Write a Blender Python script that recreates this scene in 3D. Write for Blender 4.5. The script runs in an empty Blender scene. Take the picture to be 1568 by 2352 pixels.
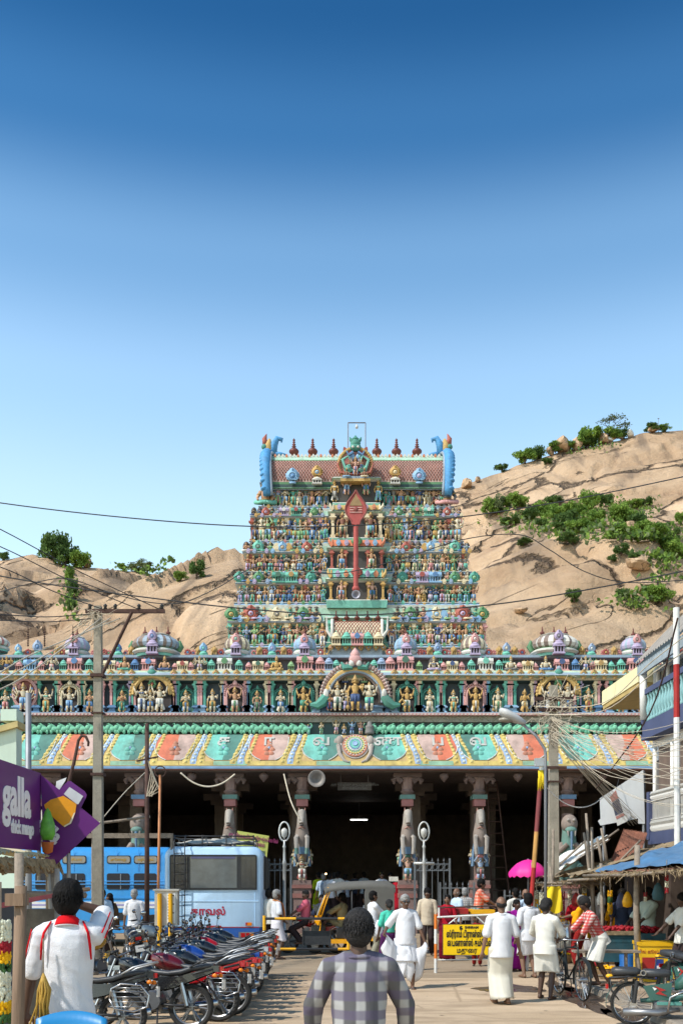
import bpy,math,random
from mathutils import Vector,Matrix,Euler,noise as mnoise
import numpy as np
R=math.radians
rnd=random.Random(7)
sc=bpy.context.scene
col=sc.collection

# ---------------------------------------------------------------- camera, sky, sun, exposure
F,CX,HY,CAMZ=2286.7,784.0,2011.0,2.05  # focal length, axis and horizon of the photograph (1568 px wide grid)
cam=bpy.data.cameras.new('camera')
cam.sensor_fit='VERTICAL';cam.sensor_height=36;cam.lens=35
cam.shift_y=(HY-1176)/2352
cam.clip_start=0.1;cam.clip_end=5000
cam_ob=bpy.data.objects.new('camera',cam);col.objects.link(cam_ob)
cam_ob.location=(0,0,CAMZ);cam_ob.rotation_euler=(R(90),0,0)
sc.camera=cam_ob
SUN_AZ,SUN_EL=R(238),R(50)  # azimuth clockwise from +Y
sd=Vector((math.sin(SUN_AZ)*math.cos(SUN_EL),math.cos(SUN_AZ)*math.cos(SUN_EL),math.sin(SUN_EL)))
w=bpy.data.worlds.new('World');sc.world=w;w.use_nodes=True
nt=w.node_tree
bg=nt.nodes['Background']
sky=nt.nodes.new('ShaderNodeTexSky');sky.sky_type='NISHITA';sky.sun_disc=False
sky.sun_elevation=SUN_EL;sky.sun_rotation=SUN_AZ
sky.air_density=1.0;sky.dust_density=1.0;sky.ozone_density=1.0;sky.altitude=100
# the air thickens towards the horizon: pale low down, deep blue overhead, the same all round
tcw=nt.nodes.new('ShaderNodeTexCoord');spx=nt.nodes.new('ShaderNodeSeparateXYZ');rmp=nt.nodes.new('ShaderNodeValToRGB')
nt.links.new(tcw.outputs['Generated'],spx.inputs[0]);nt.links.new(spx.outputs[2],rmp.inputs[0])
stops=[(0.0,(2.2,2.0,1.6)),(.334,(2.15,2.05,1.62)),(.437,(1.75,1.88,1.68)),(.525,(1.02,1.36,1.38)),(.60,(.30,.72,.95)),(.66,(.13,.46,.70)),(1.0,(.11,.40,.62))]
el=rmp.color_ramp.elements
while len(el)<len(stops):el.new(.5)
for e_,(p_,c_)in zip(el,stops):e_.position=p_;e_.color=(*[k/2.7 for k in c_],1)
rmp.color_ramp.interpolation='EASE'
ml_=nt.nodes.new('ShaderNodeVectorMath');ml_.operation='MULTIPLY';sc_=nt.nodes.new('ShaderNodeVectorMath');sc_.operation='SCALE';sc_.inputs['Scale'].default_value=2.7
nt.links.new(sky.outputs[0],ml_.inputs[0]);nt.links.new(rmp.outputs[0],ml_.inputs[1]);nt.links.new(ml_.outputs[0],sc_.inputs[0])
nt.links.new(sc_.outputs[0],bg.inputs[0]);bg.inputs[1].default_value=0.13
sl=bpy.data.lights.new('sun','SUN');sl.energy=3.4;sl.angle=R(1.0);sl.color=(1,0.95,0.87)
so=bpy.data.objects.new('sun',sl);col.objects.link(so);so.location=(-30,-20,60)
so.rotation_euler=(-sd).to_track_quat('-Z','Y').to_euler()
sc.view_settings.view_transform='Standard';sc.view_settings.look='None';sc.view_settings.gamma=1
sc.view_settings.use_curve_mapping=False
sc.view_settings.exposure=0.5
sc.render.engine='CYCLES'
sc.cycles.max_bounces=6;sc.cycles.diffuse_bounces=3;sc.cycles.glossy_bounces=3
sc.cycles.transparent_max_bounces=8;sc.cycles.transmission_bounces=4
sc.cycles.use_denoising=True
sc.cycles.caustics_reflective=False;sc.cycles.caustics_refractive=False

def at(x,y,Y):
    return Vector(((x-CX)/F*Y,Y,CAMZ+(HY-y)/F*Y))
def px(x,Y):return(x-CX)/F*Y
def pz(y,Y):return CAMZ+(HY-y)/F*Y

# ---------------------------------------------------------------- materials
_M={}
def srgb(h):
    h=h.lstrip('#');c=[int(h[i:i+2],16)/255 for i in(0,2,4)]
    return tuple(x/12.92 if x<.04045 else((x+.055)/1.055)**2.4 for x in c)
def newmat(name):
    m=bpy.data.materials.new(name);m.use_nodes=True
    return m,m.node_tree,m.node_tree.nodes['Principled BSDF']
def mat(name,c=None,rough=.7,metal=0,var=.25,scale=3,bump=0,bscale=40,spec=.4,grime=.0,coat=0,emit=0,alpha=1,src=None,stretch=None):
    """a procedural paint/plaster/metal: base colour, broad tone variation, fine relief, blotchy grime"""
    if name in _M:return _M[name]
    m,t,b=newmat(name);L=t.links.new;N=t.nodes.new
    tc=N('ShaderNodeTexCoord')
    vec=tc.outputs['Object']
    if stretch:
        mp=N('ShaderNodeMapping');mp.inputs['Scale'].default_value=stretch;L(vec,mp.inputs[0]);vec=mp.outputs[0]
    n=N('ShaderNodeTexNoise');n.inputs['Scale'].default_value=scale;n.inputs['Detail'].default_value=6;n.inputs['Roughness'].default_value=.65
    L(vec,n.inputs['Vector'])
    mr=N('ShaderNodeMapRange');mr.inputs[1].default_value=.25;mr.inputs[2].default_value=.75
    mr.inputs[3].default_value=1-var;mr.inputs[4].default_value=1+var*.6;L(n.outputs[0],mr.inputs[0])
    mx=N('ShaderNodeVectorMath');mx.operation='SCALE'
    if src=='object':
        oi=N('ShaderNodeObjectInfo');L(oi.outputs['Color'],mx.inputs[0])
    elif src is not None:
        oi=N('ShaderNodeObjectInfo');cr=N('ShaderNodeValToRGB');cr.color_ramp.interpolation='CONSTANT'
        e=cr.color_ramp.elements;cols=src
        while len(e)<len(cols):e.new(.5)
        for i,k in enumerate(cols):e[i].position=i/len(cols);e[i].color=(*k,1)
        ad=N('ShaderNodeMath');ad.operation='MULTIPLY_ADD';ad.inputs[1].default_value=1+len(_M)*1.37;ad.inputs[2].default_value=len(_M)*.213
        fr=N('ShaderNodeMath');fr.operation='FRACT'
        L(oi.outputs['Random'],ad.inputs[0]);L(ad.outputs[0],fr.inputs[0]);L(fr.outputs[0],cr.inputs[0]);L(cr.outputs[0],mx.inputs[0])
    else:
        mx.inputs[0].default_value=c
    L(mr.outputs[0],mx.inputs['Scale'])
    out=mx.outputs[0]
    if grime:
        g=N('ShaderNodeTexNoise');g.inputs['Scale'].default_value=scale*.6;g.inputs['Detail'].default_value=9;g.inputs['Roughness'].default_value=.75
        mp=N('ShaderNodeMapping');mp.inputs['Scale'].default_value=(1,1,.45);L(tc.outputs['Object'],mp.inputs[0]);L(mp.outputs[0],g.inputs['Vector'])
        r2=N('ShaderNodeMapRange');r2.inputs[1].default_value=.48;r2.inputs[2].default_value=.72;r2.inputs[4].default_value=grime;L(g.outputs[0],r2.inputs[0])
        mm=N('ShaderNodeMix');mm.data_type='RGBA';L(r2.outputs[0],mm.inputs[0]);L(out,mm.inputs[6]);mm.inputs[7].default_value=(.09,.075,.06,1)
        out=mm.outputs[2]
    L(out,b.inputs['Base Color'])
    b.inputs['Roughness'].default_value=rough;b.inputs['Metallic'].default_value=metal
    b.inputs['Specular IOR Level'].default_value=spec
    if coat:b.inputs['Coat Weight'].default_value=coat
    if emit:
        b.inputs['Emission Color'].default_value=(*c,1);b.inputs['Emission Strength'].default_value=emit
    if bump:
        bn=N('ShaderNodeTexNoise');bn.inputs['Scale'].default_value=bscale;bn.inputs['Detail'].default_value=4;L(vec,bn.inputs['Vector'])
        bp=N('ShaderNodeBump');bp.inputs['Strength'].default_value=bump;bp.inputs['Distance'].default_value=.02
        L(bn.outputs[0],bp.inputs['Height']);L(bp.outputs[0],b.inputs['Normal'])
    _M[name]=m
    return m
def P(name,hexcol,**k):  # painted plaster of the temple: weathered matt colour
    k.setdefault('rough',.75);k.setdefault('var',.28);k.setdefault('scale',2.2);k.setdefault('grime',.42);k.setdefault('bump',.25);k.setdefault('bscale',18)
    c=srgb(hexcol);l=.3*c[0]+.55*c[1]+.15*c[2];g=.5*l+.15;f_=.22
    return mat(name,tuple(x*(1-f_)+f_*g*w_ for x,w_ in zip(c,(1.06,1,.94))),**k)

# ---------------------------------------------------------------- mesh helpers
class MB:
    """collects shapes; build() links them as ONE mesh object"""
    def __init__(s):s.v=[];s.f=[];s.mi=[];s.cur=0;s.T=None
    def m(s,i):s.cur=i;return s
    def t(s,M=None):s.T=M;return s
    def add(s,vs,fs):
        o=len(s.v)
        if s.T is not None:vs=[s.T@Vector(v)for v in vs]
        s.v+=[(v[0],v[1],v[2])for v in vs];s.f+=[tuple(i+o for i in f)for f in fs];s.mi+=[s.cur]*len(fs)
        return s
    def bx(s,x0,x1,y0,y1,z0,z1):
        return s.add([(x0,y0,z0),(x1,y0,z0),(x1,y1,z0),(x0,y1,z0),(x0,y0,z1),(x1,y0,z1),(x1,y1,z1),(x0,y1,z1)],
                     [(0,3,2,1),(4,5,6,7),(0,1,5,4),(1,2,6,5),(2,3,7,6),(3,0,4,7)])
    def box(s,c,d):return s.bx(c[0]-d[0]/2,c[0]+d[0]/2,c[1]-d[1]/2,c[1]+d[1]/2,c[2]-d[2]/2,c[2]+d[2]/2)
    def tube(s,pts,r,n=8,cap=True,flat=1.0):
        pts=[Vector(p)for p in pts];k=len(pts)
        rs=r if isinstance(r,(list,tuple))else[r]*k
        vs=[];fs=[];u=None
        for i,p in enumerate(pts):
            d=(pts[min(i+1,k-1)]-pts[max(i-1,0)])
            d=d.normalized()if d.length>1e-9 else Vector((0,0,1))
            if u is None:
                a=Vector((0,0,1))if abs(d.z)<.9 else Vector((1,0,0));u=d.cross(a).normalized()
            else:
                u=(u-d*u.dot(d));u=u.normalized()if u.length>1e-6 else d.orthogonal().normalized()
            wv=d.cross(u)
            for j in range(n):
                a=2*math.pi*j/n
                vs.append(p+u*(rs[i]*math.cos(a))+wv*(rs[i]*flat*math.sin(a)))
        for i in range(k-1):
            for j in range(n):
                fs.append((i*n+j,i*n+(j+1)%n,(i+1)*n+(j+1)%n,(i+1)*n+j))
        if cap:fs+=[tuple(reversed(range(n))),tuple(range((k-1)*n,k*n))]
        return s.add(vs,fs)
    def lathe(s,prof,n=12,c=(0,0,0),sx=1,sy=1,a0=0,a1=2*math.pi):
        full=abs(a1-a0-2*math.pi)<1e-6;k=len(prof);nn=n if full else n+1
        vs=[];fs=[]
        for r,z in prof:
            for j in range(nn):
                a=a0+(a1-a0)*j/n
                vs.append((c[0]+r*sx*math.cos(a),c[1]+r*sy*math.sin(a),c[2]+z))
        for i in range(k-1):
            for j in range(n):
                j2=(j+1)%nn
                fs.append((i*nn+j,i*nn+j2,(i+1)*nn+j2,(i+1)*nn+j))
        if full:
            if prof[0][0]>1e-4:fs.append(tuple(reversed(range(nn))))
            if prof[-1][0]>1e-4:fs.append(tuple(range((k-1)*nn,k*nn)))
        return s.add(vs,fs)
    def ell(s,c,r,n=10,m=6):
        pr=[(math.sin(math.pi*i/m),-math.cos(math.pi*i/m))for i in range(m+1)]
        r=(r,r,r)if not isinstance(r,(tuple,list))else r
        vs=[];fs=[]
        for a,z in pr:
            for j in range(n):
                t=2*math.pi*j/n
                vs.append((c[0]+r[0]*a*math.cos(t),c[1]+r[1]*a*math.sin(t),c[2]+r[2]*z))
        for i in range(m):
            for j in range(n):fs.append((i*n+j,i*n+(j+1)%n,(i+1)*n+(j+1)%n,(i+1)*n+j))
        return s.add(vs,fs)
    def prism(s,poly,y0,y1):  # polygon in the XZ plane pushed along Y
        n=len(poly)
        vs=[(x,y0,z)for x,z in poly]+[(x,y1,z)for x,z in poly]
        fs=[tuple(range(n)),tuple(reversed(range(n,2*n)))]+[(i,i+n,(i+1)%n+n,(i+1)%n)for i in range(n)]
        return s.add(vs,fs)
    def loft(s,rings,closed=True,cap=False):
        n=len(rings[0]);vs=[p for r in rings for p in r];fs=[]
        for i in range(len(rings)-1):
            for j in range(n if closed else n-1):
                fs.append((i*n+j,i*n+(j+1)%n,(i+1)*n+(j+1)%n,(i+1)*n+j))
        if cap:fs+=[tuple(reversed(range(n))),tuple(range((len(rings)-1)*n,len(rings)*n))]
        return s.add(vs,fs)
    def mesh(s,name,mats,smooth=False):
        me=bpy.data.meshes.new(name);me.from_pydata(s.v,[],s.f)
        mats=mats if isinstance(mats,(list,tuple))else[mats]
        for x in mats:me.materials.append(x)
        if len(mats)>1:me.polygons.foreach_set('material_index',[min(i,len(mats)-1)for i in s.mi])
        if smooth:me.polygons.foreach_set('use_smooth',[True]*len(me.polygons))
        if smooth and smooth!='all':
            try:me.set_sharp_from_angle(angle=R(smooth if smooth>1 else 40))
            except Exception:pass
        me.update()
        return me
    def build(s,name,mats,parent=None,smooth=False,**k):
        return obj(name,s.mesh(name,mats,smooth),parent,**k)

def obj(name,me,parent=None,loc=None,rot=None,scale=None,color=None,label=None,cat=None,group=None,kind=None,world=False):
    o=bpy.data.objects.new(name,me);col.objects.link(o)
    if parent is not None:
        o.parent=parent
        if world:
            p=parent;l=Vector((0,0,0))
            while p is not None:l+=p.location+p.matrix_parent_inverse.translation;p=p.parent
            o.matrix_parent_inverse=Matrix.Translation(-l)
    if loc is not None:o.location=loc
    if rot is not None:o.rotation_euler=rot if not isinstance(rot,(int,float))else(0,0,rot)
    if scale is not None:o.scale=scale if not isinstance(scale,(int,float))else(scale,)*3
    if color is not None:o.color=(*color,1)
    return tag(o,label,cat,group,kind)
def tag(o,label=None,cat=None,group=None,kind=None):
    if label:o['label']=label
    if cat:o['category']=cat
    if group:o['group']=group
    if kind:o['kind']=kind
    return o
def thing(name,label,cat,loc=(0,0,0),rz=0,group=None,scale=None):
    return obj(name,None,None,loc=loc,rot=(0,0,rz),scale=scale,label=label,cat=cat,group=group)
def copy_tree(o,parent=None):
    c=o.copy();col.objects.link(c);c.parent=parent
    for ch in o.children:copy_tree(ch,c)
    return c
def text_mesh(body,size=1,extrude=.004,bold=0,align='CENTER',spacing=1,wscale=1):
    cu=bpy.data.curves.new('lettering','FONT');cu.body=body;cu.size=size;cu.extrude=extrude;cu.offset=bold
    cu.align_x=align;cu.align_y='CENTER';cu.space_character=spacing;cu.resolution_u=3
    o=bpy.data.objects.new('lettering',cu);col.objects.link(o)
    dg=bpy.context.evaluated_depsgraph_get();dg.update()
    me=bpy.data.meshes.new_from_object(o.evaluated_get(dg))
    bpy.data.objects.remove(o);bpy.data.curves.remove(cu)
    if wscale!=1:
        for v in me.vertices:v.co.x*=wscale
    return me
def lettering(body,m,parent,loc,rot=(R(90),0,0),**k):
    me=text_mesh(body,**k);me.materials.clear();me.materials.append(m)
    return obj('lettering',me,parent,loc=loc,rot=rot)
def fbm(x,y,z=0.0,o=4):
    return mnoise.fractal(Vector((x,y,z)),1.0,2.0,o)
# ---------------------------------------------------------------- ground
def ground_mat(name,c1,c2,c3,sc1,cracks=True,bumps=.3):
    m,t,b=newmat(name);L=t.links.new;N=t.nodes.new
    tc=N('ShaderNodeTexCoord')
    n=N('ShaderNodeTexNoise');n.inputs['Scale'].default_value=sc1;n.inputs['Detail'].default_value=10;n.inputs['Roughness'].default_value=.7;L(tc.outputs['Object'],n.inputs['Vector'])
    cr=N('ShaderNodeValToRGB');e=cr.color_ramp.elements;e[0].position=.3;e[0].color=(*c1,1);e[1].position=.7;e[1].color=(*c2,1)
    L(n.outputs[0],cr.inputs[0])
    n2=N('ShaderNodeTexNoise');n2.inputs['Scale'].default_value=sc1*.35;n2.inputs['Detail'].default_value=8;n2.inputs['Distortion'].default_value=.6;L(tc.outputs['Object'],n2.inputs['Vector'])
    mr=N('ShaderNodeMapRange');mr.inputs[1].default_value=.5;mr.inputs[2].default_value=.68;mr.inputs[4].default_value=.75;L(n2.outputs[0],mr.inputs[0])
    mx=N('ShaderNodeMix');mx.data_type='RGBA';L(mr.outputs[0],mx.inputs[0]);L(cr.outputs[0],mx.inputs[6]);mx.inputs[7].default_value=(*c3,1)
    n3=N('ShaderNodeTexNoise');n3.inputs['Scale'].default_value=90;n3.inputs['Detail'].default_value=3;L(tc.outputs['Object'],n3.inputs['Vector'])
    sp=N('ShaderNodeMapRange');sp.inputs[1].default_value=.3;sp.inputs[2].default_value=.7;sp.inputs[3].default_value=.78;sp.inputs[4].default_value=1.15;L(n3.outputs[0],sp.inputs[0])
    ms=N('ShaderNodeMapping');ms.inputs['Scale'].default_value=(.35,1.6,1);L(tc.outputs['Object'],ms.inputs[0])
    n5=N('ShaderNodeTexNoise');n5.inputs['Scale'].default_value=1.0;n5.inputs['Detail'].default_value=9;n5.inputs['Roughness'].default_value=.68;n5.inputs['Distortion'].default_value=.4;L(ms.outputs[0],n5.inputs['Vector'])
    r5=N('ShaderNodeMapRange');r5.inputs[1].default_value=.47;r5.inputs[2].default_value=.62;r5.inputs[4].default_value=.6;L(n5.outputs[0],r5.inputs[0])
    vo=N('ShaderNodeTexVoronoi');vo.feature='DISTANCE_TO_EDGE';vo.inputs['Scale'].default_value=.42;wv=N('ShaderNodeVectorMath');wv.operation='MULTIPLY_ADD';wv.inputs[1].default_value=(.5,.5,0);L(n2.outputs['Color'],wv.inputs[0]);L(tc.outputs['Object'],wv.inputs[2]);L(wv.outputs[0],vo.inputs['Vector'])
    rv=N('ShaderNodeMapRange');rv.inputs[1].default_value=0;rv.inputs[2].default_value=.012;rv.inputs[3].default_value=.6;rv.inputs[4].default_value=0;L(vo.outputs['Distance'],rv.inputs[0])
    sm5=N('ShaderNodeMath');sm5.operation='MAXIMUM';L(r5.outputs[0],sm5.inputs[0]);L(rv.outputs[0],sm5.inputs[1])
    m5=N('ShaderNodeMix');m5.data_type='RGBA';L(sm5.outputs[0],m5.inputs[0]);L(mx.outputs[2],m5.inputs[6]);m5.inputs[7].default_value=(c3[0]*.62,c3[1]*.6,c3[2]*.6,1);mx=m5
    ml=N('ShaderNodeVectorMath');ml.operation='SCALE';L(mx.outputs[2],ml.inputs[0]);L(sp.outputs[0],ml.inputs['Scale'])
    L(ml.outputs[0],b.inputs['Base Color']);b.inputs['Roughness'].default_value=.88;b.inputs['Specular IOR Level'].default_value=.25
    bp=N('ShaderNodeBump');bp.inputs['Strength'].default_value=bumps;bp.inputs['Distance'].default_value=.01;L(n3.outputs[0],bp.inputs['Height']);L(bp.outputs[0],b.inputs['Normal'])
    return m
m_soil=ground_mat('dusty_soil',(.34,.25,.17),(.44,.335,.235),(.27,.20,.13),.8)
m_road=ground_mat('worn_asphalt',(.28,.205,.135),(.39,.30,.205),(.43,.33,.22),.5)
m_conc=ground_mat('dusty_concrete',(.47,.34,.22),(.60,.45,.305),(.38,.27,.165),.55)
MB().add([(-900,-30,-.01),(900,-30,-.01),(900,1500,-.01),(-900,1500,-.01)],[(0,1,2,3)]).build('ground',m_soil,kind='structure')
# the cross road in front of the temple and the concrete street leading to it
MB().add([(-60,19.6,-.004),(60,19.6,-.004),(60,34.2,-.004),(-60,34.2,-.004)],[(0,1,2,3)]).build('road',m_road,kind='structure')
b=MB();x0,x1=-9.0,4.36
edge=[(x0+(x1-x0)*i/40,19.85+.10*fbm(i*.35,3))for i in range(41)]
b.add([(x,-8,.002)for x,y in edge]+[(x,y,.002)for x,y in edge],[(i,i+1,i+42,i+41)for i in range(40)])
b.build('street',m_conc,kind='structure')
# raised pavement on the right with its kerb
b=MB();b.bx(4.62,14,2,24.4,-.02,.095)
pav=b.build('pavement',m_soil,kind='structure')
m_kerb=mat('kerb_concrete',(.30,.25,.20),rough=.9,var=.35,scale=4,bump=.4,bscale=50,grime=.5)
kb=None
for i in range(22):
    y0=2.2+i*1.0;b=MB();j=rnd.uniform(-.015,.015)
    b.loft([[(4.36+j,y,-.02),(4.38+j,y,.10),(4.42+j,y,.115),(4.60+j,y,.115),(4.62+j,y,-.02)]for y in(y0,y0+.985)],cap=True)
    b.build('kerb_stone',m_kerb,pav)
# wet patches along the gutter
m_wet,t,bb=newmat('wet_dirt');bb.inputs['Base Color'].default_value=(.075,.05,.035,1);bb.inputs['Roughness'].default_value=.22
n_=t.nodes.new('ShaderNodeTexNoise');n_.inputs['Scale'].default_value=5;n_.inputs['Detail'].default_value=6
r_=t.nodes.new('ShaderNodeMapRange');r_.inputs[1].default_value=.35;r_.inputs[2].default_value=.65;r_.inputs[3].default_value=.08;r_.inputs[4].default_value=.7
t.links.new(n_.outputs[0],r_.inputs[0]);t.links.new(r_.outputs[0],bb.inputs['Roughness'])
def puddle(cx,cy,rx,ry,seed,lab):
    pts=[]
    for k in range(48):
        a=2*math.pi*k/48;q=1+.55*fbm(math.cos(a)*1.6+seed,math.sin(a)*1.6,seed)
        pts.append((cx+rx*q*math.cos(a),cy+ry*q*math.sin(a),.006))
    MB().add(pts,[tuple(range(48))]).build('puddle_water',m_wet,kind='structure')
puddle(3.05,18.1,.55,.62,1.3,'');puddle(3.95,16.6,.36,1.6,5.1,'');puddle(4.12,14.2,.2,1.2,9.7,'');puddle(4.05,18.6,.22,.9,2.2,'')

# ---------------------------------------------------------------- the granite hill
RY=300.0
ridge_px=[(-2200,1560),(-1200,1400),(-400,1300),(0,1284),(40,1279),(75,1271),(115,1280),(150,1297),(205,1303),(260,1306),(330,1311),(420,1334),(436,1330),(452,1300),(470,1286),(560,1277),
            (700,1240),(850,1175),(1000,1130),(1045,1118),(1100,1101),(1190,1066),(1260,1046),(1330,1024),(1400,1010),(1480,991),(1568,987),(1700,992),(2000,1080),(2600,1300),(3600,1600)]
rx_=np.array([(x-CX)/F*RY for x,y in ridge_px]);rz_=np.array([CAMZ+(HY-y)/F*RY for x,y in ridge_px])
def D(x,y,Y,rx,ry,pw=.5):
    k=max(math.sqrt(max(0,1-((q-Y)/ry)**2))*Y/q for q in np.arange(max(118,Y-ry),Y+1,2.0))  # the near flank shows higher than the top
    return(px(x,Y),Y,pz(y,Y)/k,rx,ry,pw)
domes=[D(1225,1186,232,52,105,2),D(1445,1246,205,26,80,3),D(1165,1392,175,75,60,2),D(1075,1245,240,36,110,2),D(1400,1345,182,26,60,3),
         D(650,1272,215,62,100,2),D(62,1318,215,13.5,90,4),D(-80,1352,205,30,80,2.4),D(300,1316,258,30,100,2.2),D(250,1452,172,40,50,2),D(60,1395,190,20,60,2.6),D(-420,1330,230,60,90,2),
         D(1560,1130,265,22,90,2.5),D(1760,1150,250,40,100,2),D(1980,1300,230,60,90,2)]
gx=np.concatenate([np.arange(-420,-150,9),np.arange(-150,170,.85),np.arange(170,460,9)]);gy=np.concatenate([np.arange(112,306,1.1),np.arange(306,470,8)])
def hill_z(X,Y):
    rz=np.interp(X*RY/np.maximum(Y,RY*.9)if False else X,rx_,rz_)
    t=np.clip((Y-150)/(RY-150),0,1);t0=np.clip((Y-118)/60,0,1)
    z=rz*(.30*t0*(2-t0)+.70*t**1.25*(1-.25*(t-1)**2*0))
    bt=np.clip((Y-RY)/190,0,1);z=z*(1-bt**2)
    for cx,cy,h,ax,ay,pw in domes:
        q=1-np.abs((X-cx)/ax)**pw-np.abs((Y-cy)/ay)**2
        d=np.where(q>0,h*np.clip(q,1e-6,1)**.5,-50);k=.35
        m=np.maximum(z,d);z=m+k*np.log1p(np.exp(-np.abs(z-d)/k))-k*.25*(d>0)
    return z
GX,GY=np.meshgrid(gx,gy);Z=hill_z(GX,GY)
nz=np.zeros_like(Z)
for i in range(Z.shape[0]):
    for j in range(Z.shape[1]):
        X,Y=GX[i,j],GY[i,j]
        if-150<X<170:
            a=mnoise.noise(Vector((X*.05,Y*.03,1.0)))
            bq=1-abs(mnoise.noise(Vector((X*.035+Y*.02,Y*.05-X*.012,Z[i,j]*.06))))
            c_=mnoise.noise(Vector((X*.16,Y*.12,Z[i,j]*.16+4)))
            n1_=mnoise.noise(Vector((X*.018,Y*.018,7.0)));n2_=mnoise.noise(Vector((X*.07,Y*.05,3.0)))
            s_=(Z[i,j]-.40*X+12*n1_+3.2*n2_)/12.5;fr_=s_-math.floor(s_);msk=max(0,min(1,2.2*mnoise.noise(Vector((X*.025,Y*.02,21.0+math.floor(s_)*3.3)))+.35))
            nz[i,j]=a*1.3+c_*.45+mnoise.noise(Vector((X*.4,Y*.3,Z[i,j]*.4)))*.15-max(0,bq-.93)*30+2.6*msk*(1-fr_)**5
            u_=(Z[i,j]-.42*X)*.05+n1_*.7;v_=(X+.42*Z[i,j])*.016+n2_*.12;dd=mnoise.voronoi(Vector((v_*1.3,u_,Y*.012)))[0];nz[i,j]+=-1.9*max(0,1-(dd[1]-dd[0])/.09)+1.5*(mnoise.cell(Vector((math.floor(dd[0]*50),u_*.7,v_)))-.0)*0
fade=np.clip((Z-2)/10,0,1)
skyline=np.exp(-((GY-RY)/12)**2)  # keep the ridge where it stands
Z=Z+nz*fade*(1-.75*skyline)
Z=np.maximum(Z,-.5)
nr,nc=Z.shape
b=MB();b.v=[(float(GX[i,j]),float(GY[i,j]),float(Z[i,j]))for i in range(nr)for j in range(nc)]
b.f=[(i*nc+j,i*nc+j+1,(i+1)*nc+j+1,(i+1)*nc+j)for i in range(nr-1)for j in range(nc-1)];b.mi=[0]*len(b.f)
def rock_mat(name,sc_=1.0):
    m,t,bs=newmat(name);L=t.links.new;N=t.nodes.new
    tc=N('ShaderNodeTexCoord');ob=tc.outputs['Object']
    n1=N('ShaderNodeTexNoise');n1.inputs['Scale'].default_value=.06*sc_;n1.inputs['Detail'].default_value=12;n1.inputs['Roughness'].default_value=.68;n1.inputs['Distortion'].default_value=.5;L(ob,n1.inputs['Vector'])
    cr=N('ShaderNodeValToRGB');e=cr.color_ramp.elements
    e[0].position=.28;e[0].color=(.35,.22,.135,1);e[1].position=.74;e[1].color=(.66,.475,.315,1)
    x=e.new(.44);x.color=(.49,.33,.205,1);x=e.new(.58);x.color=(.58,.405,.262,1);L(n1.outputs[0],cr.inputs[0])
    # sheet joints running down the slope
    m0=N('ShaderNodeMapping');m0.inputs['Rotation'].default_value=(0,R(26),0);L(ob,m0.inputs[0])
    mp=N('ShaderNodeMapping');mp.inputs['Scale'].default_value=(.03*sc_,.03*sc_,.13*sc_);L(m0.outputs[0],mp.inputs[0])
    n2=N('ShaderNodeTexNoise');n2.inputs['Scale'].default_value=1.0;n2.inputs['Detail'].default_value=8;n2.inputs['Distortion'].default_value=1.1;L(mp.outputs[0],n2.inputs['Vector'])
    ab=N('ShaderNodeMath');ab.operation='SUBTRACT';ab.inputs[1].default_value=.5;L(n2.outputs[0],ab.inputs[0])
    a2=N('ShaderNodeMath');a2.operation='ABSOLUTE';L(ab.outputs[0],a2.inputs[0])
    mr=N('ShaderNodeMapRange');mr.inputs[1].default_value=0;mr.inputs[2].default_value=.010;mr.inputs[3].default_value=.85;mr.inputs[4].default_value=0;L(a2.outputs[0],mr.inputs[0])
    ng=N('ShaderNodeTexNoise');ng.inputs['Scale'].default_value=.03*sc_;ng.inputs['Detail'].default_value=4;L(ob,ng.inputs['Vector'])
    rg=N('ShaderNodeMapRange');rg.inputs[1].default_value=.48;rg.inputs[2].default_value=.62;L(ng.outputs[0],rg.inputs[0])
    gate=N('ShaderNodeMath');gate.operation='MULTIPLY';L(mr.outputs[0],gate.inputs[0]);L(rg.outputs[0],gate.inputs[1])
    # exfoliation slabs: long sheets with open joints and a tint of their own
    mv=N('ShaderNodeMapping');mv.inputs['Scale'].default_value=(.020*sc_,.012*sc_,.058*sc_);L(m0.outputs[0],mv.inputs[0])
    nw=N('ShaderNodeTexNoise');nw.inputs['Scale'].default_value=.05*sc_;nw.inputs['Detail'].default_value=7;nw.inputs['Roughness'].default_value=.62;L(ob,nw.inputs['Vector'])
    va=N('ShaderNodeVectorMath');va.operation='MULTIPLY_ADD';va.inputs[1].default_value=(.55,.55,.55);L(nw.outputs['Color'],va.inputs[0]);L(mv.outputs[0],va.inputs[2])
    ve=N('ShaderNodeTexVoronoi');ve.feature='DISTANCE_TO_EDGE';ve.inputs['Scale'].default_value=1.0;L(va.outputs[0],ve.inputs['Vector'])
    vc=N('ShaderNodeTexVoronoi');vc.inputs['Scale'].default_value=1.0;L(va.outputs[0],vc.inputs['Vector'])
    rl=N('ShaderNodeMapRange');rl.inputs[1].default_value=.0;rl.inputs[2].default_value=.022;rl.inputs[3].default_value=.85;rl.inputs[4].default_value=0;L(ve.outputs['Distance'],rl.inputs[0])
    sx_=N('ShaderNodeSeparateColor');L(vc.outputs['Color'],sx_.inputs[0]);rt=N('ShaderNodeMapRange');rt.inputs[3].default_value=.84;rt.inputs[4].default_value=1.1;L(sx_.outputs[0],rt.inputs[0])
    tint=N('ShaderNodeVectorMath');tint.operation='SCALE';L(cr.outputs[0],tint.inputs[0]);L(rt.outputs[0],tint.inputs['Scale'])
    g2=N('ShaderNodeMath');g2.operation='MAXIMUM';L(gate.outputs[0],g2.inputs[0]);L(rl.outputs[0],g2.inputs[1]);gate=g2
    # water stains
    mq=N('ShaderNodeMapping');mq.inputs['Scale'].default_value=(.12*sc_,.03*sc_,.010*sc_);L(ob,mq.inputs[0])
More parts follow.
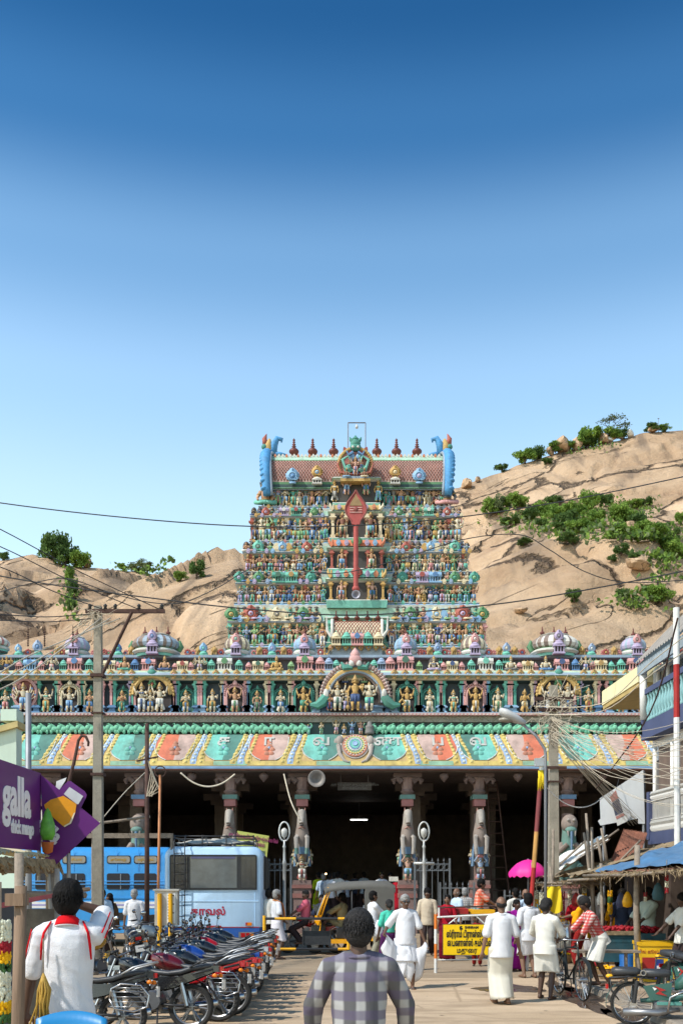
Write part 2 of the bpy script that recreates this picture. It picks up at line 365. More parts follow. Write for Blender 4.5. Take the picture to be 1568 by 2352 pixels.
    n3=N('ShaderNodeTexNoise');n3.inputs['Scale'].default_value=1;n3.inputs['Detail'].default_value=7;n3.inputs['Distortion'].default_value=.8;L(mq.outputs[0],n3.inputs['Vector'])
    st=N('ShaderNodeMapRange');st.inputs[1].default_value=.53;st.inputs[2].default_value=.66;st.inputs[4].default_value=.72;L(n3.outputs[0],st.inputs[0])
    m1=N('ShaderNodeMix');m1.data_type='RGBA';L(st.outputs[0],m1.inputs[0]);L(tint.outputs[0],m1.inputs[6]);m1.inputs[7].default_value=(.155,.115,.085,1)
    m2=N('ShaderNodeMix');m2.data_type='RGBA';L(gate.outputs[0],m2.inputs[0]);L(m1.outputs[2],m2.inputs[6]);m2.inputs[7].default_value=(.10,.07,.05,1)
    L(m2.outputs[2],bs.inputs['Base Color']);bs.inputs['Roughness'].default_value=.9;bs.inputs['Specular IOR Level'].default_value=.2
    n4=N('ShaderNodeTexNoise');n4.inputs['Scale'].default_value=.22*sc_;n4.inputs['Detail'].default_value=9;n4.inputs['Roughness'].default_value=.7;L(ob,n4.inputs['Vector'])
    sm=N('ShaderNodeMath');sm.operation='MULTIPLY_ADD';sm.inputs[1].default_value=-1.6;L(gate.outputs[0],sm.inputs[0]);L(n4.outputs[0],sm.inputs[2])
    bp=N('ShaderNodeBump');bp.inputs['Strength'].default_value=1.0;bp.inputs['Distance'].default_value=1.5/sc_;L(sm.outputs[0],bp.inputs['Height']);L(bp.outputs[0],bs.inputs['Normal'])
    return m
m_rock=rock_mat('hill_granite');m_boulder=rock_mat('boulder_granite',22)
b.build('hill',m_rock,smooth='all',kind='structure')

Zf=Z
def hill_at(x,y):
    """first point of the hill that the pixel's ray meets"""
    d=at(x,y,1.0)-Vector((0,0,CAMZ))
    for k in range(520):
        Y=113+k*.6;X=d.x*Y;z=CAMZ+d.z*Y
        i=int(np.searchsorted(gy,Y));j=int(np.searchsorted(gx,X));i=min(max(i,1),nr-1);j=min(max(j,1),nc-1)
        if z<=Zf[i,j]:return Vector((X,Y,float(Zf[i,j])))
    j=int(np.searchsorted(gx,d.x*300));i=int(np.searchsorted(gy,299));return Vector((d.x*299,299,float(Zf[i,j])))

# boulders
def boulder_mesh(seed,n=18,m=11):
    b=MB();rb_=random.Random(seed);cuts=[(Vector((rb_.gauss(0,1),rb_.gauss(0,1),rb_.gauss(0,.7))).normalized(),rb_.uniform(.62,.85))for _ in range(9)]
    b.ell((0,0,0),1,n,m);q=[]
    for v in b.v:
        p=Vector(v);p2=Vector([math.copysign(abs(c)**.75,c)for c in p]);k=1+.32*mnoise.noise(p*1.2+Vector((seed*7,0,0)))+.12*mnoise.noise(p*3+Vector((0,seed*3,0)))
        p3=p2*k
        for n_,d_ in cuts:
            e_=p3.dot(n_)-d_
            if e_>0:p3=p3-n_*e_*.92
        q.append(tuple(p3))
    b.v=q
    return b.mesh('boulder',m_boulder,smooth=28)
bm_=[boulder_mesh(i)for i in range(5)]
m_white=mat('whitewash',(.75,.74,.70),rough=.9,var=.2,scale=.6,grime=.3)
bw_=boulder_mesh(9);bw_.materials.clear();bw_.materials.append(m_white)
def boulder(x,y,wpx,hpx,lab,white=False,k=0,dy=0):
    p=hill_at(x,y);s_=p.y/F
    o=obj('boulder',bw_ if white else bm_[k%5],None,loc=(p.x,p.y,p.z+hpx*s_*.30+dy),rot=(0,0,rnd.uniform(0,6)),scale=(wpx*s_/2,wpx*s_/2*.8,hpx*s_/2),label=lab,cat='boulder',group='boulders on the hill')
    return o
boulder(1072,1117,34,20,'dark brown boulder on the slope just right of the temple tower',k=1)
boulder(1096,1108,18,12,'small boulder beside the dark brown one near the tower',k=2)
boulder(1262,1044,20,16,'small rounded boulder at the lower end of the ridge row',k=3)
boulder(1292,1036,48,36,'large tan boulder on the ridge between two green bushes',k=0)
boulder(1325,1030,32,34,'tall tan boulder next to the ridge bush',k=4)
boulder(1385,1012,36,24,'tan boulder under the bare ridge tree',k=1)
boulder(1405,1009,20,20,'square tan boulder beside the whitewashed rocks',k=2)
boulder(1424,1005,20,18,'whitewashed boulder below the bare ridge tree',white=True)
boulder(1446,1003,22,16,'second whitewashed boulder further right on the ridge',white=True,k=3)
boulder(1395,984,26,14,'whitewashed rock at the foot of the bare tree',white=True)
boulder(1500,993,30,16,'brown boulder on the ridge left of the far mast',k=0)
boulder(200,1296,26,24,'upright boulder right of the twin hilltop trees',k=2)
boulder(458,1304,26,40,'cracked outcrop standing beside the tower on the left ridge',k=4)
boulder(1240,1180,24,20,'pale boulder among the hillside bushes',k=2)
boulder(1205,1184,30,18,'flat boulder at the left end of the hillside bushes',k=3)
boulder(1440,1215,40,18,'flat pale slab of rock in the middle of the bushes',k=1)
boulder(1480,1352,40,22,'angular boulder low on the right hillside',k=0)
boulder(1465,1320,66,30,'overhanging rounded rock right of the big dome',k=4)
boulder(1195,1412,34,14,'boulder lying where the rock slabs meet near the tower',k=3)

# shrubs and trees on the hill: leaf clumps through the volume, a stem below
def leafmat(name,c,c2):
    m,t,b=newmat(name);L=t.links.new;N=t.nodes.new
    n=N('ShaderNodeTexNoise');n.inputs['Scale'].default_value=2.2;n.inputs['Detail'].default_value=3
    tc=N('ShaderNodeTexCoord');L(tc.outputs['Object'],n.inputs['Vector'])
    mx=N('ShaderNodeMix');mx.data_type='RGBA';mx.inputs[6].default_value=(*c,1);mx.inputs[7].default_value=(*c2,1)
    mr=N('ShaderNodeMapRange');mr.inputs[1].default_value=.35;mr.inputs[2].default_value=.65;L(n.outputs[0],mr.inputs[0]);L(mr.outputs[0],mx.inputs[0])
    L(mx.outputs[2],b.inputs['Base Color']);b.inputs['Roughness'].default_value=.65;b.inputs['Specular IOR Level'].default_value=.25
    try:b.inputs['Subsurface Weight'].default_value=0
    except Exception:pass
    tr=N('ShaderNodeBsdfTranslucent');L(mx.outputs[2],tr.inputs[0]);ms=N('ShaderNodeMixShader');ms.inputs[0].default_value=.35
    L(b.outputs[0],ms.inputs[1]);L(tr.outputs[0],ms.inputs[2]);L(ms.outputs[0],t.nodes['Material Output'].inputs[0])
    return m
m_leaf=[leafmat('leaf_fresh',(.11,.20,.035),(.24,.36,.06)),leafmat('leaf_dark',(.055,.11,.03),(.12,.20,.045)),leafmat('leaf_grey',(.10,.14,.06),(.18,.22,.09))]
m_bark=mat('bark',(.10,.075,.055),rough=.9,var=.4,scale=6,bump=.5,bscale=20)
def crown_mesh(seed,mi,n=2600,leaf=.11,clumps=22):
    r=random.Random(seed);b=MB();cl=[(r.uniform(-.65,.65),r.uniform(-.65,.65),r.uniform(.15,.95),r.uniform(.25,.42))for _ in range(clumps)]
    for k in range(n):
        c=cl[k%clumps]
        d=Vector((r.gauss(0,1),r.gauss(0,1),r.gauss(0,1))).normalized()*(r.random()**.45)*c[3]
        p=Vector((c[0],c[1],c[2]))+Vector((d.x,d.y,d.z*.8))
        if p.z<.03:p.z=.03+r.random()*.1
        q=Euler((r.uniform(0,6),r.uniform(0,6),r.uniform(0,6))).to_matrix();s_=leaf*r.uniform(.6,1.4)
        b.add([p+q@Vector(v)*s_ for v in((-.5,-.25,0),(0,-.5,.12),(.6,0,0),(0,.5,.12),(-.5,.25,0))],[(0,1,2,3,4)])
    return b.mesh('crown',m_leaf[mi])
crowns=[crown_mesh(s,mi,leaf=.105)for s,mi in((1,0),(2,0),(3,1),(4,1),(5,2),(6,0))]
def stem_mesh():
    b=MB()
    for k in range(4):
        a=k*1.7;b.tube([(0,0,-.15),(.12*math.cos(a),.12*math.sin(a),.25),(.4*math.cos(a),.4*math.sin(a),.62)],[.05,.035,.012],5)
    return b.mesh('trunk',m_bark,smooth='all')
stem_me=stem_mesh()
def shrub(x,y,wpx,hpx,kind,lab,cat='bush'):
    p=hill_at(x,y);s_=p.y/F
    t_=thing('hill_bush' if cat=='bush' else 'hill_tree',lab,cat,loc=(p.x,p.y,p.z-.2),rz=rnd.uniform(0,6.28),group='bushes on the hill',scale=(wpx*s_/1.6,wpx*s_/1.6,hpx*s_/1.15))
    obj('crown',crowns[kind],t_);obj('trunk',stem_me,t_)
    return t_
SH=[(1151,1070,26,16,2,'small dark bush alone low on the skyline of the right hill'),(1205,1053,44,30,0,'round green bush on the skyline left of the large boulder'),(1232,1046,34,26,3,'dark bush touching the round skyline bush'),
      (1275,1026,34,20,0,'green bush behind the ridge boulders'),(1308,1014,30,16,1,'low bush on the skyline above the tall boulder'),(1350,1020,56,42,0,'big bright green bush on the ridge beside the tall boulder'),(1345,995,40,18,2,'dark flat bush on the skyline left of the bare tree'),
      (1405,990,42,26,1,'leafy bush at the foot of the bare tree'),(1425,992,30,18,3,'darker bush right of the bare tree trunk'),(1495,986,34,16,2,'bush around the mast on the right skyline'),(1525,987,26,12,0,'small bush right of the mast on the skyline'),
      (1256,1066,22,12,3,'tiny dark bush on bare rock below the ridge'),(1125,1196,34,36,1,'tall pale bush at the left end of the hillside thicket'),(1140,1180,34,38,4,'greyish bush standing behind the pale one in the thicket'),(1162,1165,24,28,1,'narrow bush above the thicket on the left'),
      (1190,1180,44,32,0,'green bush beside the flat boulder'),(1215,1192,40,26,3,'dark bush in the left half of the thicket'),(1243,1190,46,36,1,'light green bush left of the thicket centre'),(1275,1198,54,40,0,'broad green bush in the thicket centre'),(1270,1160,34,18,3,'dark bush just above the thicket centre'),(1300,1206,44,34,3,'dark green bush in front of the broad one'),
      (1322,1192,46,40,1,'light bush right of the thicket centre'),(1356,1176,44,50,1,'tallest bright bush of the thicket'),(1362,1205,48,32,0,'green bush below the tallest one'),(1390,1160,32,26,3,'dark bush behind the tallest one'),(1330,1222,50,28,0,'low green bush at the front edge of the thicket'),(1285,1222,40,20,2,'low dark bush at the front edge of the thicket'),
      (1245,1216,30,18,2,'small dark bush left at the front edge'),(1172,1208,44,16,2,'flat dark bush on the shoulder of the big dome'),(1432,1205,58,46,0,'big round bush right of the pale rock slab'),(1460,1212,40,34,3,'dark bush touching the big round one'),(1480,1160,34,16,2,'dark bush in the long crack of the upper slope'),(1450,1168,40,18,1,'light bush in the long crack of the upper slope'),
      (1476,1228,50,28,1,'light bush on the right of the thicket'),(1420,1234,60,22,0,'wide low bush above the right dome'),(1500,1245,54,32,0,'green bush trailing down the gully'),(1530,1268,54,36,1,'bright bush lower in the gully'),(1552,1285,50,40,0,'lowest large bush of the gully at the picture edge'),(1520,1222,30,24,3,'dark bush right above the gully'),(1545,1236,28,24,2,'dark upright bush near the right picture edge'),(1562,1205,24,26,0,'bush cut by the right picture edge high on the slope'),
      (1300,1244,40,20,2,'dark bush lying on top of the big dome'),(1315,1254,26,16,3,'small dark bush below the one on the dome'),(1425,1282,34,24,2,'dark bush on the right flank of the dome'),(1405,1288,20,14,3,'small bush left of the one on the flank'),(1318,1390,32,28,2,'dark round bush on the lower right slab'),(1428,1378,26,22,3,'small dark bush beside the angular boulder'),(1515,1386,54,38,0,'bright green bush low by the roof of the blue house'),(1490,1365,30,20,1,'small light bush above the low bright one'),
      (1205,1252,34,12,2,'thin bush in a crack on the face of the dome'),(1455,1302,22,14,3,'tiny bush under the overhanging rock'),
      (125,1285,62,64,3,'large dark tree on the left hilltop'),(150,1300,50,48,2,'dark tree leaning against the large hilltop tree'),(185,1305,44,36,0,'round light tree right of the hilltop pair'),(8,1283,22,18,3,'small dark bush at the left picture edge skyline'),(160,1340,18,40,0,'narrow bush at the top of the left gully'),(168,1375,18,46,2,'dark bush in the middle of the left gully'),(165,1405,16,26,3,'dark bush at the foot of the left gully'),
      (283,1310,24,14,0,'tiny green bush on the left skyline'),(325,1312,48,22,4,'grey green bush on the left skyline'),(415,1330,30,18,0,'green bush in the notch of the left skyline'),(452,1322,34,38,2,'dark bush before the cracked outcrop')]
for s_ in SH:shrub(*s_,cat='tree' if ' tree' in s_[5][:24]and s_[5].split(' tree')[0].count(' ')<4 else 'bush')
# the bare spreading tree on the ridge
p=hill_at(1405,996);s_=p.y/F
bt=thing('bare_tree','wide thinly leaved tree spreading over the ridge top','tree',loc=(p.x,p.y,p.z-.3))
b=MB();r=random.Random(4);lv=MB()
def branch(p0,d,ln,rad,depth):
    p1=p0+d*ln*.5+Vector((r.uniform(-.1,.1),r.uniform(-.1,.1),.05))*ln;p2=p1+(d+Vector((r.uniform(-.3,.3),r.uniform(-.3,.3),.02))).normalized()*ln*.5
    b.tube([p0,p1,p2],[rad,rad*.8,rad*.6],5)
    if depth==0:
        for k in range(5):
            q=p2+Vector((r.gauss(0,.7),r.gauss(0,.7),r.gauss(0,.25)));e_=Euler((r.uniform(-.6,.6),r.uniform(-.6,.6),r.uniform(0,6))).to_matrix()
            lv.add([q+e_@Vector(v)*.55 for v in((-.5,-.2,0),(.2,-.4,0),(.5,.1,0),(-.1,.4,0))],[(0,1,2,3)])
        return
    for k in range(3 if depth>1 else 3):
        a=r.uniform(0,6.28);nd=(d*.55+Vector((math.cos(a)*.95,math.sin(a)*.5,.12))).normalized()
        branch(p2,nd,ln*.68,rad*.55,depth-1)
branch(Vector((0,0,-.5)),Vector((.1,0,1)),3.0,.28,4)
b.build('trunk',m_bark,bt,smooth='all');lv.build('crown',m_leaf[2],bt)
p=hill_at(1511,985)
mt=thing('mast','thin mast on the right skyline of the hill','mast',loc=(p.x,p.y,p.z))
m_grey=mat('grey_metal',(.20,.20,.21),rough=.5,metal=.6)
MB().tube([(0,0,-.5),(0,0,3.6)],[.09,.05],6).build('pole',m_grey,mt);MB().box((0,0,3.5),(.5,.12,.25)).build('crossbar',m_grey,mt)

# low dry scrub between the bushes
b=MB();r=random.Random(50)
for cx,cy,n,wx,wy in((1250,1200,130,110,28),(1380,1215,150,90,30),(1490,1245,120,60,26),(1440,1170,50,60,12),(160,1370,60,10,50),(1530,1300,60,40,40),(330,1318,30,60,6),(1330,1030,60,90,14),(1470,1385,50,60,20)):
    for k in range(n):
        p=hill_at(cx+r.gauss(0,wx*.6),cy+r.gauss(0,wy*.6));s_=r.uniform(.5,1.6)
        for q in range(5):
            e=Euler((r.uniform(0,6),r.uniform(0,6),r.uniform(0,6))).to_matrix();o_=p+Vector((r.gauss(0,.5),r.gauss(0,.5),r.uniform(.1,.9)))*s_;b.add([o_+e@Vector(v)*s_*.6 for v in((-.5,-.25,0),(.1,-.45,.1),(.6,0,0),(0,.45,.1))],[(0,1,2,3)])
b.mi=[r.choice((0,0,1,2))for _ in b.mi]
b.build('hillside_scrub',m_leaf,kind='stuff',label='low scrub scattered over the rock between the bushes')
# ---------------------------------------------------------------- temple sculpture kit (shared meshes, one object for each piece)
def fade(c,k=.24):
    l=.3*c[0]+.55*c[1]+.15*c[2];g=.5*l+.5*.30
    return tuple(x*(1-k)+k*g*w_ for x,w_ in zip(c,(1.06,1.0,.94)))
PAL={k:fade(srgb(v))for k,v in dict(teal='2f9c86',turq='5cc0a8',mint='9ad0b0',sky='7fb4dc',blue='3f7fb8',dblue='2b4f86',pink='dd9a98',rose='c8706c',terra='b04a34',red='a83a2e',orange='d9804a',ochre='c99a3c',gold='b48a3a',cream='e2cfa4',
        white='d9d6cc',lilac='b3a0c4',green='4a8f56',lgreen='86b878',dgreen='2c6b54',grey='6d6a66',dark='3a322e',skin='c08a5e',tan='b5794c',brown='8a5236',rosy='cf9a80',char='4a4440',bone='cdbfa0',pblue='8fa8c8').items()}
CL1=[PAL[k]for k in('sky','teal','ochre','turq','pink','white','blue','cream','dblue','lgreen','lilac','grey')]
CL2=[PAL[k]for k in('green','ochre','red','blue','turq','gold','rose','dblue','white','dgreen')]
kw=dict(rough=.7,var=.3,scale=4,grime=.4,bump=.15,bscale=25)
m_skin=mat('sculpture_skin',src='object',**kw);m_cl1=mat('sculpture_cloth',src=CL1,**kw);m_cl2=mat('sculpture_sash',src=CL2,**kw)
m_gold=mat('sculpture_gold',PAL['gold'],**kw);m_hair=mat('sculpture_dark',PAL['dark'],**kw);m_ob=mat('sculpture_paint',src='object',**kw)
SM=[m_skin,m_cl1,m_gold,m_cl2,m_hair]
SKINS=[PAL[k]for k in('skin','tan','bone','brown','grey','skin','char','lgreen','pblue','bone','rosy','brown','teal','dblue','grey')]

def figure(pose,female=False,plump=1.0,head='crown',seat=False,halo=False):
    """a stucco figure one unit tall, facing -Y"""
    b=MB();n=7;p=plump
    hipz=.47 if not seat else .14
    if not seat:
        sx=.055
        lf=[(-sx,0,hipz),(-sx*1.25,-.02,.26),(-sx*1.3,0,.035)];rf=[(sx,0,hipz),(sx*1.25,-.02,.26),(sx*1.3,0,.035)]
        if pose=='dance':rf=[(sx,0,hipz),(sx*2.6,-.07,.34),(sx*.2,-.08,.2)]
        if pose=='stride':lf[2]=(-.12,.0,.035);rf=[(sx,0,hipz),(.12,-.05,.27),(.13,0,.035)]
        for L_ in(lf,rf):
            b.m(1).tube(L_[:2],[.068*p,.05*p],n);b.m(1 if female else 0).tube(L_[1:],[.05*p,.03*p],n)
            b.m(2).tube([Vector(L_[2])+Vector((0,0,.02)),Vector(L_[2])+Vector((0,0,.045))],.042,n)
            b.m(0).box((L_[2][0],L_[2][1]-.03,.018),(.05,.1,.036))
        b.m(3)  # flaring sash ends either side
        for s_ in(-1,1):b.add([(s_*.075,.02,.44),(s_*.17,.03,.1),(s_*.12,.0,.06),(s_*.07,-.01,.12),(s_*.06,-.02,.40)],[(0,1,2,3,4)])
        b.m(3).prism([(-.03,.46),(.03,.46),(.02,.17),(-.02,.17)],-.085,-.05)
    else:
        b.m(1)
        for s_ in(-1,1):b.tube([(s_*.07,0,.12),(s_*.22,-.1,.08),(-s_*.03,-.2,.055)],[.075,.06,.04],n)
    b.m(1).lathe([(.07*p,hipz-.05),(.105*p,hipz),(.09*p,hipz+.05)],n+2,sy=.72)
    b.m(2).lathe([(.098*p,hipz+.025),(.1*p,hipz+.05)],n+2,sy=.75)
    ch=hipz+.25
    b.m(0).lathe([(.078*p,hipz+.04),(.066*p*(1.3 if p>1.1 else 1),hipz+.1),(.095*p,hipz+.2),(.1,ch),(.05,ch+.045),(.032,ch+.07),(.03,ch+.09)],n+2,sy=.66)
    if female:b.m(3).ell((-.042,-.06,ch-.05),.04,6,4).ell((.042,-.06,ch-.05),.04,6,4)
    b.m(2).lathe([(.06,ch+.035),(.085,ch+.015),(.06,ch-.01)],n+2,c=(0,-.012,0),sy=.75)
    sh=[(-.115,0,ch+.015),(.115,0,ch+.015)]
    def arm(s_,e,h):
        a=sh[0 if s_<0 else 1];b.m(0).tube([a,e,h],[.037*p,.03*p,.022],6);b.ell(h,(.028,.028,.034),6,4)
        b.m(2).tube([Vector(a).lerp(Vector(e),.45),Vector(a).lerp(Vector(e),.62)],.042*p,6)
    if pose in('namaste','flute'):
        for s_ in(-1,1):arm(s_,(s_*.17,-.03,ch-.15),(s_*.015,-.13,ch-.055))
        if pose=='flute':b.m(2).tube([(-.2,-.13,ch-.24),(.2,-.13,ch+.1)],.018,5)
    elif pose in('down','stride'):
        for s_ in(-1,1):arm(s_,(s_*.175,.01,ch-.16),(s_*.15,-.05,hipz-.03))
    elif pose=='up':
        for s_ in(-1,1):arm(s_,(s_*.2,-.02,ch+.06),(s_*.1,-.02,ch+.24))
    elif pose in('four','dance','many'):
        arm(-1,(-.18,-.02,ch-.14),(-.13,-.12,ch-.04));arm(1,(.18,-.02,ch-.14),(.12,-.12,ch-.17))
        k=4 if pose=='many' else 1
        for q in range(k):
            for s_ in(-1,1):
                z=ch+.04-q*.09
                arm(s_,(s_*(.2+.02*q),.03,z-.06),(s_*(.24+.05*q),.0,z+.13-q*.03));b.m(2 if q%2==0 else 3).ell((s_*(.24+.05*q),-.01,z+.19-q*.03),(.028,.02,.045),6,4)
    elif pose=='mace':
        arm(-1,(-.18,0,ch-.15),(-.17,-.06,hipz+.0));arm(1,(.18,-.02,ch-.12),(.2,-.1,ch+.03))
        b.m(2).tube([(-.18,-.08,hipz+.03),(-.18,-.08,.1)],.02,6).ell((-.18,-.08,.085),(.055,.055,.075),7,5)
    elif pose=='knees':
        for s_ in(-1,1):arm(s_,(s_*.19,-.05,ch-.17),(s_*.17,-.16,.14))
    hz=ch+.155
    if head=='ganesha':
        b.m(0).ell((0,-.01,hz),(.085,.08,.085),9,6)
        for s_ in(-1,1):b.ell((s_*.1,.02,hz),(.06,.02,.075),7,5)
        b.tube([(0,-.07,hz-.01),(.01,-.115,hz-.12),(.04,-.12,hz-.2),(.075,-.13,hz-.19)],[.042,.034,.026,.018],7)
    elif head=='lion':
        b.m(3).ell((0,.03,hz),(.11,.05,.11),10,6);b.m(0).ell((0,-.02,hz),(.075,.075,.075),8,6).ell((0,-.08,hz-.025),(.045,.04,.035),7,5)
    else:
        b.m(0).ell((0,-.005,hz),(.052,.058,.068),8,6);b.ell((0,-.062,hz-.01),(.012,.016,.018),5,3)
        b.m(4)
        for s_ in(-1,1):b.ell((s_*.02,-.054,hz+.012),(.012,.008,.006),5,3).m(2).ell((s_*.058,0,hz-.03),(.018,.018,.03),5,4).m(4)
        b.box((0,-.056,hz-.036),(.03,.012,.007))
    if head in('crown','ganesha','lion'):b.m(2).lathe([(.062,hz+.025),(.066,hz+.05),(.05,hz+.085),(.042,hz+.12),(.022,hz+.16),(.012,hz+.19),(0,hz+.2)],8)
    elif head=='bun':b.m(4).ell((0,.02,hz+.045),(.058,.058,.05),8,5).ell((0,.02,hz+.1),(.035,.035,.04),7,5)
    elif head=='flat':b.m(3).lathe([(.09,hz+.05),(.12,hz+.085),(.08,hz+.14),(.02,hz+.17)],9)
    if head=='crown' and not seat:b.m(2).tube([(0,.045,hz-.09),(-.085,.05,hz-.02),(-.06,.05,hz+.07),(0,.05,hz+.1),(.06,.05,hz+.07),(.085,.05,hz-.02),(0,.045,hz-.09)],.016,5)
    if halo:b.m(4).prism([(.2*math.cos(a),(.02 if not seat else .02)+(.33 if seat else .5)+(.36 if seat else .52)*math.sin(a))for a in[2*math.pi*k/14 for k in range(14)]],.07,.1)
    H=max(v[2]for v in b.v);k=1/H
    b.v=[(x*k,y*k,z*k)for x,y,z in b.v]
    return b.mesh('statue',SM,smooth='all')
FIG=dict(nam=figure('namaste'),namf=figure('namaste',True,head='bun'),down=figure('down'),downf=figure('down',True),four=figure('four'),fourf=figure('four',True),mace=figure('mace'),up=figure('up',head='flat'),up2=figure('up',head='bun',plump=1.15),
           dance=figure('dance'),gan=figure('four',plump=1.3,head='ganesha'),flute=figure('flute',True),stride=figure('stride',head='bun'),many=figure('many'),seat=figure('namaste',seat=True,head='bun',halo=True),seat2=figure('knees',True,seat=True,head='crown',halo=True),
           sitk=figure('knees',seat=True,plump=1.2),lionh=figure('down',head='lion'),fl2=figure('flute'))
STAND=['nam','down','downf','four','fourf','namf','dance','stride','flute','nam','downf','fl2','up2','mace']

def kudu_mesh():  # flame-edged medallion on a foot
    b=MB()
    b.m(0).bx(-.22,.22,-.06,.06,0,.1);b.bx(-.16,.16,-.05,.05,.1,.2)
    out=[]
    for k in range(40):
        a=-math.pi/2+2*math.pi*k/40;r=.36+.035*(k%3==1);z=.5+r*math.sin(a)*.95
        if math.sin(a)>.75:z+=(math.sin(a)-.75)*.5
        out.append((r*math.cos(a),z))
    out=[(x*1.18,z)for x,z in out];b.prism(out,-.05,.05)
    b.tube([(.24*math.cos(a),-.055,.48+.24*math.sin(a))for a in[2*math.pi*k/16 for k in range(17)]],.035,5,cap=False)
    b.m(1).ell((0,-.05,.48),(.15,.05,.15),10,6);b.m(0).ell((0,-.09,.48),(.06,.05,.06),8,5)
    for s_ in(-1,1):b.tube([(s_*.1,-.06,.22),(s_*.3,-.06,.26),(s_*.33,-.06,.36),(s_*.24,-.06,.38)],[.04,.035,.03,.02],5)
    b.m(0).tube([(0,-.03,.84),(0,-.05,.98),(.03,-.05,1.02)],[.06,.04,.01],5)
    return b.mesh('medallion',[m_ob,m_cl1],smooth='all')
def leaf_mesh():  # pointed antefix
    b=MB();pr=[(0,0),(.2,.02),(.2,.12),(.34,.3),(.36,.5),(.26,.75),(.1,.93),(0,1.0)]
    poly=pr+[(-x,z)for x,z in reversed(pr[1:-1])]
    b.prism([(x,z)for x,z in poly],-.05,.07);b.prism([(x*.62,.18+z*.66)for x,z in poly[2:-1]],-.09,-.045)
    return b.mesh('antefix',[m_ob],smooth=30)
def shrine_mesh(nc,barrel):  # miniature pavilion of the parapet
    b=MB();w_=.5
    b.m(0).bx(-w_,w_,-.3,.3,0,.08).bx(-w_*.9,w_*.9,-.26,.26,.08,.14)
    b.m(1).bx(-w_*.72,w_*.72,-.1,.2,.14,.5)
    b.m(0)
    for k in range(nc):
        x=-w_*.76+2*w_*.76*k/(nc-1);b.tube([(x,-.18,.14),(x,-.18,.5)],.05,6)
    b.bx(-w_*1.0,w_*1.0,-.3,.3,.5,.56).bx(-w_*.85,w_*.85,-.25,.25,.56,.62)
    if barrel:
        ring=lambda x:[(x,-.28*math.cos(a),.62+.3*math.sin(a))for a in[math.pi*k/8 for k in range(9)]]
        b.loft([ring(-w_*.95),ring(w_*.95)],closed=False);b.add(ring(-w_*.95),[tuple(range(9))]);b.add(ring(w_*.95),[tuple(reversed(range(9)))])
        b.m(2).prism([(.2*math.cos(a),.68+.2*math.sin(a))for a in[2*math.pi*k/10 for k in range(10)]],-.34,-.26)
        for s_ in(-.6,0,.6):b.m(2).lathe([(.03,.9),(.06,.95),(.02,1.0),(0,1.06)],6,c=(s_*w_,0,0))
    else:
        b.lathe([(.5,.62),(.52,.68),(.42,.78),(.34,.82),(.36,.86),(.2,.97),(.06,1.02)],10,sx=.95,sy=.6);b.m(2).lathe([(.05,1.0),(.08,1.06),(.03,1.1),(0,1.18)],6)
    return b.mesh('miniature_shrine',[m_ob,m_hair,m_cl2],smooth=35)
def lion_mesh():
    b=MB();b.m(0).ell((0,.05,.3),(.26,.2,.32),9,6).ell((0,-.02,.62),(.3,.17,.3),12,7);b.m(1).ell((0,-.14,.6),(.19,.13,.2),9,6);b.m(0)
    for s_ in(-1,1):
        b.tube([(s_*.16,-.12,.42),(s_*.2,-.18,.2),(s_*.18,-.2,.02)],[.1,.07,.07],6);b.ell((s_*.12,-.2,.7),.05,6,4)
        b.m(2).ell((s_*.075,-.26,.63),.028,5,4).m(0)
    b.m(1).ell((0,-.26,.54),(.1,.07,.07),7,5);b.m(2).box((0,-.3,.49),(.12,.04,.03));b.m(0).ell((0,0,.92),(.1,.08,.12),7,5)
    return b.mesh('lion',[m_gold,m_cl1b,m_hair],smooth='all')
m_cl1b=mat('sculpture_ochre',PAL['ochre'],**kw)
def rosette_mesh():
    b=MB();b.m(0)
    for k in range(8):
        a=2*math.pi*k/8;b.ell((.3*math.cos(a),0,.5+.34*math.sin(a)),(.17,.1,.17),6,4)
    b.m(1).ell((0,-.08,.5),(.16,.1,.16),7,5)
    return b.mesh('rosette',[m_ob,m_cl2],smooth='all')
def finial_mesh():
    return MB().lathe([(.10,0),(.13,.04),(.08,.07),(.06,.12),(.10,.15),(.19,.22),(.235,.30),(.235,.36),(.17,.44),(.07,.49),(.06,.52),(.115,.56),(.06,.60),(.05,.62),(.095,.66),(.05,.70),(.04,.73),(.075,.77),(.04,.81),(.05,.85),(.07,.88),(.02,.94),(0,1.0)],14).mesh('finial',[mat('finial_copper',srgb('6e3a32'),rough=.5,metal=.1,var=.3,grime=.3)],smooth='all')
def pilaster_mesh():
    b=MB();b.m(0).bx(-.12,.12,-.1,.1,0,.12).m(1).bx(-.07,.07,-.07,.07,.12,.62).m(0).lathe([(.075,.62),(.11,.67),(.075,.71),(.09,.74),(.13,.79),(.16,.83)],8)
    b.m(1).bx(-.17,.17,-.13,.13,.83,.88).m(0).bx(-.1,.1,-.1,.1,.88,1.0)
    return b.mesh('pilaster',[m_ob,m_ob2],smooth=35)
m_ob2=mat('sculpture_shaft',src='object',**{**kw,'var':.12})
KUDU,LEAF,SH3,SH5,LION,ROS,FIN,PIL=kudu_mesh(),leaf_mesh(),shrine_mesh(4,False),shrine_mesh(5,True),lion_mesh(),rosette_mesh(),finial_mesh(),pilaster_mesh()
def put(name,me,parent,p,s,color=None,rz=0,sx=1,sy=1):
    """one piece of sculpture: base point p in the world, height s; the parent's roots carry no turn or scale"""
    return obj(name,me,parent,loc=p,rot=(0,0,rz),scale=(s*sx,s*sy,s),color=color,world=True)
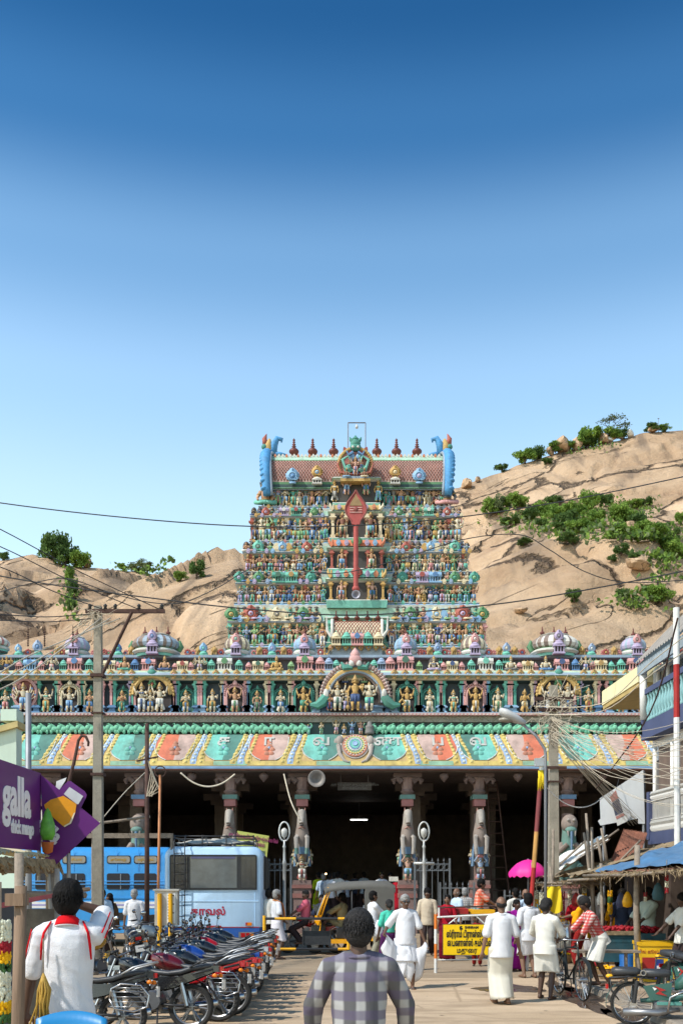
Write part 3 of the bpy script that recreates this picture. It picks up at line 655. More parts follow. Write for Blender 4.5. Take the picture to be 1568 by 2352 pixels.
def mould(b,x0,x1,y0,y1,prof):
    """mouldings wrapped round a rectangle; prof: (outward offset, z, material slot of the band above)"""
    for(o0,z0,mi),(o1,z1,_m)in zip(prof,prof[1:]):
        b.m(mi);ring=lambda o,z:[(x0-o,y0-o,z),(x1+o,y0-o,z),(x1+o,y1+o,z),(x0-o,y1+o,z)]
        b.loft([ring(o0,z0),ring(o1,z1)])
    o,z,mi=prof[-1];b.add([(x0-o,y0-o,z),(x1+o,y0-o,z),(x1+o,y1+o,z),(x0-o,y1+o,z)],[(0,1,2,3)])
    return b
TP={k:P('paint_'+k,v)for k,v in dict(teal='2f8f7c',turq='6cc0ac',mint='a6cdb4',sky='86b2d6',blue='4a83b4',pink='d39a96',rose='c07068',terra='b0523c',red='9c3a30',orange='dd7440',ochre='c9a04a',cream='dccda8',white='d2cfc6',lilac='b0a2c0',green='4a8a58',dgreen='1f4a4c',grey='757270',dark='2e2a28',stone='8a7468',slate='8ea2b4').items()}
def leafband(b):pass
# ---------------------------------------------------------------- the gateway tower (gopuram)
GY0=83.0;GX0=px(819,GY0)
tower=thing('gateway_tower','tall stepped temple gateway tower crowded with painted stucco figures','temple tower',loc=(GX0,GY0+6,0))
r=random.Random(21)
# rows, bottom first: (feet y, head y, half width px, seated band base y, seated band top y) on the photo grid
ROWS=[(1483,1434,297,1430,1392),(1387,1346,279,1343,1312),(1316,1275,262,1273,1244),(1246,1193,244,1190,1166),(1167,1117,222,0,0)]
TM=[TP[k]for k in('teal','sky','white','mint','dgreen','pink','slate','turq','dark')]
# base storey behind the hall
b=MB();y0=GY0;h0=px(819+305,GY0)-GX0;ztop=pz(1490,GY0)
b.m(6).bx(GX0-h0,GX0+h0,y0-.3,y0+13,0,ztop)
b.build('base',TM,tower,world=True)
KC=[PAL[k]for k in('turq','rose','sky','lilac','teal','pblue','green','cream','terra','sky','turq')]
statue_n=0
for i,(fy,hy,hw,sb,stp)in enumerate(ROWS):
    Y=GY0+.75*i;s_=Y/F;X=GX0;hwm=hw*s_
    zf,zh=pz(fy,Y),pz(hy,Y);H=zh-zf
    tier=MB();d=12-1.5*i
    zprev=zf-(.55 if i else .3)
    nxt=ROWS[i+1]if i<4 else None
    zt=pz(nxt[0],Y+.75)if nxt else pz(1112,Y+.3)
    zc=zh+.05
    mould(tier,X-hwm+.45,X+hwm-.45,Y,Y+d,[(.45,zprev,2),(.5,zf-.22,1),(.42,zf-.1,6),(.5,zf-.04,2),(.5,zf,3),(0,zf,0),(0,zf+H*.12,7),(.04,zf+H*.12,0),(0,zf+H*.2,4),(0,zh-.12,3),(.12,zh-.04,2),(.34,zc,6),(.42,zc+.12,2),(.3,zc+.2,1),(.15,zc+.26,3),(.12,max(zt-.6,zc+.4),2)])  # wall paint behind the figures darkened to carry the shadows between them
    t_ob=tier.build('storey',TM,tower,world=True)
    # central projection of this storey
    cb=MB();cw=(58+3*(4-i))*s_ if i<4 else 52*s_
    mould(cb,X-cw+.2,X+cw-.2,Y-1.0,Y+.5,[(.2,zprev-.1,7),(.3,zf-.05,2),(.25,zf+.02,3),(0,zf+.02,8 if i else 0),(0,zh,2),(.2,zh+.12,3),(.34,zh+.22,2),(.2,zh+.32,7),(.1,zh+.38,7)])
    cbo=cb.build('central_projection',TM,tower,world=True)
    # standing figures
    n=[13,14,14,13,10][i];inner=cw+.35
    for side in(-1,1):
        for k in range(n):
            u=(k+.5)/n;x=X+side*(inner+(hwm-.25-inner)*u)+r.uniform(-.08,.08)
            key=r.choice(STAND);big=1
            if i==4 and k==n-1:key='sitk';big=1.28
            if i==0 and k==n-1:key='gan'
            if i==4 and k==2 and side>0:key='gan';big=1.1
            if i==4 and k==1 and side>0:key='up'
            if r.random()<.06:key='gan'
            put('statue',FIG[key],t_ob,(x,Y-.26-r.uniform(0,.08),zf),H*big*r.uniform(.92,1.08),color=r.choice(SKINS),rz=r.uniform(-.25,.25)+side*.05,sx=1.12)
            if k%2==0:put('pilaster',PIL,t_ob,(x+side*(hwm-inner)/n*.5,Y-.08,zf),H*1.02,color=r.choice([PAL[q]for q in('teal','sky','pink','green','cream','turq','terra')]),sx=.9,sy=.8)
        # the row of seated figures and medallions under the next storey
        if sb:
            Yb=Y+.1;zb,ztp=pz(sb,Yb),pz(stp,Yb);h=ztp-zb;m=[14,13,13,12][i]
            pat=['s','s','K','s','s','L','K','L','s','s','P']if i%2==0 else['s','K','s','s','B','K','B','s','s','K','s']
            hb=hwm-.3
            for k in range(m):
                u=(k+.5)/m;x=X+side*(inner+.2+(hb-inner)*u);q=pat[k%len(pat)]
                if q=='s':put('seated_statue',FIG[r.choice(['seat','seat','seat2'])],t_ob,(x,Yb-.3,zb+h*.08),h*.86,color=r.choice(SKINS+[PAL['char']]*4),sx=1.15)
                elif q in 'KP':put('medallion',KUDU,t_ob,(x,Yb-.42,zb-.02),h*(.9 if q=='K' else 1.0),color=KC[(k*3+i)%len(KC)],sx=1.05)
                elif q=='B':put('miniature_shrine',SH5,t_ob,(x,Yb-.35,zb),h*.9,color=r.choice(KC),sx=1.1)
                else:put('antefix',LEAF,t_ob,(x,Yb-.4,zb),h*.8,color=r.choice([PAL['sky'],PAL['cream'],PAL['ochre'],PAL['lilac']]))
                if q=='s':put('antefix',LEAF,t_ob,(x+.2,Yb-.55,zb-.1),h*.42,color=r.choice([PAL['sky'],PAL['cream'],PAL['ochre'],PAL['lilac'],PAL['pblue']]),sx=1.1)
    for k in range(34):  # small leaf antefixes along the lip of the ledge
        x=X-hwm+.1+(2*hwm-.2)*(k+.5)/34
        if abs(x-X)>cw+.3:put('ledge_leaf',LEAF,t_ob,(x,Y-.47,zf-.2),.34*r.uniform(.8,1.2),color=r.choice([PAL[q]for q in('sky','turq','pblue','teal','rose','ochre','lilac','green','cream')]),sx=1.3)
    # guardians on the central projection, one pair for each storey, and what crowns the projection
    for side in(-1,1):
        if i<4:
            put('guardian_statue',FIG['mace'],cbo,(X+side*cw*.52,Y-1.28,zf),H*1.12,color=[PAL['tan'],PAL['rosy'],PAL['skin'],PAL['brown'],PAL['tan']][i],sx=1.2*(1 if side<0 else-1))
            put('guardian_statue',FIG['downf'],cbo,(X+side*(cw+.32),Y-.95,zf-.1),H*1.0,color=r.choice(SKINS),rz=side*.5)
        else:
            put('guardian_statue',FIG['down'],cbo,(X+side*cw*.42,Y-1.28,zf+H*.35),H*.95,color=PAL['rosy'],sx=1.2)
            put('guardian_statue',FIG['downf'],cbo,(X+side*(cw-.1),Y-1.05,zf+.15),H*1.05,color=PAL['ochre'])
        for f_ in(.36,.8)if i<4 else():
            put('pilaster',PIL,cbo,(X+side*cw*f_*1.1,Y-1.08,zf),H*1.02,color=PAL[['turq','ochre','terra','cream','sky'][i]],sx=.9)
    if sb and i>0:
        # a wagon roof with antefixes above the guardians
        z0=zh+.34;hgt=(pz(ROWS[i+1][0],Y)-z0)*.95;rw=cw*.86
        rb=MB();ring=lambda x,k=1:[(x,Y-.6-.75*k*math.cos(a),z0+hgt*k*math.sin(a))for a in[math.pi*q/10 for q in range(11)]]
        rb.m(0).loft([ring(X-rw),ring(X+rw)],closed=False);rb.m(1)
        for sd_ in(-1,1):
            rb.tube(ring(X+sd_*rw,1.05),.07,5);rb.tube([(X+sd_*rw,Y-1.3,z0),(X+sd_*(rw+.25),Y-1.3,z0+hgt*.5),(X+sd_*(rw+.3),Y-1.0,z0+hgt*1.15)],[.16,.13,.03],6)
        ro=rb.build('wagon_roof',[TP[['turq','turq','orange','ochre'][i]],TP[['ochre','ochre','orange','cream'][i]]],tower,smooth=40,world=True)
        for q,cc in zip((-.75,-.42,.42,.75),('sky','lilac','lilac','sky')if i==2 else('lilac','orange','lilac','orange')):
            put('antefix',LEAF,ro,(X+q*rw,Y-1.42,z0),hgt*.8,color=PAL[cc])
        put('medallion',KUDU,ro,(X,Y-1.45,z0-.05),hgt*1.2,color=PAL[['rose','red','green','sky'][i]],sx=1.3)
# small lattice-roofed shrine at the foot of the projection
Y=GY0-1.6;s_=Y/F
sb_=MB();X=GX0;z0=pz(1468,Y);z1=pz(1428,Y);rw=57*s_
ring=lambda x,k=1:[(x,Y-.7*k*math.cos(a),z0+(z1-z0)*k*math.sin(a))for a in[math.pi*q/12 for q in range(13)]]
sb_.m(0).loft([ring(X-rw),ring(X+rw)],closed=False);sb_.m(1)
for k in range(-13,13):
    for sg in(-1,1):
        pts=[]
        for q in range(9):
            a=math.pi/2*q/8*.92;x=X+k*.26+sg*q*.13
            if abs(x-X)<rw:pts.append((x,Y-.715*math.cos(a),z0+(z1-z0)*1.015*math.sin(a)))
        if len(pts)>1:sb_.tube(pts,.022,4)
sb_.m(2)
for sg in(-1,1):sb_.tube(ring(X+sg*rw,1.1),.13,6);sb_.tube([(X+sg*(rw+.05),Y-.8,z0),(X+sg*(rw+.4),Y-.8,z0+.5),(X+sg*(rw+.45),Y-.6,z1+.3)],[.16,.12,.04],6)
mould(sb_,X-rw*.95,X+rw*.95,Y-.5,Y+2,[(.1,pz(1560,Y),3),(.1,pz(1490,Y),2),(.25,pz(1487,Y),4),(.2,pz(1482,Y),2),(.0,pz(1482,Y),5),(0,z0-.08,2),(.3,z0-.05,2),(.3,z0,2)])
so_=sb_.build('lattice_roof_shrine',[TP['cream'],TP['red'],TP['white'],TP['slate'],TP['green'],TP['dark']],tower,smooth=40,world=True)
for k,c_ in enumerate(('cream','turq','pink','turq','cream')):put('miniature_shrine',SH3 if k!=2 else SH5,so_,(X+(k-2)*rw*.42,Y-.75,pz(1489,Y)),(z0-pz(1489,Y))*1.5,color=PAL[c_],sx=.72 if k!=2 else 1)
for k in range(5):put('finial',FIN,so_,(X+(k-2)*rw*.42,Y,z1),.95)
for k in range(8):put('medallion',KUDU,so_,(X+(k-3.5)*rw*.3,Y-.8,pz(1499,Y)),.5,color=PAL['gold'])
for sg in(-1,1):
    put('guardian_statue',FIG['downf'],so_,(X+sg*(rw+.75),Y-.4,pz(1488,Y)),1.9,color=PAL['tan'],rz=sg*.4);put('guardian_statue',FIG['four'],so_,(X+sg*(rw+.6),Y-.9,pz(1535,Y)),1.5,color=PAL['ochre'])
# ---- barrel roof
Y=GY0+3.4;s_=Y/F;X=px(820,Y);L2=196*s_;zb=pz(1113,Y-1.5);zt=pz(1043,Y+.8);Hh=zt-zb;dep=2.6
def bar(x,v,o=0):  # v 0..1 from the front eave over the ridge
    a=math.pi*v;return(x,Y+1.6-(dep+o)*math.cos(a)*(1 if v<.5 else 1),zb+(Hh+o)*math.sin(a)**.85)
roof=MB();vs_=[0,.012,.026]+[.026+(.228-.026)*k/8 for k in range(1,9)]+[.245,.30,.36]+[.36+.64*k/12 for k in range(1,13)]
for k in range(len(vs_)-1):
    roof.m(1 if k<1 else 2 if k<2 else 0 if k<10 else 3 if k<11 else 4 if k<13 else 5)
    roof.add([bar(X-L2,vs_[k]),bar(X+L2,vs_[k]),bar(X+L2,vs_[k+1]),bar(X-L2,vs_[k+1])],[(0,1,2,3)])
roof.m(5);roof.add([bar(X-L2,v)for v in vs_],[tuple(range(len(vs_)))]);roof.add([bar(X+L2,v)for v in vs_],[tuple(reversed(range(len(vs_))))])
roof.m(6).bx(X-L2-.3,X+L2+.3,Y-1.0,Y+4.4,zb-.22,zb-.02);roof.m(2).bx(X-L2-.4,X+L2+.4,Y-1.1,Y+4.5,zb-.16,zb-.08)
ro=roof.build('barrel_roof',[P('tile_joint','c2a294'),TP['dgreen'],TP['green'],TP['green'],TP['mint'],TP['cream'],TP['slate']],tower,smooth=25,world=True)
tl=MB();nx=58
for q in range(11):
    for k in range(nx+1):
        x=X-L2+.12+(2*L2-.24)*(k+.5*(q%2))/nx;v0=.026+.195*q/11;dv=.195/11
        if abs(x-X)>L2-.1:continue
        c0=bar(x,v0+dv,.075);hwx=L2/nx*.76
        tl.add([bar(x-hwx,v0+dv,.01),bar(x,v0+.12*dv,.01),bar(x+hwx,v0+dv,.01),bar(x,v0+1.88*dv,.01),c0],[(0,1,4),(1,2,4),(2,3,4),(3,0,4)])
tl.build('roof_tiles',P('roof_tile','9a5646',var=.45,scale=1.2,grime=.5),ro,kind='stuff')
for k in range(44):
    x=X-L2+.3+(2*L2-.6)*k/43;p_=bar(x,.31,.03);put('antefix',LEAF,ro,(p_[0],p_[1]-.06,p_[2]-.12),.34,color=PAL['orange']if k%3==0 else PAL['white'])
for k,x in enumerate((675,718,766,818,865,910,957)):
    if k==3:put('finial',FIN,ro,(px(817,Y),Y+1.6,pz(1030,Y)),1.35)
    else:put('finial',FIN,ro,(px(x,Y+1.6),Y+1.6,zt-.05),(1041-993)*s_*1.02)
# curled horn ends (makara heads and scaly blue bodies)
for sg in(-1,1):
    xe=X+sg*(L2+.12);hb=MB()
    path=[]
    for q in range(15):
        a=-.12+1.72*q/14;path.append(Vector((xe+sg*(.22+.16*math.sin(a*2)),Y+1.6-(dep+.35)*math.cos(a),zb-.35+(Hh+.55)*max(0,math.sin(a))**.85+(-.5 if q==0 else 0))))
    hb.m(0).tube(path,[.34+.14*math.sin(math.pi*q/14)for q in range(15)],9)
    hb.m(1).tube([p_+Vector((-sg*.42,-.1,0))for p_ in path],.13,6)
    for q in range(1,14):
        p_=path[q];hb.m(0).ell((p_.x+sg*.2,p_.y-.1,p_.z),(.32,.34,.21),8,5)
    top=path[-1]
    tx=top.x;ty=top.y-.5;tz=top.z
    hb.m(2).tube([(tx,ty,tz-.2),(tx+sg*.05,ty,tz+.7),(tx-sg*.05,ty,tz+1.3)],[.34,.36,.1],8)
    hb.m(3).ell((tx+sg*.38,ty-.1,tz+.55),(.28,.26,.26),8,6);hb.m(4).tube([(tx+sg*.3,ty,tz+.75),(tx+sg*.38,ty,tz+1.3),(tx+sg*.2,ty,tz+1.75)],[.26,.22,.03],7)
    hb.m(0).tube([(tx-sg*.35,ty,tz-.2),(tx-sg*.45,ty,tz+.8),(tx-sg*.75,ty,tz+1.35),(tx-sg*1.15,ty,tz+1.25),(tx-sg*1.1,ty,tz+1.0)],[.32,.34,.26,.16,.07],8)
    hb.m(0).tube([(tx-sg*.6,ty,tz-.1),(tx-sg*1.1,ty,tz-.02),(tx-sg*1.6,ty,tz-.1)],[.3,.14,.04],6)
    hb.build('horn_scroll',[mat('horn_blue',srgb('4f93c6'),**kw),TP['slate'],TP['ochre'],TP['teal'],TP['terra']],tower,smooth='all',world=True)
# kirtimukha gable in the middle of the roof
Yk=Y-1.75;X=px(816,Yk);gz=lambda y:pz(y,Yk)
g=MB();sk=Yk/F
g.m(0).prism([(X+36*sk*math.cos(a)*(1 if math.sin(a)>-.2 else .9),gz(1068)+34*sk*math.sin(a))for a in[2*math.pi*k/28 for k in range(28)]],Yk-.1,Yk+1.2)
for k in range(30):
    a=-.6+(math.pi+1.2)*k/29;g.m(7).ell((X+38*sk*math.cos(a),Yk-.15,gz(1068)+37*sk*math.sin(a)),(.16,.14,.16),6,4)
for sg in(-1,1):
    g.m(1).tube([(X+sg*.1,Yk-.3,gz(1085)),(X+sg*.9,Yk-.35,gz(1078)),(X+sg*1.1,Yk-.35,gz(1060)),(X+sg*.6,Yk-.4,gz(1052)),(X+sg*.4,Yk-.4,gz(1066))],[.12,.15,.14,.11,.05],7)
    g.m(2).tube([(X+sg*.2,Yk-.25,gz(1092)),(X+sg*1.25,Yk-.25,gz(1088)),(X+sg*1.5,Yk-.25,gz(1070)),(X+sg*1.35,Yk-.25,gz(1060))],[.1,.13,.1,.03],7)
    g.m(3).tube([(X+sg*.2,Yk-.35,gz(1043)),(X+sg*.6,Yk-.4,gz(1050)),(X+sg*.75,Yk-.4,gz(1040))],[.15,.14,.06],7)
    g.m(4).prism([(X+sg*.25,gz(1038)),(X+sg*1.0,gz(1028)),(X+sg*1.05,gz(1034)),(X+sg*.9,gz(1042)),(X+sg*.3,gz(1044))],Yk-.2,Yk+.1)
    g.m(6).ell((X+sg*.22,Yk-.5,gz(1032)),(.13,.1,.11),7,5)
    g.m(5).tube([(X+sg*.15,Yk-.2,gz(1018)),(X+sg*.42,Yk-.2,gz(1012)),(X+sg*.5,Yk-.2,gz(1006))],[.2,.14,.03],6)
g.m(5).ell((X,Yk-.2,gz(1030)),(.5,.35,.36),9,6).lathe([(.4,0),(.45,.2),(.3,.4),(.34,.5),(.1,.75),(0,.9)],9,c=(X,Yk-.1,gz(1024)))
g.m(7).bx(X-34*sk,X+34*sk,Yk-.5,Yk+1,gz(1110),gz(1104)).m(8).bx(X-30*sk,X+30*sk,Yk-.45,Yk+1,gz(1104),gz(1098))
gk=g.build('gable',[TP['rose'],TP['turq'],TP['terra'],TP['blue'],TP['red'],TP['teal'],TP['white'],TP['ochre'],TP['slate']],tower,smooth=50,world=True)
put('statue',FIG['four'],gk,(X,Yk-.45,gz(1096)),1.6,color=PAL['rosy'])
for sg in(-1,1):put('medallion',KUDU,gk,(X+sg*.62,Yk-.3,gz(1092)),.8,color=PAL['turq']);put('medallion',KUDU,gk,(X+sg*.35,Yk-.35,gz(1062)),.7,color=PAL['sky']);put('statue',FIG['downf'],gk,(X+sg*.5,Yk-.5,gz(1082)),.8,color=PAL['tan'])
for sg in(-1,1):put('statue',FIG['sitk'],gk,(X+sg*.75,Yk-.6,gz(1104)),.9,color=PAL['brown'])
Yd=Y-1.3
for x,c_,h_,big in((672,'sky',36,0),(962,'sky',36,0),(728,'ochre',34,1),(907,'ochre',34,1)):
    s2=Yd/F
    put('medallion',KUDU,ro,(px(x,Yd),Yd-.1,pz(1112 if not big else 1100,Yd)),h_*s2 if not big else 30*s2,color=PAL[c_],sx=1.0)
    if big:put('miniature_shrine',SH3,ro,(px(x,Yd),Yd-.05,pz(1113,Yd)),18*s2,color=PAL['white'],sx=1.3)
# the red spear (vel)
Yv=GY0-1.55;sv=Yv/F;zz=lambda y:pz(y,Yv);X=px(817,Yv)
v=MB();prof=[(0,1127),(5,1136),(12,1145),(19,1155),(23.5,1164),(24.5,1172),(22,1181),(16,1190),(11,1196),(8.5,1204)]
poly=[(X+a*sv,zz(y))for a,y in prof]+[(X-a*sv,zz(y))for a,y in reversed(prof[1:])]
v.m(0).prism(poly,Yv-.12,Yv+.12)
v.m(1).tube([(X+a*sv,Yv-.13,zz(y))for a,y in prof],.07,6);v.tube([(X-a*sv,Yv-.13,zz(y))for a,y in prof],.07,6)
v.m(2).prism([(X+a*sv*.62,zz(1160+(y-1160)*.75))for a,y in prof[:5]]+[(X-a*sv*.62,zz(1160+(y-1160)*.75))for a,y in reversed(prof[1:5])],Yv-.16,Yv-.1)
for y in(1166,1171.5,1177):v.m(3).bx(X-14*sv,X+14*sv,Yv-.17,Yv-.11,zz(y+2),zz(y))
v.m(1).ell((X,Yv-.17,zz(1171)),(.2,.06,.2),8,5)
v.build('spear_head',[P('vel_red','b53a34',grime=.15),P('vel_trim','8e3128'),P('vel_ochre','9d7a45'),P('vel_pink','d8a49a')],tower,smooth=40,world=True)
v=MB();v.tube([(X,Yv,zz(1204)),(X,Yv,zz(1350))],5.6*sv,8).ell((X,Yv,zz(1352)),(9*sv,7*sv,7*sv),9,6);v.bx(X-9*sv,X+9*sv,Yv-.2,Yv+.3,zz(1206),zz(1200))
v.build('spear_shaft',P('vel_red','b53a34'),tower,smooth=40,world=True)
def horn_mesh(R1,L_,m1):
    b=MB();b.lathe([(.03,0),(.035,L_*.35),(R1*.35,L_*.55),(R1*.6,L_*.8),(R1,L_),(R1*.97,L_+.01),(R1*.55,L_*.8),(.03,L_*.5)],16)
    b.lathe([(.06,-.12),(.075,-.1),(.075,.02),(.03,.06)],10)
    return b.mesh('loudspeaker',[m1],smooth='all')
m_horn=mat('horn_grey',(.32,.31,.36),rough=.45,metal=.3,var=.2)
obj('loudspeaker',horn_mesh(10*sv,.7,m_horn),None,loc=(X,Yv-.15,zz(1372)),rot=(R(90),0,0),label='lilac grey horn loudspeaker at the foot of the red spear',cat='loudspeaker')
b=MB();Yl=Y-.2
for x in(799,839):b.tube([(px(x,Yl),Yl,pz(1045,Yl)),(px(x,Yl),Yl,pz(971,Yl))],.05,6)
b.tube([(px(799,Yl),Yl,pz(971,Yl)),(px(839,Yl),Yl,pz(971,Yl))],.05,6)
lf=thing('lamp_gantry','thin square steel frame with a hanging lamp above the tower roof','lamp',loc=(px(819,Yl),Yl,pz(1045,Yl)))
b.build('frame',m_grey,lf,world=True)
MB().lathe([(.02,.25),(.1,.2),(.12,.05),(.15,0),(.09,-.12),(0,-.16)],9,c=(px(819,Yl),Yl,pz(981,Yl))).build('lamp',mat('lamp_glass',(.6,.6,.6),rough=.2),lf,smooth='all',world=True)
# ---------------------------------------------------------------- the pillared hall (mandapam) in front of the tower
HYF=36.0;HXC=px(815,HYF);sH=HYF/F
hall=thing('temple_hall','wide pillared temple hall with painted curved cornice and rows of niche figures','temple hall',loc=(HXC,HYF,0))
XL,XR=px(-190,HYF),px(1800,HYF)
hz=lambda y:pz(y,HYF)
r=random.Random(5)
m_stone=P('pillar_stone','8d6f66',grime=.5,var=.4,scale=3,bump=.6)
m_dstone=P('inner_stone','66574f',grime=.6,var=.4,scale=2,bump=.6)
FLZ=.48
# floor, plinth, back wall, ceiling: a deep dark interior
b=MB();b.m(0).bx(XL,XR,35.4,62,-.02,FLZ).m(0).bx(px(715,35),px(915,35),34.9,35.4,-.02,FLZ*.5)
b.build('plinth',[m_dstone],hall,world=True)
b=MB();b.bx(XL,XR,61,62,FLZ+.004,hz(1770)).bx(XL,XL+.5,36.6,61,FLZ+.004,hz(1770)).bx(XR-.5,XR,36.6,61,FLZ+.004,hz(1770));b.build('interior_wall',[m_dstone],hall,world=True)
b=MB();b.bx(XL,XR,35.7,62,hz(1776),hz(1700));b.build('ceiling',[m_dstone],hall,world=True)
# ---- curved cornice: v runs 0 (top, back) to 1 (lip)
KT,KB=hz(1689),hz(1768)
def kap(x,v,o=0):
    t=max(0,min(1,v));y=35.95-1.05*(t**.75);z=KT+(KB-KT)*(t**1.25)+.0
    ny=-.75+.35*t;nzv=.62-.45*t
    return(x,y+ny*o,z+nzv*o)
def KV(y):  # photo row on the cornice -> v
    t=(y-1689)/(1768-1689);return max(0,min(1,t))**.9
b=MB();n=12
b.m(0).loft([[kap(XL,k/n)for k in range(n+1)],[kap(XR,k/n)for k in range(n+1)]],closed=False)
b.m(1).bx(XL,XR,34.82,35.1,KB-.085,KB+.005).m(2).bx(XL,XR,34.87,35.3,KB-.125,KB-.085).m(3).bx(XL,XR,35.0,35.9,KB-.16,KB-.125)
cor=b.build('cornice',[P('kapota_ground','c9a45c',scale=1.5),P('kapota_lip','6f9cc4'),P('kapota_lip_red','8e4a3c'),m_dstone],hall,smooth=30,world=True)
KM={k:P('kapota_'+k,v,scale=2.4,grime=.6,var=.32)for k,v in dict(teal='5fc0b0',dteal='3a7e72',orange='d8663a',pinkish='c4a296',yellow='cdb04a',lemon='ddc56a',blue='8fb0d8',pale='d8dccb',rose='c87a5a',white='d9d9d4',green='7fae8c').items()}
def strip(b,edges,o,o2=None):
    """edges: list of (v, xl, xr); a plate following the cornice"""
    b.loft([[kap(xl,v,0),kap(xl,v,o),kap((xl+xr)/2,v,o2 if o2 else o),kap(xr,v,o),kap(xr,v,0)]for v,xl,xr in edges],closed=False)
ux=lambda x:px(x,35.4)
def unit(xc,warm,flip,letter=None):
    u=MB();W=41*35.4/F;f_=-1 if flip else 1
    def ed(k,part):  # the drooping lobe: narrow above, round at its foot
        res=[]
        for q in range(15):
            t=q/14;v=KV(1691+t*64);w=W*(.80+.22*math.sin(math.pi*min(1,t*.85+.15)))*(1 if t<.7 else math.sqrt(max(0.0,1-((t-.7)/.34)**2))*.94+.04)*k
            dx=f_*W*.30*(.5-t)*(1-t);mid=xc+dx+f_*W*.15*math.sin(t*3)
            l,r_=xc+dx-w,xc+dx+w
            res.append((v,l,r_)if part=='all' else(v,l,max(l,min(mid,r_)))if part=='l' else(v,max(l,min(mid,r_)),r_))
        return res
    u.m(0);strip(u,ed(1.12,'all'),.022);u.m(1);strip(u,ed(1.02,'l'),.04,.05);u.m(2);strip(u,ed(1.02,'r'),.04,.05)
    # flower ornament
    u.m(3)
    cx_=xc+f_*W*.05
    for dx,y,r_ in((0,1727,9),(-7,1733,7),(7,1733,7),(-5,1742,7),(5,1742,7),(0,1718,6)):
        p_=kap(cx_+dx*35.4/F,KV(y),.05);u.ell(p_,(r_*35/F,.03,r_*35/F),8,4)
    u.m(4);u.ell(kap(cx_,KV(1729),.08),(.05,.04,.06),7,4)
    # a beaded edge round the foot of the lobe
    u.m(5)
    for s_ in(-1,1):
        pts=[]
        for v,l,r_ in ed(1.06,'all')[2:]:pts.append(kap(l if s_<0 else r_,v,.05))
        u.tube(pts,.018,5)
    A,B=('orange','pinkish')if warm else('teal','dteal')
    if flip:A,B=B,A
    o=u.build('cornice_panel',[KM['pale']if not warm else KM['rose'],KM[A],KM[B],KM['rose']if warm else KM['teal'],KM['blue'],KM['white']],cor,smooth=45,world=True)
    if letter:
        me=text_mesh(letter,size=.56,extrude=.03,bold=.012,wscale=1.1)
        for v in me.vertices:q=kap(xc+v.co.x,KV(1712-v.co.y*F/35.4*.95),.06+v.co.z);v.co=q
        me.materials.clear();me.materials.append(P('letter_grey','b9b8b2',grime=.4));obj('lettering',me,cor,world=True)
LT={513:'ச',617:'ர',738:'வ',890:'ண',1005:'ப',1098:'வ'}
units=[(82,0),(185,1),(300,0),(402,1),(513,0),(617,1),(738,0),(890,0),(1005,1),(1098,0),(1210,1),(1326,0),(1440,1),(-25,1),(-130,0),(1545,0),(1650,1)]
for x,wm in units:unit(ux(x),wm,x>815,LT.get(x))
# the S-curved gold bands with a blue band between neighbouring panels
xs=sorted(x for x,_ in units)
for a,c in zip(xs,xs[1:]):
    if a==738:continue
    f_=1 if c<=815 else-1;mid=(a+c)/2
    for w0,o0,m_,nm in((-13,13,'yellow',1),(13,13,'yellow',1),(0,10,'blue',0)):
        u=MB();ed=[]
        for q in range(19):
            t=q/18;y=1691+t*72;sx=f_*(10*math.cos(t*math.pi))+w0*(1.0+.35*t)+(0 if nm==0 else 0)
            wd=o0*.5*(1+.22*(1 if q%3==1 else 0))
            if nm==0:wd*=1+.8*max(0,t-.6)
            ed.append((KV(y),ux(mid+sx-wd),ux(mid+sx+wd)))
        u.m(0);strip(u,ed,.03,.06)
        u.m(1)
        for q in range(1,18,2):
            v,l,r_=ed[q];p_=kap((l+r_)/2,v,.06);u.ell(p_,((r_-l)*.3,.035,.05),7,4)
        u.build('cornice_band',[KM[m_],KM['lemon']if nm else KM['pale']],cor,smooth=45,world=True)
for k in range(26):  # foot border, in lengths
    x0=XL+(XR-XL)*k/26;x1=XL+(XR-XL)*(k+1)/26-.02
    u=MB();strip(u,[(KV(1757),x0,x1),(KV(1766),x0,x1)],.028);u.build('cornice_border',KM['yellow']if k%3 else KM['green'],cor,world=True)
# central medallion with elephants
u=MB();cx_=ux(815)
for k,(rr,o,c_)in enumerate(((31,.04,0),(27,.08,1),(21,.11,2),(15,.14,3),(10,.17,4),(5,.2,5))):
    u.m(c_);pts=[kap(cx_+rr*35.4/F*math.cos(a),KV(1722-rr*.95*math.sin(a)),o)for a in[2*math.pi*q/28 for q in range(28)]]
    c0=kap(cx_,KV(1722),o+.02);u.add(pts+[c0],[(q,(q+1)%28,28)for q in range(28)])
    u.tube(pts+pts[:1],.02,5,cap=False)
    if k in(1,2,3):
        for q in range(22):u.m((c_+1)%5+1);u.ell(kap(cx_+(rr-3)*35.4/F*math.cos(q*.2856),KV(1722-(rr-3)*.95*math.sin(q*.2856)),o+.02),.03,5,3)
for s_ in(-1,1):
    P0=lambda x,y,o=.12:kap(cx_+s_*x*35.4/F,KV(y),o)
    u.m(0).ell(P0(35,1712,.06),(.15,.1,.2),8,6);u.tube([P0(38,1722,.06),P0(35,1742,.06),P0(25,1756,.06),P0(14,1760,.06)],[.085,.075,.05,.03],7);u.ell(P0(43,1714,.04),(.09,.04,.15),7,5)
u.build('cornice_medallion',[P('elephant_grey','a89a90'),KM['rose'],KM['lemon'],KM['white'],KM['teal'],KM['blue']],cor,smooth=45,world=True)
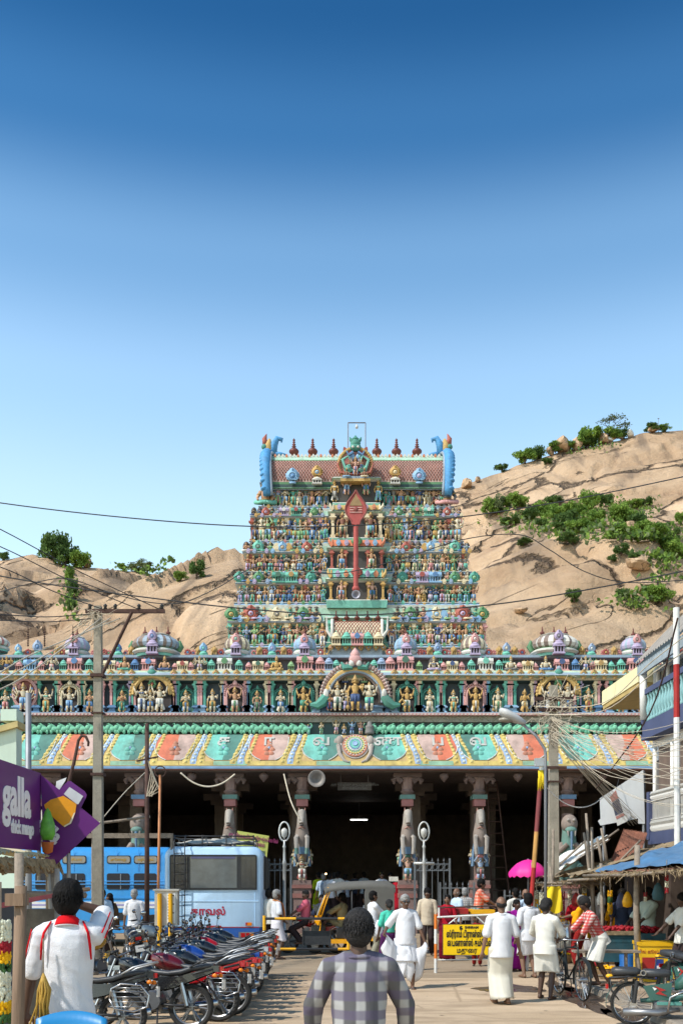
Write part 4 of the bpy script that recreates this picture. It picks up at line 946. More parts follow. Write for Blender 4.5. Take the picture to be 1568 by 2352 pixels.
# ---- frieze of running animals, scroll band, moulding
b=MB();b.m(0).bx(XL,XR,36.0,37,hz(1690),hz(1660)).m(1).bx(XL,XR,35.88,37,hz(1660)+.002,hz(1646)).m(2).bx(XL,XR,35.72,37,hz(1646)+.002,hz(1641)).m(3).bx(XL,XR,35.78,37,hz(1641)+.002,hz(1638))
ent=b.build('entablature',[TP['dgreen'],P('scroll_grey','8f8c7c',scale=4),P('dentil_pink','c98a84'),TP['slate']],hall,world=True)
def scroll_mesh():
    b=MB();pts=[]
    for k in range(22):a=k/21*4*math.pi;rr=.1*(1-k/26);pts.append((.14-rr*math.cos(a),0,rr*math.sin(a)))
    b.tube(pts,.016,4);b.tube([(-.2,0,-.07),(-.05,0,.08),(.1,0,.1)],[.02,.03,.012],4);return b.mesh('scroll',[P('scroll_pale','a9a794')],smooth='all')
SCR=scroll_mesh()
nsc=62
for k in range(nsc):put('scroll',SCR,ent,(XL+(XR-XL)*(k+.5)/nsc,35.87,hz(1653)),1.0,sx=1 if k%2 else-1)
dn=MB()
for k in range(240):dn.box((XL+(XR-XL)*(k+.5)/240,35.70,hz(1643.5)),(.06,.05,.045))
dn.build('dentils',P('dentil_white','d8c8c0'),ent,kind='stuff',world=True)
def yali_mesh():
    b=MB();b.ell((0,0,.42),(.42,.17,.24),9,6).ell((-.36,-.04,.56),(.22,.17,.24),9,6).ell((-.52,-.06,.48),(.12,.11,.1),7,5)
    for x,a in((-.3,.15),(-.18,-.1),(.22,.1),(.34,-.14)):b.tube([(x,-.04,.35),(x+a,-.07,.18),(x+a*.6,-.05,.02)],[.1,.075,.06],6)
    b.tube([(.4,0,.5),(.55,0,.7),(.45,-.03,.92),(.3,-.03,.85)],[.07,.06,.05,.03],6)
    for k in range(5):b.tube([(-.3,.0,.72-k*.02),(-.22+k*.08,-.02,.86-k*.05),(-.1+k*.07,-.02,.8-k*.06)],[.06,.05,.015],5)
    for s_ in(-1,1):b.ell((-.5,s_*.07,.6),.035,5,4)
    return b.mesh('yali',[mat('yali_green',srgb('74b898'),rough=.7,var=.35,scale=5,grime=.35,bump=.2)],smooth='all')
YAL=yali_mesh()
for x in list(range(-180,720,22))+list(range(850,1800,22)):
    put('yali',YAL,ent,(px(x+r.uniform(-2,2),HYF),35.84,hz(1688)),27*sH,sx=1.05*(1 if x<815 else-1))
for x,k,h_,c_ in((738,'flute',30,'bone'),(772,'four',34,'bone'),(790,'downf',26,'ochre'),(808,'four',34,'sky'),(828,'gan',30,'rosy'),(708,'dance',24,'sky')):put('statue',FIG[k],ent,(px(x,HYF),35.82,hz(1688)),h_*sH,color=PAL[c_],sx=1.1)
b=MB();b.lathe([(.16,0),(.17,.06),(.16,.1),(.14,.2),(.15,.24),(.15,.3),(.09,.32),(.09,.4),(.06,.45),(0,.47)],12,c=(px(848,HYF),35.72,hz(1689)));b.build('linga',TP['grey'],ent,smooth='all',world=True)
# ---- niche storey
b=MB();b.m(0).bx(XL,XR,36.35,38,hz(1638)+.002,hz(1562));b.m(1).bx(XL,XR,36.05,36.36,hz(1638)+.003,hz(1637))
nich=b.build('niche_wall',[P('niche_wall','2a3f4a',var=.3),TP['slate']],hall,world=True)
FZ=hz(1638)
PILC=['sky','teal','pink','cream','turq','pink','lilac','cream','teal','sky']
def pil(x,c_,w_=1.0):put('pilaster',PIL,nich,(px(x,HYF),36.15,FZ),78*sH,color=PAL[c_],sx=.55*w_,sy=.55)
def pedestal(x0,x1):
    b=MB();a,c=px(x0,HYF),px(x1,HYF);b.bx(a,c,35.9,36.3,FZ,FZ+4*sH).bx(a+.04,c-.04,35.97,36.3,FZ+4*sH,FZ+12*sH).bx(a-.02,c+.02,35.88,36.3,FZ+12*sH,FZ+15*sH).bx(a+.02,c-.02,35.94,36.3,FZ+15*sH,FZ+18*sH)
    b.build('pedestal',TP['sky']if r.random()<.5 else TP['blue'],nich,world=True)
def arch_mesh(w_,h_,c_,deep,back):
    b=MB();n=18;zsp=h_-w_;o=[]
    for k in range(n+1):a=math.pi*k/n;o.append((w_*math.cos(a),zsp+w_*math.sin(a)))
    o=[(w_,0)]+o+[(-w_,0)]
    b.m(1).prism([(x,z)for x,z in o],deep-.02,deep)
    b.m(0).tube([(x,-.03,z)for x,z in o],w_*.12,6);b.tube([(x*1.16,.03,z*1.02)for x,z in o],w_*.14,6)
    for k in range(n+1):
        x,z=o[k+1];a=math.pi*k/n;b.ell((x*1.28,-.02,zsp+w_*1.28*math.sin(a)),(w_*.11,.05,w_*.13),6,4)
    b.ell((0,-.07,h_+w_*.34),(w_*.3,.07,w_*.3),8,5);b.ell((0,-.05,h_+w_*.66),(w_*.12,.05,w_*.2),6,4)
    return b.mesh('niche_arch',[c_,back],smooth=45)
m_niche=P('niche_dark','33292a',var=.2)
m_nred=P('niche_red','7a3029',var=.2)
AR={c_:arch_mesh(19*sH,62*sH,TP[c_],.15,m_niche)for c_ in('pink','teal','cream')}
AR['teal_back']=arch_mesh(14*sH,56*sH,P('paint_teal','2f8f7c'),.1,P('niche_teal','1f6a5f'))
half=[(697,'teal',1),(645,None,0),(591,None,0),(540,'pink',1),(489,None,0),(428,None,0),(350,'GROUP',2),(282,None,0),(208,None,0),(161,'cream',1),(108,None,0),(57,'WHEEL',1),(15,None,0),(-35,'teal',1),(-85,None,0)]
kinds=['four','nam','downf','four','mace','fl2',None,'flute','nam','four','fourf','many','nam','four','downf']
for mirror in(0,1):
    for(x0,a_,sz),kd in zip(half,kinds):
        x=x0 if not mirror else 1631-x0
        xw=px(x,HYF)
        if a_ in('teal','pink','cream'):
            put('niche_arch',AR[a_],nich,(xw,36.05,FZ),1.0)
            put('statue',FIG[kd],nich,(xw,35.92,FZ+.02),60*sH,color=r.choice([PAL['bone'],PAL['bone'],PAL['ochre'],PAL['skin']]),sx=1.15)
            for d in(-30,30):pil(x+d,'sky' if a_=='pink' else 'cream');pedestal(x+d-11,x+d+11)
        elif a_=='GROUP':
            b=MB();w_=42*sH;h_=84*sH;o=[(w_*math.cos(math.pi*k/20),h_-w_+w_*math.sin(math.pi*k/20))for k in range(21)]
            b.m(1).prism([(w_,0)]+o+[(-w_,0)],.2,.24);b.m(0).tube([(p_[0],0,p_[1])for p_ in o],.075,6);b.tube([(p_[0]*1.1,.03,p_[1]*1.02)for p_ in o],.07,6)
            for q,p_ in enumerate(o):b.m(0).ell((p_[0]*1.18,0,h_-w_+w_*1.17*math.sin(math.pi*q/20)),(.05,.06,.07),6,4)
            b.m(2).ell((0,-.05,h_+.13),(.16,.09,.14),8,5).m(3).ell((0,-.06,h_+.28),(.1,.07,.09),7,5)
            b.build('niche_arch',[TP['ochre'],m_niche,TP['teal'],TP['slate']],nich,smooth=45,loc=(xw,35.95,FZ),world=True)
            for dx,k2,h2,c2 in((-22,'fourf',68,'bone'),(-2,'nam',52,'bone'),(19,'four',68,'bone')):put('statue',FIG[k2],nich,(px(x+dx,HYF),35.82,FZ+.02),h2*sH,color=PAL[c2],sx=1.15)
            put('rosette',ROS,nich,(xw,36.0,FZ+56*sH),22*sH,color=PAL['green'])
            for d in(-52,52):pil(x+d,'lilac');pedestal(x+d-12,x+d+12)
        elif a_=='WHEEL':
            b=MB();b.m(1).prism([(.4*math.cos(t_),.72+.5*math.sin(t_))for t_ in[2*math.pi*k/24 for k in range(24)]],.1,.14);b.m(0).tube([(.42*math.cos(t_),.05,.72+.52*math.sin(t_))for t_ in[2*math.pi*k/24 for k in range(25)]],.06,6,cap=False)
            b.build('niche_arch',[TP['pink'],m_nred],nich,smooth=45,loc=(xw,36.0,FZ),world=True)
            put('statue',FIG['many'],nich,(xw,35.85,FZ+.08),64*sH,color=PAL['bone'],sx=1.2)
        else:
            put('niche_arch',AR['teal_back'],nich,(xw,36.2,FZ),.98)if r.random()<.6 else None
            put('statue',FIG[kd],nich,(xw,35.9,FZ+.02),r.uniform(50,58)*sH,color=r.choice([PAL['bone'],PAL['skin'],PAL['ochre'],PAL['bone']]),sx=1.2)
            for d,c_ in((-20,'teal'),(20,'cream' if int(x)%2 else 'turq')):pil(x+d,c_)
            for d,c_ in((-28,'pink'),(27,'pink')):pil(x+d,c_,.9)
            for d in(-24,24):pedestal(x+d-9,x+d+9)
# the great central arch with its group
x=815;xw=px(x,HYF);b=MB();w_=66*sH;h_=96*sH;Ya=35.75
oc=[(w_*math.cos(a),h_-w_*.98+w_*.98*math.sin(a))for a in[-.15+(math.pi+.3)*k/30 for k in range(31)]]
b.m(0).prism([(w_,0)]+oc+[(-w_,0)],.3,.34)
b.m(1).tube([(p_[0],0,p_[1])for p_ in oc],.10,7);b.m(2).tube([(p_[0]*.93,-.04,p_[1]*.96)for p_ in oc],.055,6);b.m(3).tube([(p_[0]*.85,.05,p_[1]*.93)for p_ in oc],.06,6)
for q in range(34):
    a=-.05+(math.pi+.1)*q/33
    if abs(a-math.pi/2)<.16:continue
    cx_,cz=w_*1.14*math.cos(a),h_-w_*.98+w_*1.14*math.sin(a);b.m(4).tube([(cx_*.96,0,cz*.99),(cx_*1.06,-.03,cz+.07*math.sin(a)),(cx_*1.1+.03,0,cz+.13*math.sin(a)+.03)],[.06,.075,.02],6);b.m(5).ell((cx_*1.04,-.08,cz+.04),(.025,.02,.05),5,3)
for s_ in(-1,1):
    b.m(6).tube([(s_*w_*.99,-.05,.55),(s_*w_*1.12,-.08,.35),(s_*w_*1.3,-.06,.22),(s_*w_*1.55,-.05,.25)],[.16,.2,.16,.06],7);b.m(8).ell((s_*w_*1.0,-.12,.62),(.11,.11,.2),7,5);b.m(7).tube([(s_*w_*1.52,-.05,.33),(s_*w_*1.62,-.05,.45),(s_*w_*1.72,-.05,.33),(s_*w_*1.62,-.05,.25)],.045,6)
    b.m(6).tube([(s_*.1,-.08,h_+.1),(s_*.4,-.1,h_+.06),(s_*.5,-.08,h_+.26)],[.12,.11,.04],7);b.m(8).ell((s_*.13,-.16,h_+.2),(.11,.09,.12),7,5)
b.m(9).ell((0,-.12,h_+.34),(.24,.12,.2),9,6).lathe([(.16,0),(.18,.1),(.1,.22),(0,.34)],8,c=(0,-.05,h_+.46))
b.build('great_arch',[m_niche,TP['ochre'],TP['slate'],TP['stone'],P('arch_scale','b08a80'),TP['white'],TP['teal'],TP['ochre'],TP['white'],TP['pink']],nich,smooth=45,loc=(xw,Ya,FZ),world=True)
for dx,k2,h2,c2 in((-58,'namf',40,'skin'),(-40,'four',68,'bone'),(-20,'downf',48,'bone'),(0,'mace',82,'ochre'),(32,'gan',66,'bone')):put('statue',FIG[k2],nich,(px(x+dx,HYF),35.62,FZ+.03),h2*sH,color=PAL[c2],sx=1.2)
for dx in(-23,21):put('seated_statue',FIG['seat2'],nich,(px(x+dx,HYF),35.95,FZ+68*sH),22*sH,color=PAL['bone'])
for x0,x1 in((735,758),(852,880),(882,898)):pedestal(x0,x1)
# ---- cornice over the niches, with gold leaf ornaments
b=MB();
mould(b,XL,XR,36.3,38,[(.0,hz(1566),0),(.25,hz(1562),1),(.32,hz(1557),2),(.5,hz(1553),3),(.42,hz(1546),2),(.3,hz(1542),1),(.3,hz(1540),4)])
c2=b.build('upper_cornice',[TP['dgreen'],TP['cream'],TP['mint'],TP['slate'],TP['pink']],hall,world=True)
skip=lambda x,w:abs(x-815)<w
for x in range(-175,1800,24):
    if skip(x,72)or abs(x-350)<38 or abs(x-1281)<38:continue
    put('medallion',KUDU,c2,(px(x,HYF),35.86,hz(1561)),22*sH,color=PAL[('gold','ochre','gold')[x%3]],sx=.95)
# ---- parapet of miniature shrines
b=MB();b.m(0).bx(XL,XR,36.9,38,hz(1540)+.002,hz(1500)).m(1).bx(XL,XR,36.5,38,hz(1503),hz(1497)).m(2).bx(XL,XR,36.3,38,hz(1540)+.003,hz(1537))
par=b.build('parapet',[P('parapet_dark','4a5562'),P('parapet_blue','8ea6bc'),TP['pink']],hall,world=True)
SHC=['turq','pink','sky','cream','white','pink','turq','blue','cream','mint']
seq=[(772,0,'turq',30),(755,0,'pblue',36),(735,0,'pink',38),(700,1,'pink',38),(668,0,'lgreen',26),(635,'F','gold',36),(612,0,'pink',24),(592,1,'cream',26),(570,0,'pink',24),(602,'F','ochre',0),(548,0,'turq',30),(515,1,'white',34),(484,0,'turq',30),(458,'F','bone',36),(437,0,'pink',24),(418,1,'cream',26),(400,0,'pink',22),(378,'F','bone',36),(400,0,'blue',0),(340,1,'pink',32),(308,0,'blue',32),(324,0,'cream',0),(286,'F','bone',36),(268,0,'pink',26),(250,1,'cream',28),(225,0,'turq',26),
       (203,0,'turq',32),(170,1,'pink',34),(143,0,'turq',30),(118,'F','bone',36),(92,0,'pink',28),(67,1,'sky',30),(41,0,'pink',28),(15,'F','bone',36),(-12,0,'turq',30),(-40,1,'white',32),(-70,0,'turq',30),(-100,'F','bone',36),(-130,1,'pink',32),(-165,0,'turq',30)]
for mirror in(0,1):
    for x,k,c_,h2 in seq:
        if not h2:continue
        x=x if not mirror else 1631-x;p_=(px(x,HYF),36.2,hz(1540))
        if k=='F':put('seated_statue',FIG[r.choice(['seat2','sitk','many'])],par,(p_[0],36.05,hz(1541)),h2*sH,color=PAL[r.choice(['bone','ochre','bone','skin'])],sx=1.25)
        else:put('miniature_shrine',SH5 if k else SH3,par,p_,h2*sH*(1.0 if k else .88),color=PAL[c_],sx=1.05 if k else .68)
# ---- domes, lions and flowers on top
def dome(x,w_,zb,zt,kind,c_rib,c_rib2,nf,lab=None):
    Yd=37.0;s2=Yd/F;xw=px(x,Yd);W=w_*s2/2;b=MB();z0,z1=pz(zb,Yd),pz(zt,Yd);Hd=z1-z0;el_=1.0 if nf==1 else 1
    n=24 if nf==1 else 34
    def ring(k,z,bulge=1):
        out=[]
        for j in range(n):
            a=2*math.pi*j/n;cx_,sy_=math.cos(a),math.sin(a);p_=.62 if nf>1 else 1
            ex=math.copysign(abs(cx_)**p_,cx_)if nf>1 else cx_;rib=1+(.04 if j%2 else-.02)*bulge
            out.append((xw+W*k*ex*rib,Yd+min(W,.8)*k*sy_*rib,z))
        return out
    prof=[(.86,0),(.98,.1),(1.04,.3),(1.0,.5),(.86,.72),(.6,.88),(.35,.95)]
    rings=[ring(k,z0+Hd*.35+Hd*.65*z)for k,z in prof]
    for q in range(len(rings)-1):
        for j in range(n):
            b.m(0 if(j//(1 if kind=='stripe' else 2))%2 else 1);b.add([rings[q][j],rings[q][(j+1)%n],rings[q+1][(j+1)%n],rings[q+1][j]],[(0,1,2,3)])
    b.m(2).loft([ring(.62,z0+Hd*.93,0),ring(.66,z0+Hd*.97,0),ring(.5,z0+Hd*1.02,0),ring(.1,z0+Hd*1.06,0)])
    b.m(3).loft([ring(.92,z0,0),ring(.92,z0+Hd*.12,0)]);b.m(2).loft([ring(.95,z0+Hd*.12,0),ring(1.06,z0+Hd*.2,0),ring(1.06,z0+Hd*.25,0),ring(.98,z0+Hd*.3,0)]);b.m(4).loft([ring(.98,z0+Hd*.3,0),ring(.88,z0+Hd*.36,0)])
    for sg in(-1,1):
        if nf>1:b.m(4).tube([(xw+sg*W*1.0,Yd-.1,z0+Hd*.3),(xw+sg*W*1.12,Yd-.1,z0+Hd*.5),(xw+sg*W*1.06,Yd-.1,z0+Hd*.75)],[.1,.12,.04],6)
    do=b.build('dome',[TP[c_rib],TP[c_rib2],TP['white'],TP['turq'],TP['green']],hall,smooth=50,world=True)
    for q in range(nf):
        fx=xw+(q-(nf-1)/2)*W*.52;put('finial',FIN,do,(fx,Yd,z1-.02),23*s2)
    put('miniature_shrine',SH3,do,(xw,Yd-min(W,.8)-.02,z0),Hd*.62,color=PAL['lilac'],sx=.8);put('medallion',KUDU,do,(xw,Yd-min(W,.8)-.05,z0+Hd*.5),Hd*.52,color=PAL['lilac']if nf>1 else PAL['pink'],sx=.85)
for mirror in(0,1):
    m_=lambda x:x if not mirror else 1631-x
    dome(m_(360),102,1514,1460,'stripe','stone','slate' if not mirror else 'white',3)
    dome(m_(178),54,1512,1464,'stripe','lilac','slate',1);dome(m_(545),56,1512,1462,'stripe','stone','cream',1);dome(m_(700),50,1512,1463,'stripe','sky','slate',1)
    dome(m_(-10),60,1498,1462,'stripe','rose','white',1)
    for x,h2 in((75,42),(462,34),(622,34),(263,32),(30,30)):  # peaked arch shrines between the domes
        x=m_(x);put('miniature_shrine',SH3,par,(px(x,HYF),36.7,hz(1515)),34*sH,color=PAL['turq'],sx=.62);put('medallion',KUDU,par,(px(x,HYF),36.62,hz(1492)),h2*.75*sH,color=PAL[r.choice(['blue','sky','pblue'])],sx=.85)
    for x in(115,213,258,288,424,446,482,502,588,605,645,662,735,130,228,50):
        if x in(115,213,288,446,482,588,645):put('lion',LION,par,(px(m_(x)+4,HYF),36.75,hz(1497)),24*sH,sx=1.1)
        else:put('rosette',ROS,par,(px(m_(x),HYF),36.75,hz(1497)),18*sH,color=PAL['red'])
    for x in(104,126,200,236,276,300,434,458,494,576,600,633,657):put('rosette',ROS,par,(px(m_(x)+3,HYF),36.78,hz(1497)),16*sH,color=PAL['red']if x%2 else PAL['rose'])
# ---- the front pillars: pedestal, rampant figure, bracket capital
PX=[(694,'horse'),(935,'horse'),(529,'horse'),(1100,'horse'),(321,'lion'),(1303,'lion'),(110,'horse'),(1520,'horse'),(-100,'lion')]
def bracket(b,z1):
    pass
m_bp=[P('pedestal_red','8a6a62',grime=.45,bump=.5),P('pedestal_trim','9a5a50',grime=.3)]
HP=[P('beast_white','a89e94',grime=.6),P('beast_teal','57877c',grime=.55),P('beast_stone','8f7d72',grime=.5),P('beast_blue','5a84a8',grime=.3),P('beast_rose','b0766a',grime=.4),P('beast_dark','3c3230')]
for x,kind in PX:
    Yp=35.62;sp=Yp/F;xw=px(x,Yp);zz=lambda y:pz(y,Yp)
    b=MB();W=21*sp*1.0
    b.m(0).bx(xw-W*1.0,xw+W*1.0,Yp-W,Yp+W,FLZ*0,zz(2093)).m(0).bx(xw-W*.92,xw+W*.92,Yp-W*.92,Yp+W*.92,zz(2093)+.002,zz(2062)).m(1).bx(xw-W*1.02,xw+W*1.02,Yp-W*1.02,Yp+W*1.02,zz(2062)+.002,zz(2052)).m(0).bx(xw-W*.95,xw+W*.95,Yp-W*.95,Yp+W*.95,zz(2052)+.002,zz(2040)).m(1).bx(xw-W*1.08,xw+W*1.08,Yp-W*1.08,Yp+W*1.08,zz(2040)+.002,zz(2032)).m(0).bx(xw-W*1.0,xw+W*1.0,Yp-W,Yp+W,zz(2032)+.002,zz(2022))
    pl=thing('tmp',None,None);bpy.data.objects.remove(pl)
    ped=b.build('pillar',m_bp,hall,world=True)
    b=MB();hw=13*sp
    b.m(0).bx(xw-hw*.7,xw+hw*.7,Yp+.05,Yp+.4,zz(2022)+.002,zz(1868));b.m(1).bx(xw-hw*1.3,xw+hw*1.3,Yp-.2,Yp+.45,zz(1836),zz(1826)).m(2).bx(xw-hw*1.0,xw+hw*1.0,Yp-.16,Yp+.4,zz(1852),zz(1836)-.002)
    b.m(0).lathe([(hw*.8,0),(hw*1.25,.12),(hw*.9,.2),(hw*1.1,.45),(hw*1.35,.62)],8,c=(xw,Yp+.1,zz(1826)))
    for s_ in(-1,1):b.m(3).tube([(xw+s_*hw*.9,Yp,zz(1795)),(xw+s_*hw*1.9,Yp,zz(1786)),(xw+s_*hw*2.5,Yp,zz(1793)),(xw+s_*hw*2.3,Yp,zz(1801))],[.14,.12,.1,.04],7)
    b.m(3).bx(xw-hw*2.5,xw+hw*2.5,Yp-.15,Yp+.45,zz(1785),zz(1776))
    b.build('capital',[m_stone,HP[1]if kind=='horse' else HP[3],P('capital_rose','a8605a',grime=.35),P('bracket_stone','6a524e',grime=.5)],ped,smooth=40,world=True)
    a=MB();Z=lambda y:zz(y);q=sp
    if kind=='horse':
        a.m(2).tube([(xw,Yp+.1,Z(1985)),(xw,Yp-.12,Z(1945)),(xw,Yp-.22,Z(1915)),(xw,Yp-.18,Z(1890))],[.2,.23,.25,.18],9)
        a.m(0).tube([(xw,Yp-.12,Z(1905)),(xw,Yp-.28,Z(1885)),(xw,Yp-.32,Z(1868))],[.19,.17,.15],8);a.tube([(xw,Yp-.3,Z(1866)),(xw,Yp-.48,Z(1880)),(xw,Yp-.58,Z(1893))],[.15,.12,.085],8);a.m(5).ell((xw,Yp-.6,Z(1897)),(.075,.05,.05),7,4)
        for s_ in(-1,1):
            a.m(0).tube([(xw+s_*.14,Yp-.25,Z(1920)),(xw+s_*.2,Yp-.5,Z(1925)),(xw+s_*.19,Yp-.52,Z(1950))],[.095,.08,.065],7);a.m(1 if x==694 else 0).tube([(xw+s_*.19,Yp-.52,Z(1948)),(xw+s_*.17,Yp-.5,Z(1962))],.07,7)
            a.m(4).tube([(xw+s_*.09,Yp-.2,Z(1866)),(xw+s_*.11,Yp-.2,Z(1856))],[.04,.012],5);a.m(5).ell((xw+s_*.1,Yp-.42,Z(1873)),.026,5,4)
            a.m(3).tube([(xw+s_*.25,Yp-.1,Z(1990)),(xw+s_*.22,Yp-.1,Z(1955)),(xw+s_*.16,Yp-.12,Z(1930))],[.07,.06,.05],6)
        a.m(4).tube([(xw,Yp-.5,Z(1900)),(xw+.13,Yp-.35,Z(1905)),(xw,Yp-.2,Z(1910)),(xw-.13,Yp-.35,Z(1905)),(xw,Yp-.5,Z(1900))],.022,5);a.m(3).bx(xw-.1,xw+.1,Yp-.34,Yp-.2,Z(1962),Z(1935))
    else:
        a.m(1).tube([(xw,Yp+.1,Z(2022)),(xw,Yp-.12,Z(1985)),(xw,Yp-.18,Z(1940)),(xw,Yp-.15,Z(1900))],[.3,.32,.28,.22],9);a.m(2).ell((xw,Yp-.25,Z(1893)),(.3,.3,.34),10,7);a.m(1).ell((xw,Yp-.5,Z(1908)),(.22,.17,.13),8,5);a.m(0)
        for s_ in(-1,1):a.m(0).ell((xw+s_*.1,Yp-.53,Z(1885)),.055,6,4).tube([(xw+s_*.13,Yp-.6,Z(1910)),(xw+s_*.12,Yp-.62,Z(1922))],[.045,.015],5);a.m(2).tube([(xw+s_*.24,Yp-.15,Z(1940)),(xw+s_*.36,Yp-.4,Z(1955)),(xw+s_*.12,Yp-.5,Z(1940))],[.12,.1,.08],7);a.m(1).tube([(xw+s_*.22,Yp,Z(1980)),(xw+s_*.4,Yp-.3,Z(1995)),(xw+s_*.3,Yp-.2,Z(2022))],[.16,.14,.1],7)
        a.m(3).tube([(xw,Yp-.6,Z(1908)),(xw,Yp-.62,Z(1935)),(xw,Yp-.5,Z(1975))],[.06,.045,.03],6)
    a.build('rampant_'+kind,HP,ped,smooth=50,world=True)
    if kind=='horse':
        put('statue',FIG['up' if x not in(694,)else 'fourf'],ped,(xw,Yp-.3,Z(2022)),(2022-1963)*sp,color=[PAL['bone'],PAL['rosy'],PAL['tan'],PAL['pblue']][PX.index((x,kind))%4],sx=1.25)
        for s_ in(-1,1):put('statue',FIG['nam'],ped,(xw+s_*.3,Yp-.02,Z(1985)),.55,color=PAL['bone'],rz=s_*.4)
# inner rows of plain piers and the beams they carry
for yy,xs_ in((40.0,(130,330,545,700,935,1080,1285,1480)),(45.0,(300,520,690,950,1110,1330)),(51.0,(350,560,690,950,1080,1290))):
    for x in xs_:
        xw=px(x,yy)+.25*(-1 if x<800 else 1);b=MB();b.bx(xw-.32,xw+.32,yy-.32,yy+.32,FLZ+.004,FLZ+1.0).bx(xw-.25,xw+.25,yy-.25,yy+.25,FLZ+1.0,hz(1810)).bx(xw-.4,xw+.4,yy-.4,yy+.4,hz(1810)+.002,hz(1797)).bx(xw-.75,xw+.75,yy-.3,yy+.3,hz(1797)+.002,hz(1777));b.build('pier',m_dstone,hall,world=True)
for k,x in enumerate((605,440,1020,1190,1385,225)):  # lotus bud pendants under the lip
    xw=px(x,35.2);b=MB().lathe([(.02,.0),(.06,-.05),(.16,-.12),(.17,-.2),(.1,-.3),(.05,-.34),(0,-.4)],9,c=(xw,35.35,KB-.12));b.build('pendant',P('bracket_stone','6a524e'),hall,smooth='all',world=True)
# lights glimmering deep inside
m_tube=mat('tube_light',(1,1,.95),emit=6);m_oil=mat('oil_lamp',(1,.62,.3),emit=5)
tl_=thing('tube_light','lit white tube light deep inside the dark central bay','light',loc=(px(824,50),50,pz(1883,50)))
MB().tube([(-.42,0,0),(.42,0,0)],.022,8).build('tube',m_tube,tl_);MB().bx(-.45,.45,.02,.06,.03,.08).bx(-.01,.01,.03,.05,.08,hz(1777)-pz(1883,50)).build('batten',m_grey,tl_)
for x,y,nm in((748,2007,'left'),(771,2007,'right')):
    o=thing('oil_lamp',f'small lit lamp on a stand deep inside the doorway, the {nm} one of two','lamp',loc=(px(x,44),44,FLZ),group='lamps in the doorway')
    MB().lathe([(.12,0),(.02,.06),(.02,pz(y,44)-FLZ-.08),(.07,pz(y,44)-FLZ-.04)],8).build('stand',m_gold,o,smooth='all');MB().ell((0,0,pz(y,44)-FLZ),(.05,.05,.04),7,5).build('flame',m_oil,o)
sgn=thing('hanging_sign','dim lettered board hanging over the central doorway','sign',loc=(px(814,36.4),36.4,pz(1805,36.4)))
MB().bx(-.62,.62,-.02,.02,-.16,.13).build('board',mat('sign_brown',(.10,.09,.085)),sgn);
lettering('அருள்மிகு சுப்பிரமணிய',mat('sign_dull',(.25,.25,.25)),sgn,(0,-.025,.04),size=.13,extrude=.002);lettering('திருக்கோயில்',mat('sign_dull',(.25,.25,.25)),sgn,(0,-.025,-.09),size=.12,extrude=.002)
for x in(-.5,.5):MB().tube([(x,0,.13),(x,0,hz(1777)-pz(1805,36.4))],.012,5).build('hanger',m_grey,sgn)
obj('loudspeaker',horn_mesh(20*35/F,.55,mat('horn_stone',(.25,.22,.2),rough=.6,metal=.2)),None,loc=(px(728,35.2),35.25,pz(1790,35)),rot=(R(90),0,0),label='big grey horn loudspeaker under the cornice beside a horse pillar',cat='loudspeaker')
# ---------------------------------------------------------------- street: houses, poles, wires, stalls
m_conp=mat('pole_concrete',(.30,.265,.21),rough=.9,var=.3,scale=5,bump=.4,bscale=30,grime=.35)
m_rust=mat('rusty_iron',(.085,.045,.035),rough=.8,var=.5,scale=9,metal=.3)
m_wood=mat('weathered_wood',(.22,.145,.095),rough=.85,var=.45,scale=7,bump=.5,bscale=30,stretch=(1,1,.15))
m_wood2=mat('grey_stick',(.26,.21,.165),rough=.9,var=.4,scale=9,bump=.4,bscale=40)
m_thatch=mat('dry_thatch',(.30,.22,.13),rough=.95,var=.6,scale=14,bump=.8,bscale=50)
m_wire=mat('black_wire',(.03,.03,.032),rough=.6,var=.1)
m_cream_wire=mat('pale_wire',(.55,.47,.36),rough=.7,var=.3,scale=3)
m_steel=mat('painted_steel',(.25,.26,.28),rough=.5,metal=.4,var=.25,grime=.3)
m_iron=mat('fence_iron',(.16,.17,.18),rough=.6,metal=.3,var=.3,grime=.2)
m_blackp=mat('black_paint',(.02,.02,.022),rough=.45,var=.3)
m_yel=mat('yellow_paint',srgb('e8ab18'),rough=.5,var=.2,grime=.25,scale=4)
m_wht=mat('white_paint',(.72,.71,.68),rough=.6,var=.15,grime=.25,scale=4)
m_redp=mat('red_paint',srgb('a3231f'),rough=.55,var=.25,grime=.25,scale=5)
m_blue=mat('blue_tarp',srgb('4d779e'),rough=.45,var=.3,scale=3,bump=.5,bscale=9,grime=.2)
m_indigo=mat('indigo_wall',srgb('4a5272'),rough=.7,var=.2,grime=.25,scale=1.5)
m_cream=mat('cream_wall',srgb('e8dcae'),rough=.8,var=.12,grime=.15,scale=1.2)
m_whitew=mat('white_wall',(.72,.73,.74),rough=.8,var=.12,grime=.18,scale=1.2)
m_sheet=mat('cement_sheet',(.30,.27,.24),rough=.9,var=.35,scale=4,grime=.4)
m_rsheet=mat('rusty_sheet',srgb('8a5a48'),rough=.8,var=.45,scale=3,metal=.1,grime=.45)
m_mint=mat('pale_green_wall',srgb('c4d6c6'),rough=.8,var=.1,grime=.2,scale=.8)
m_purple=mat('purple_board',srgb('5f1c6e'),rough=.4,var=.12,scale=2,grime=.12)

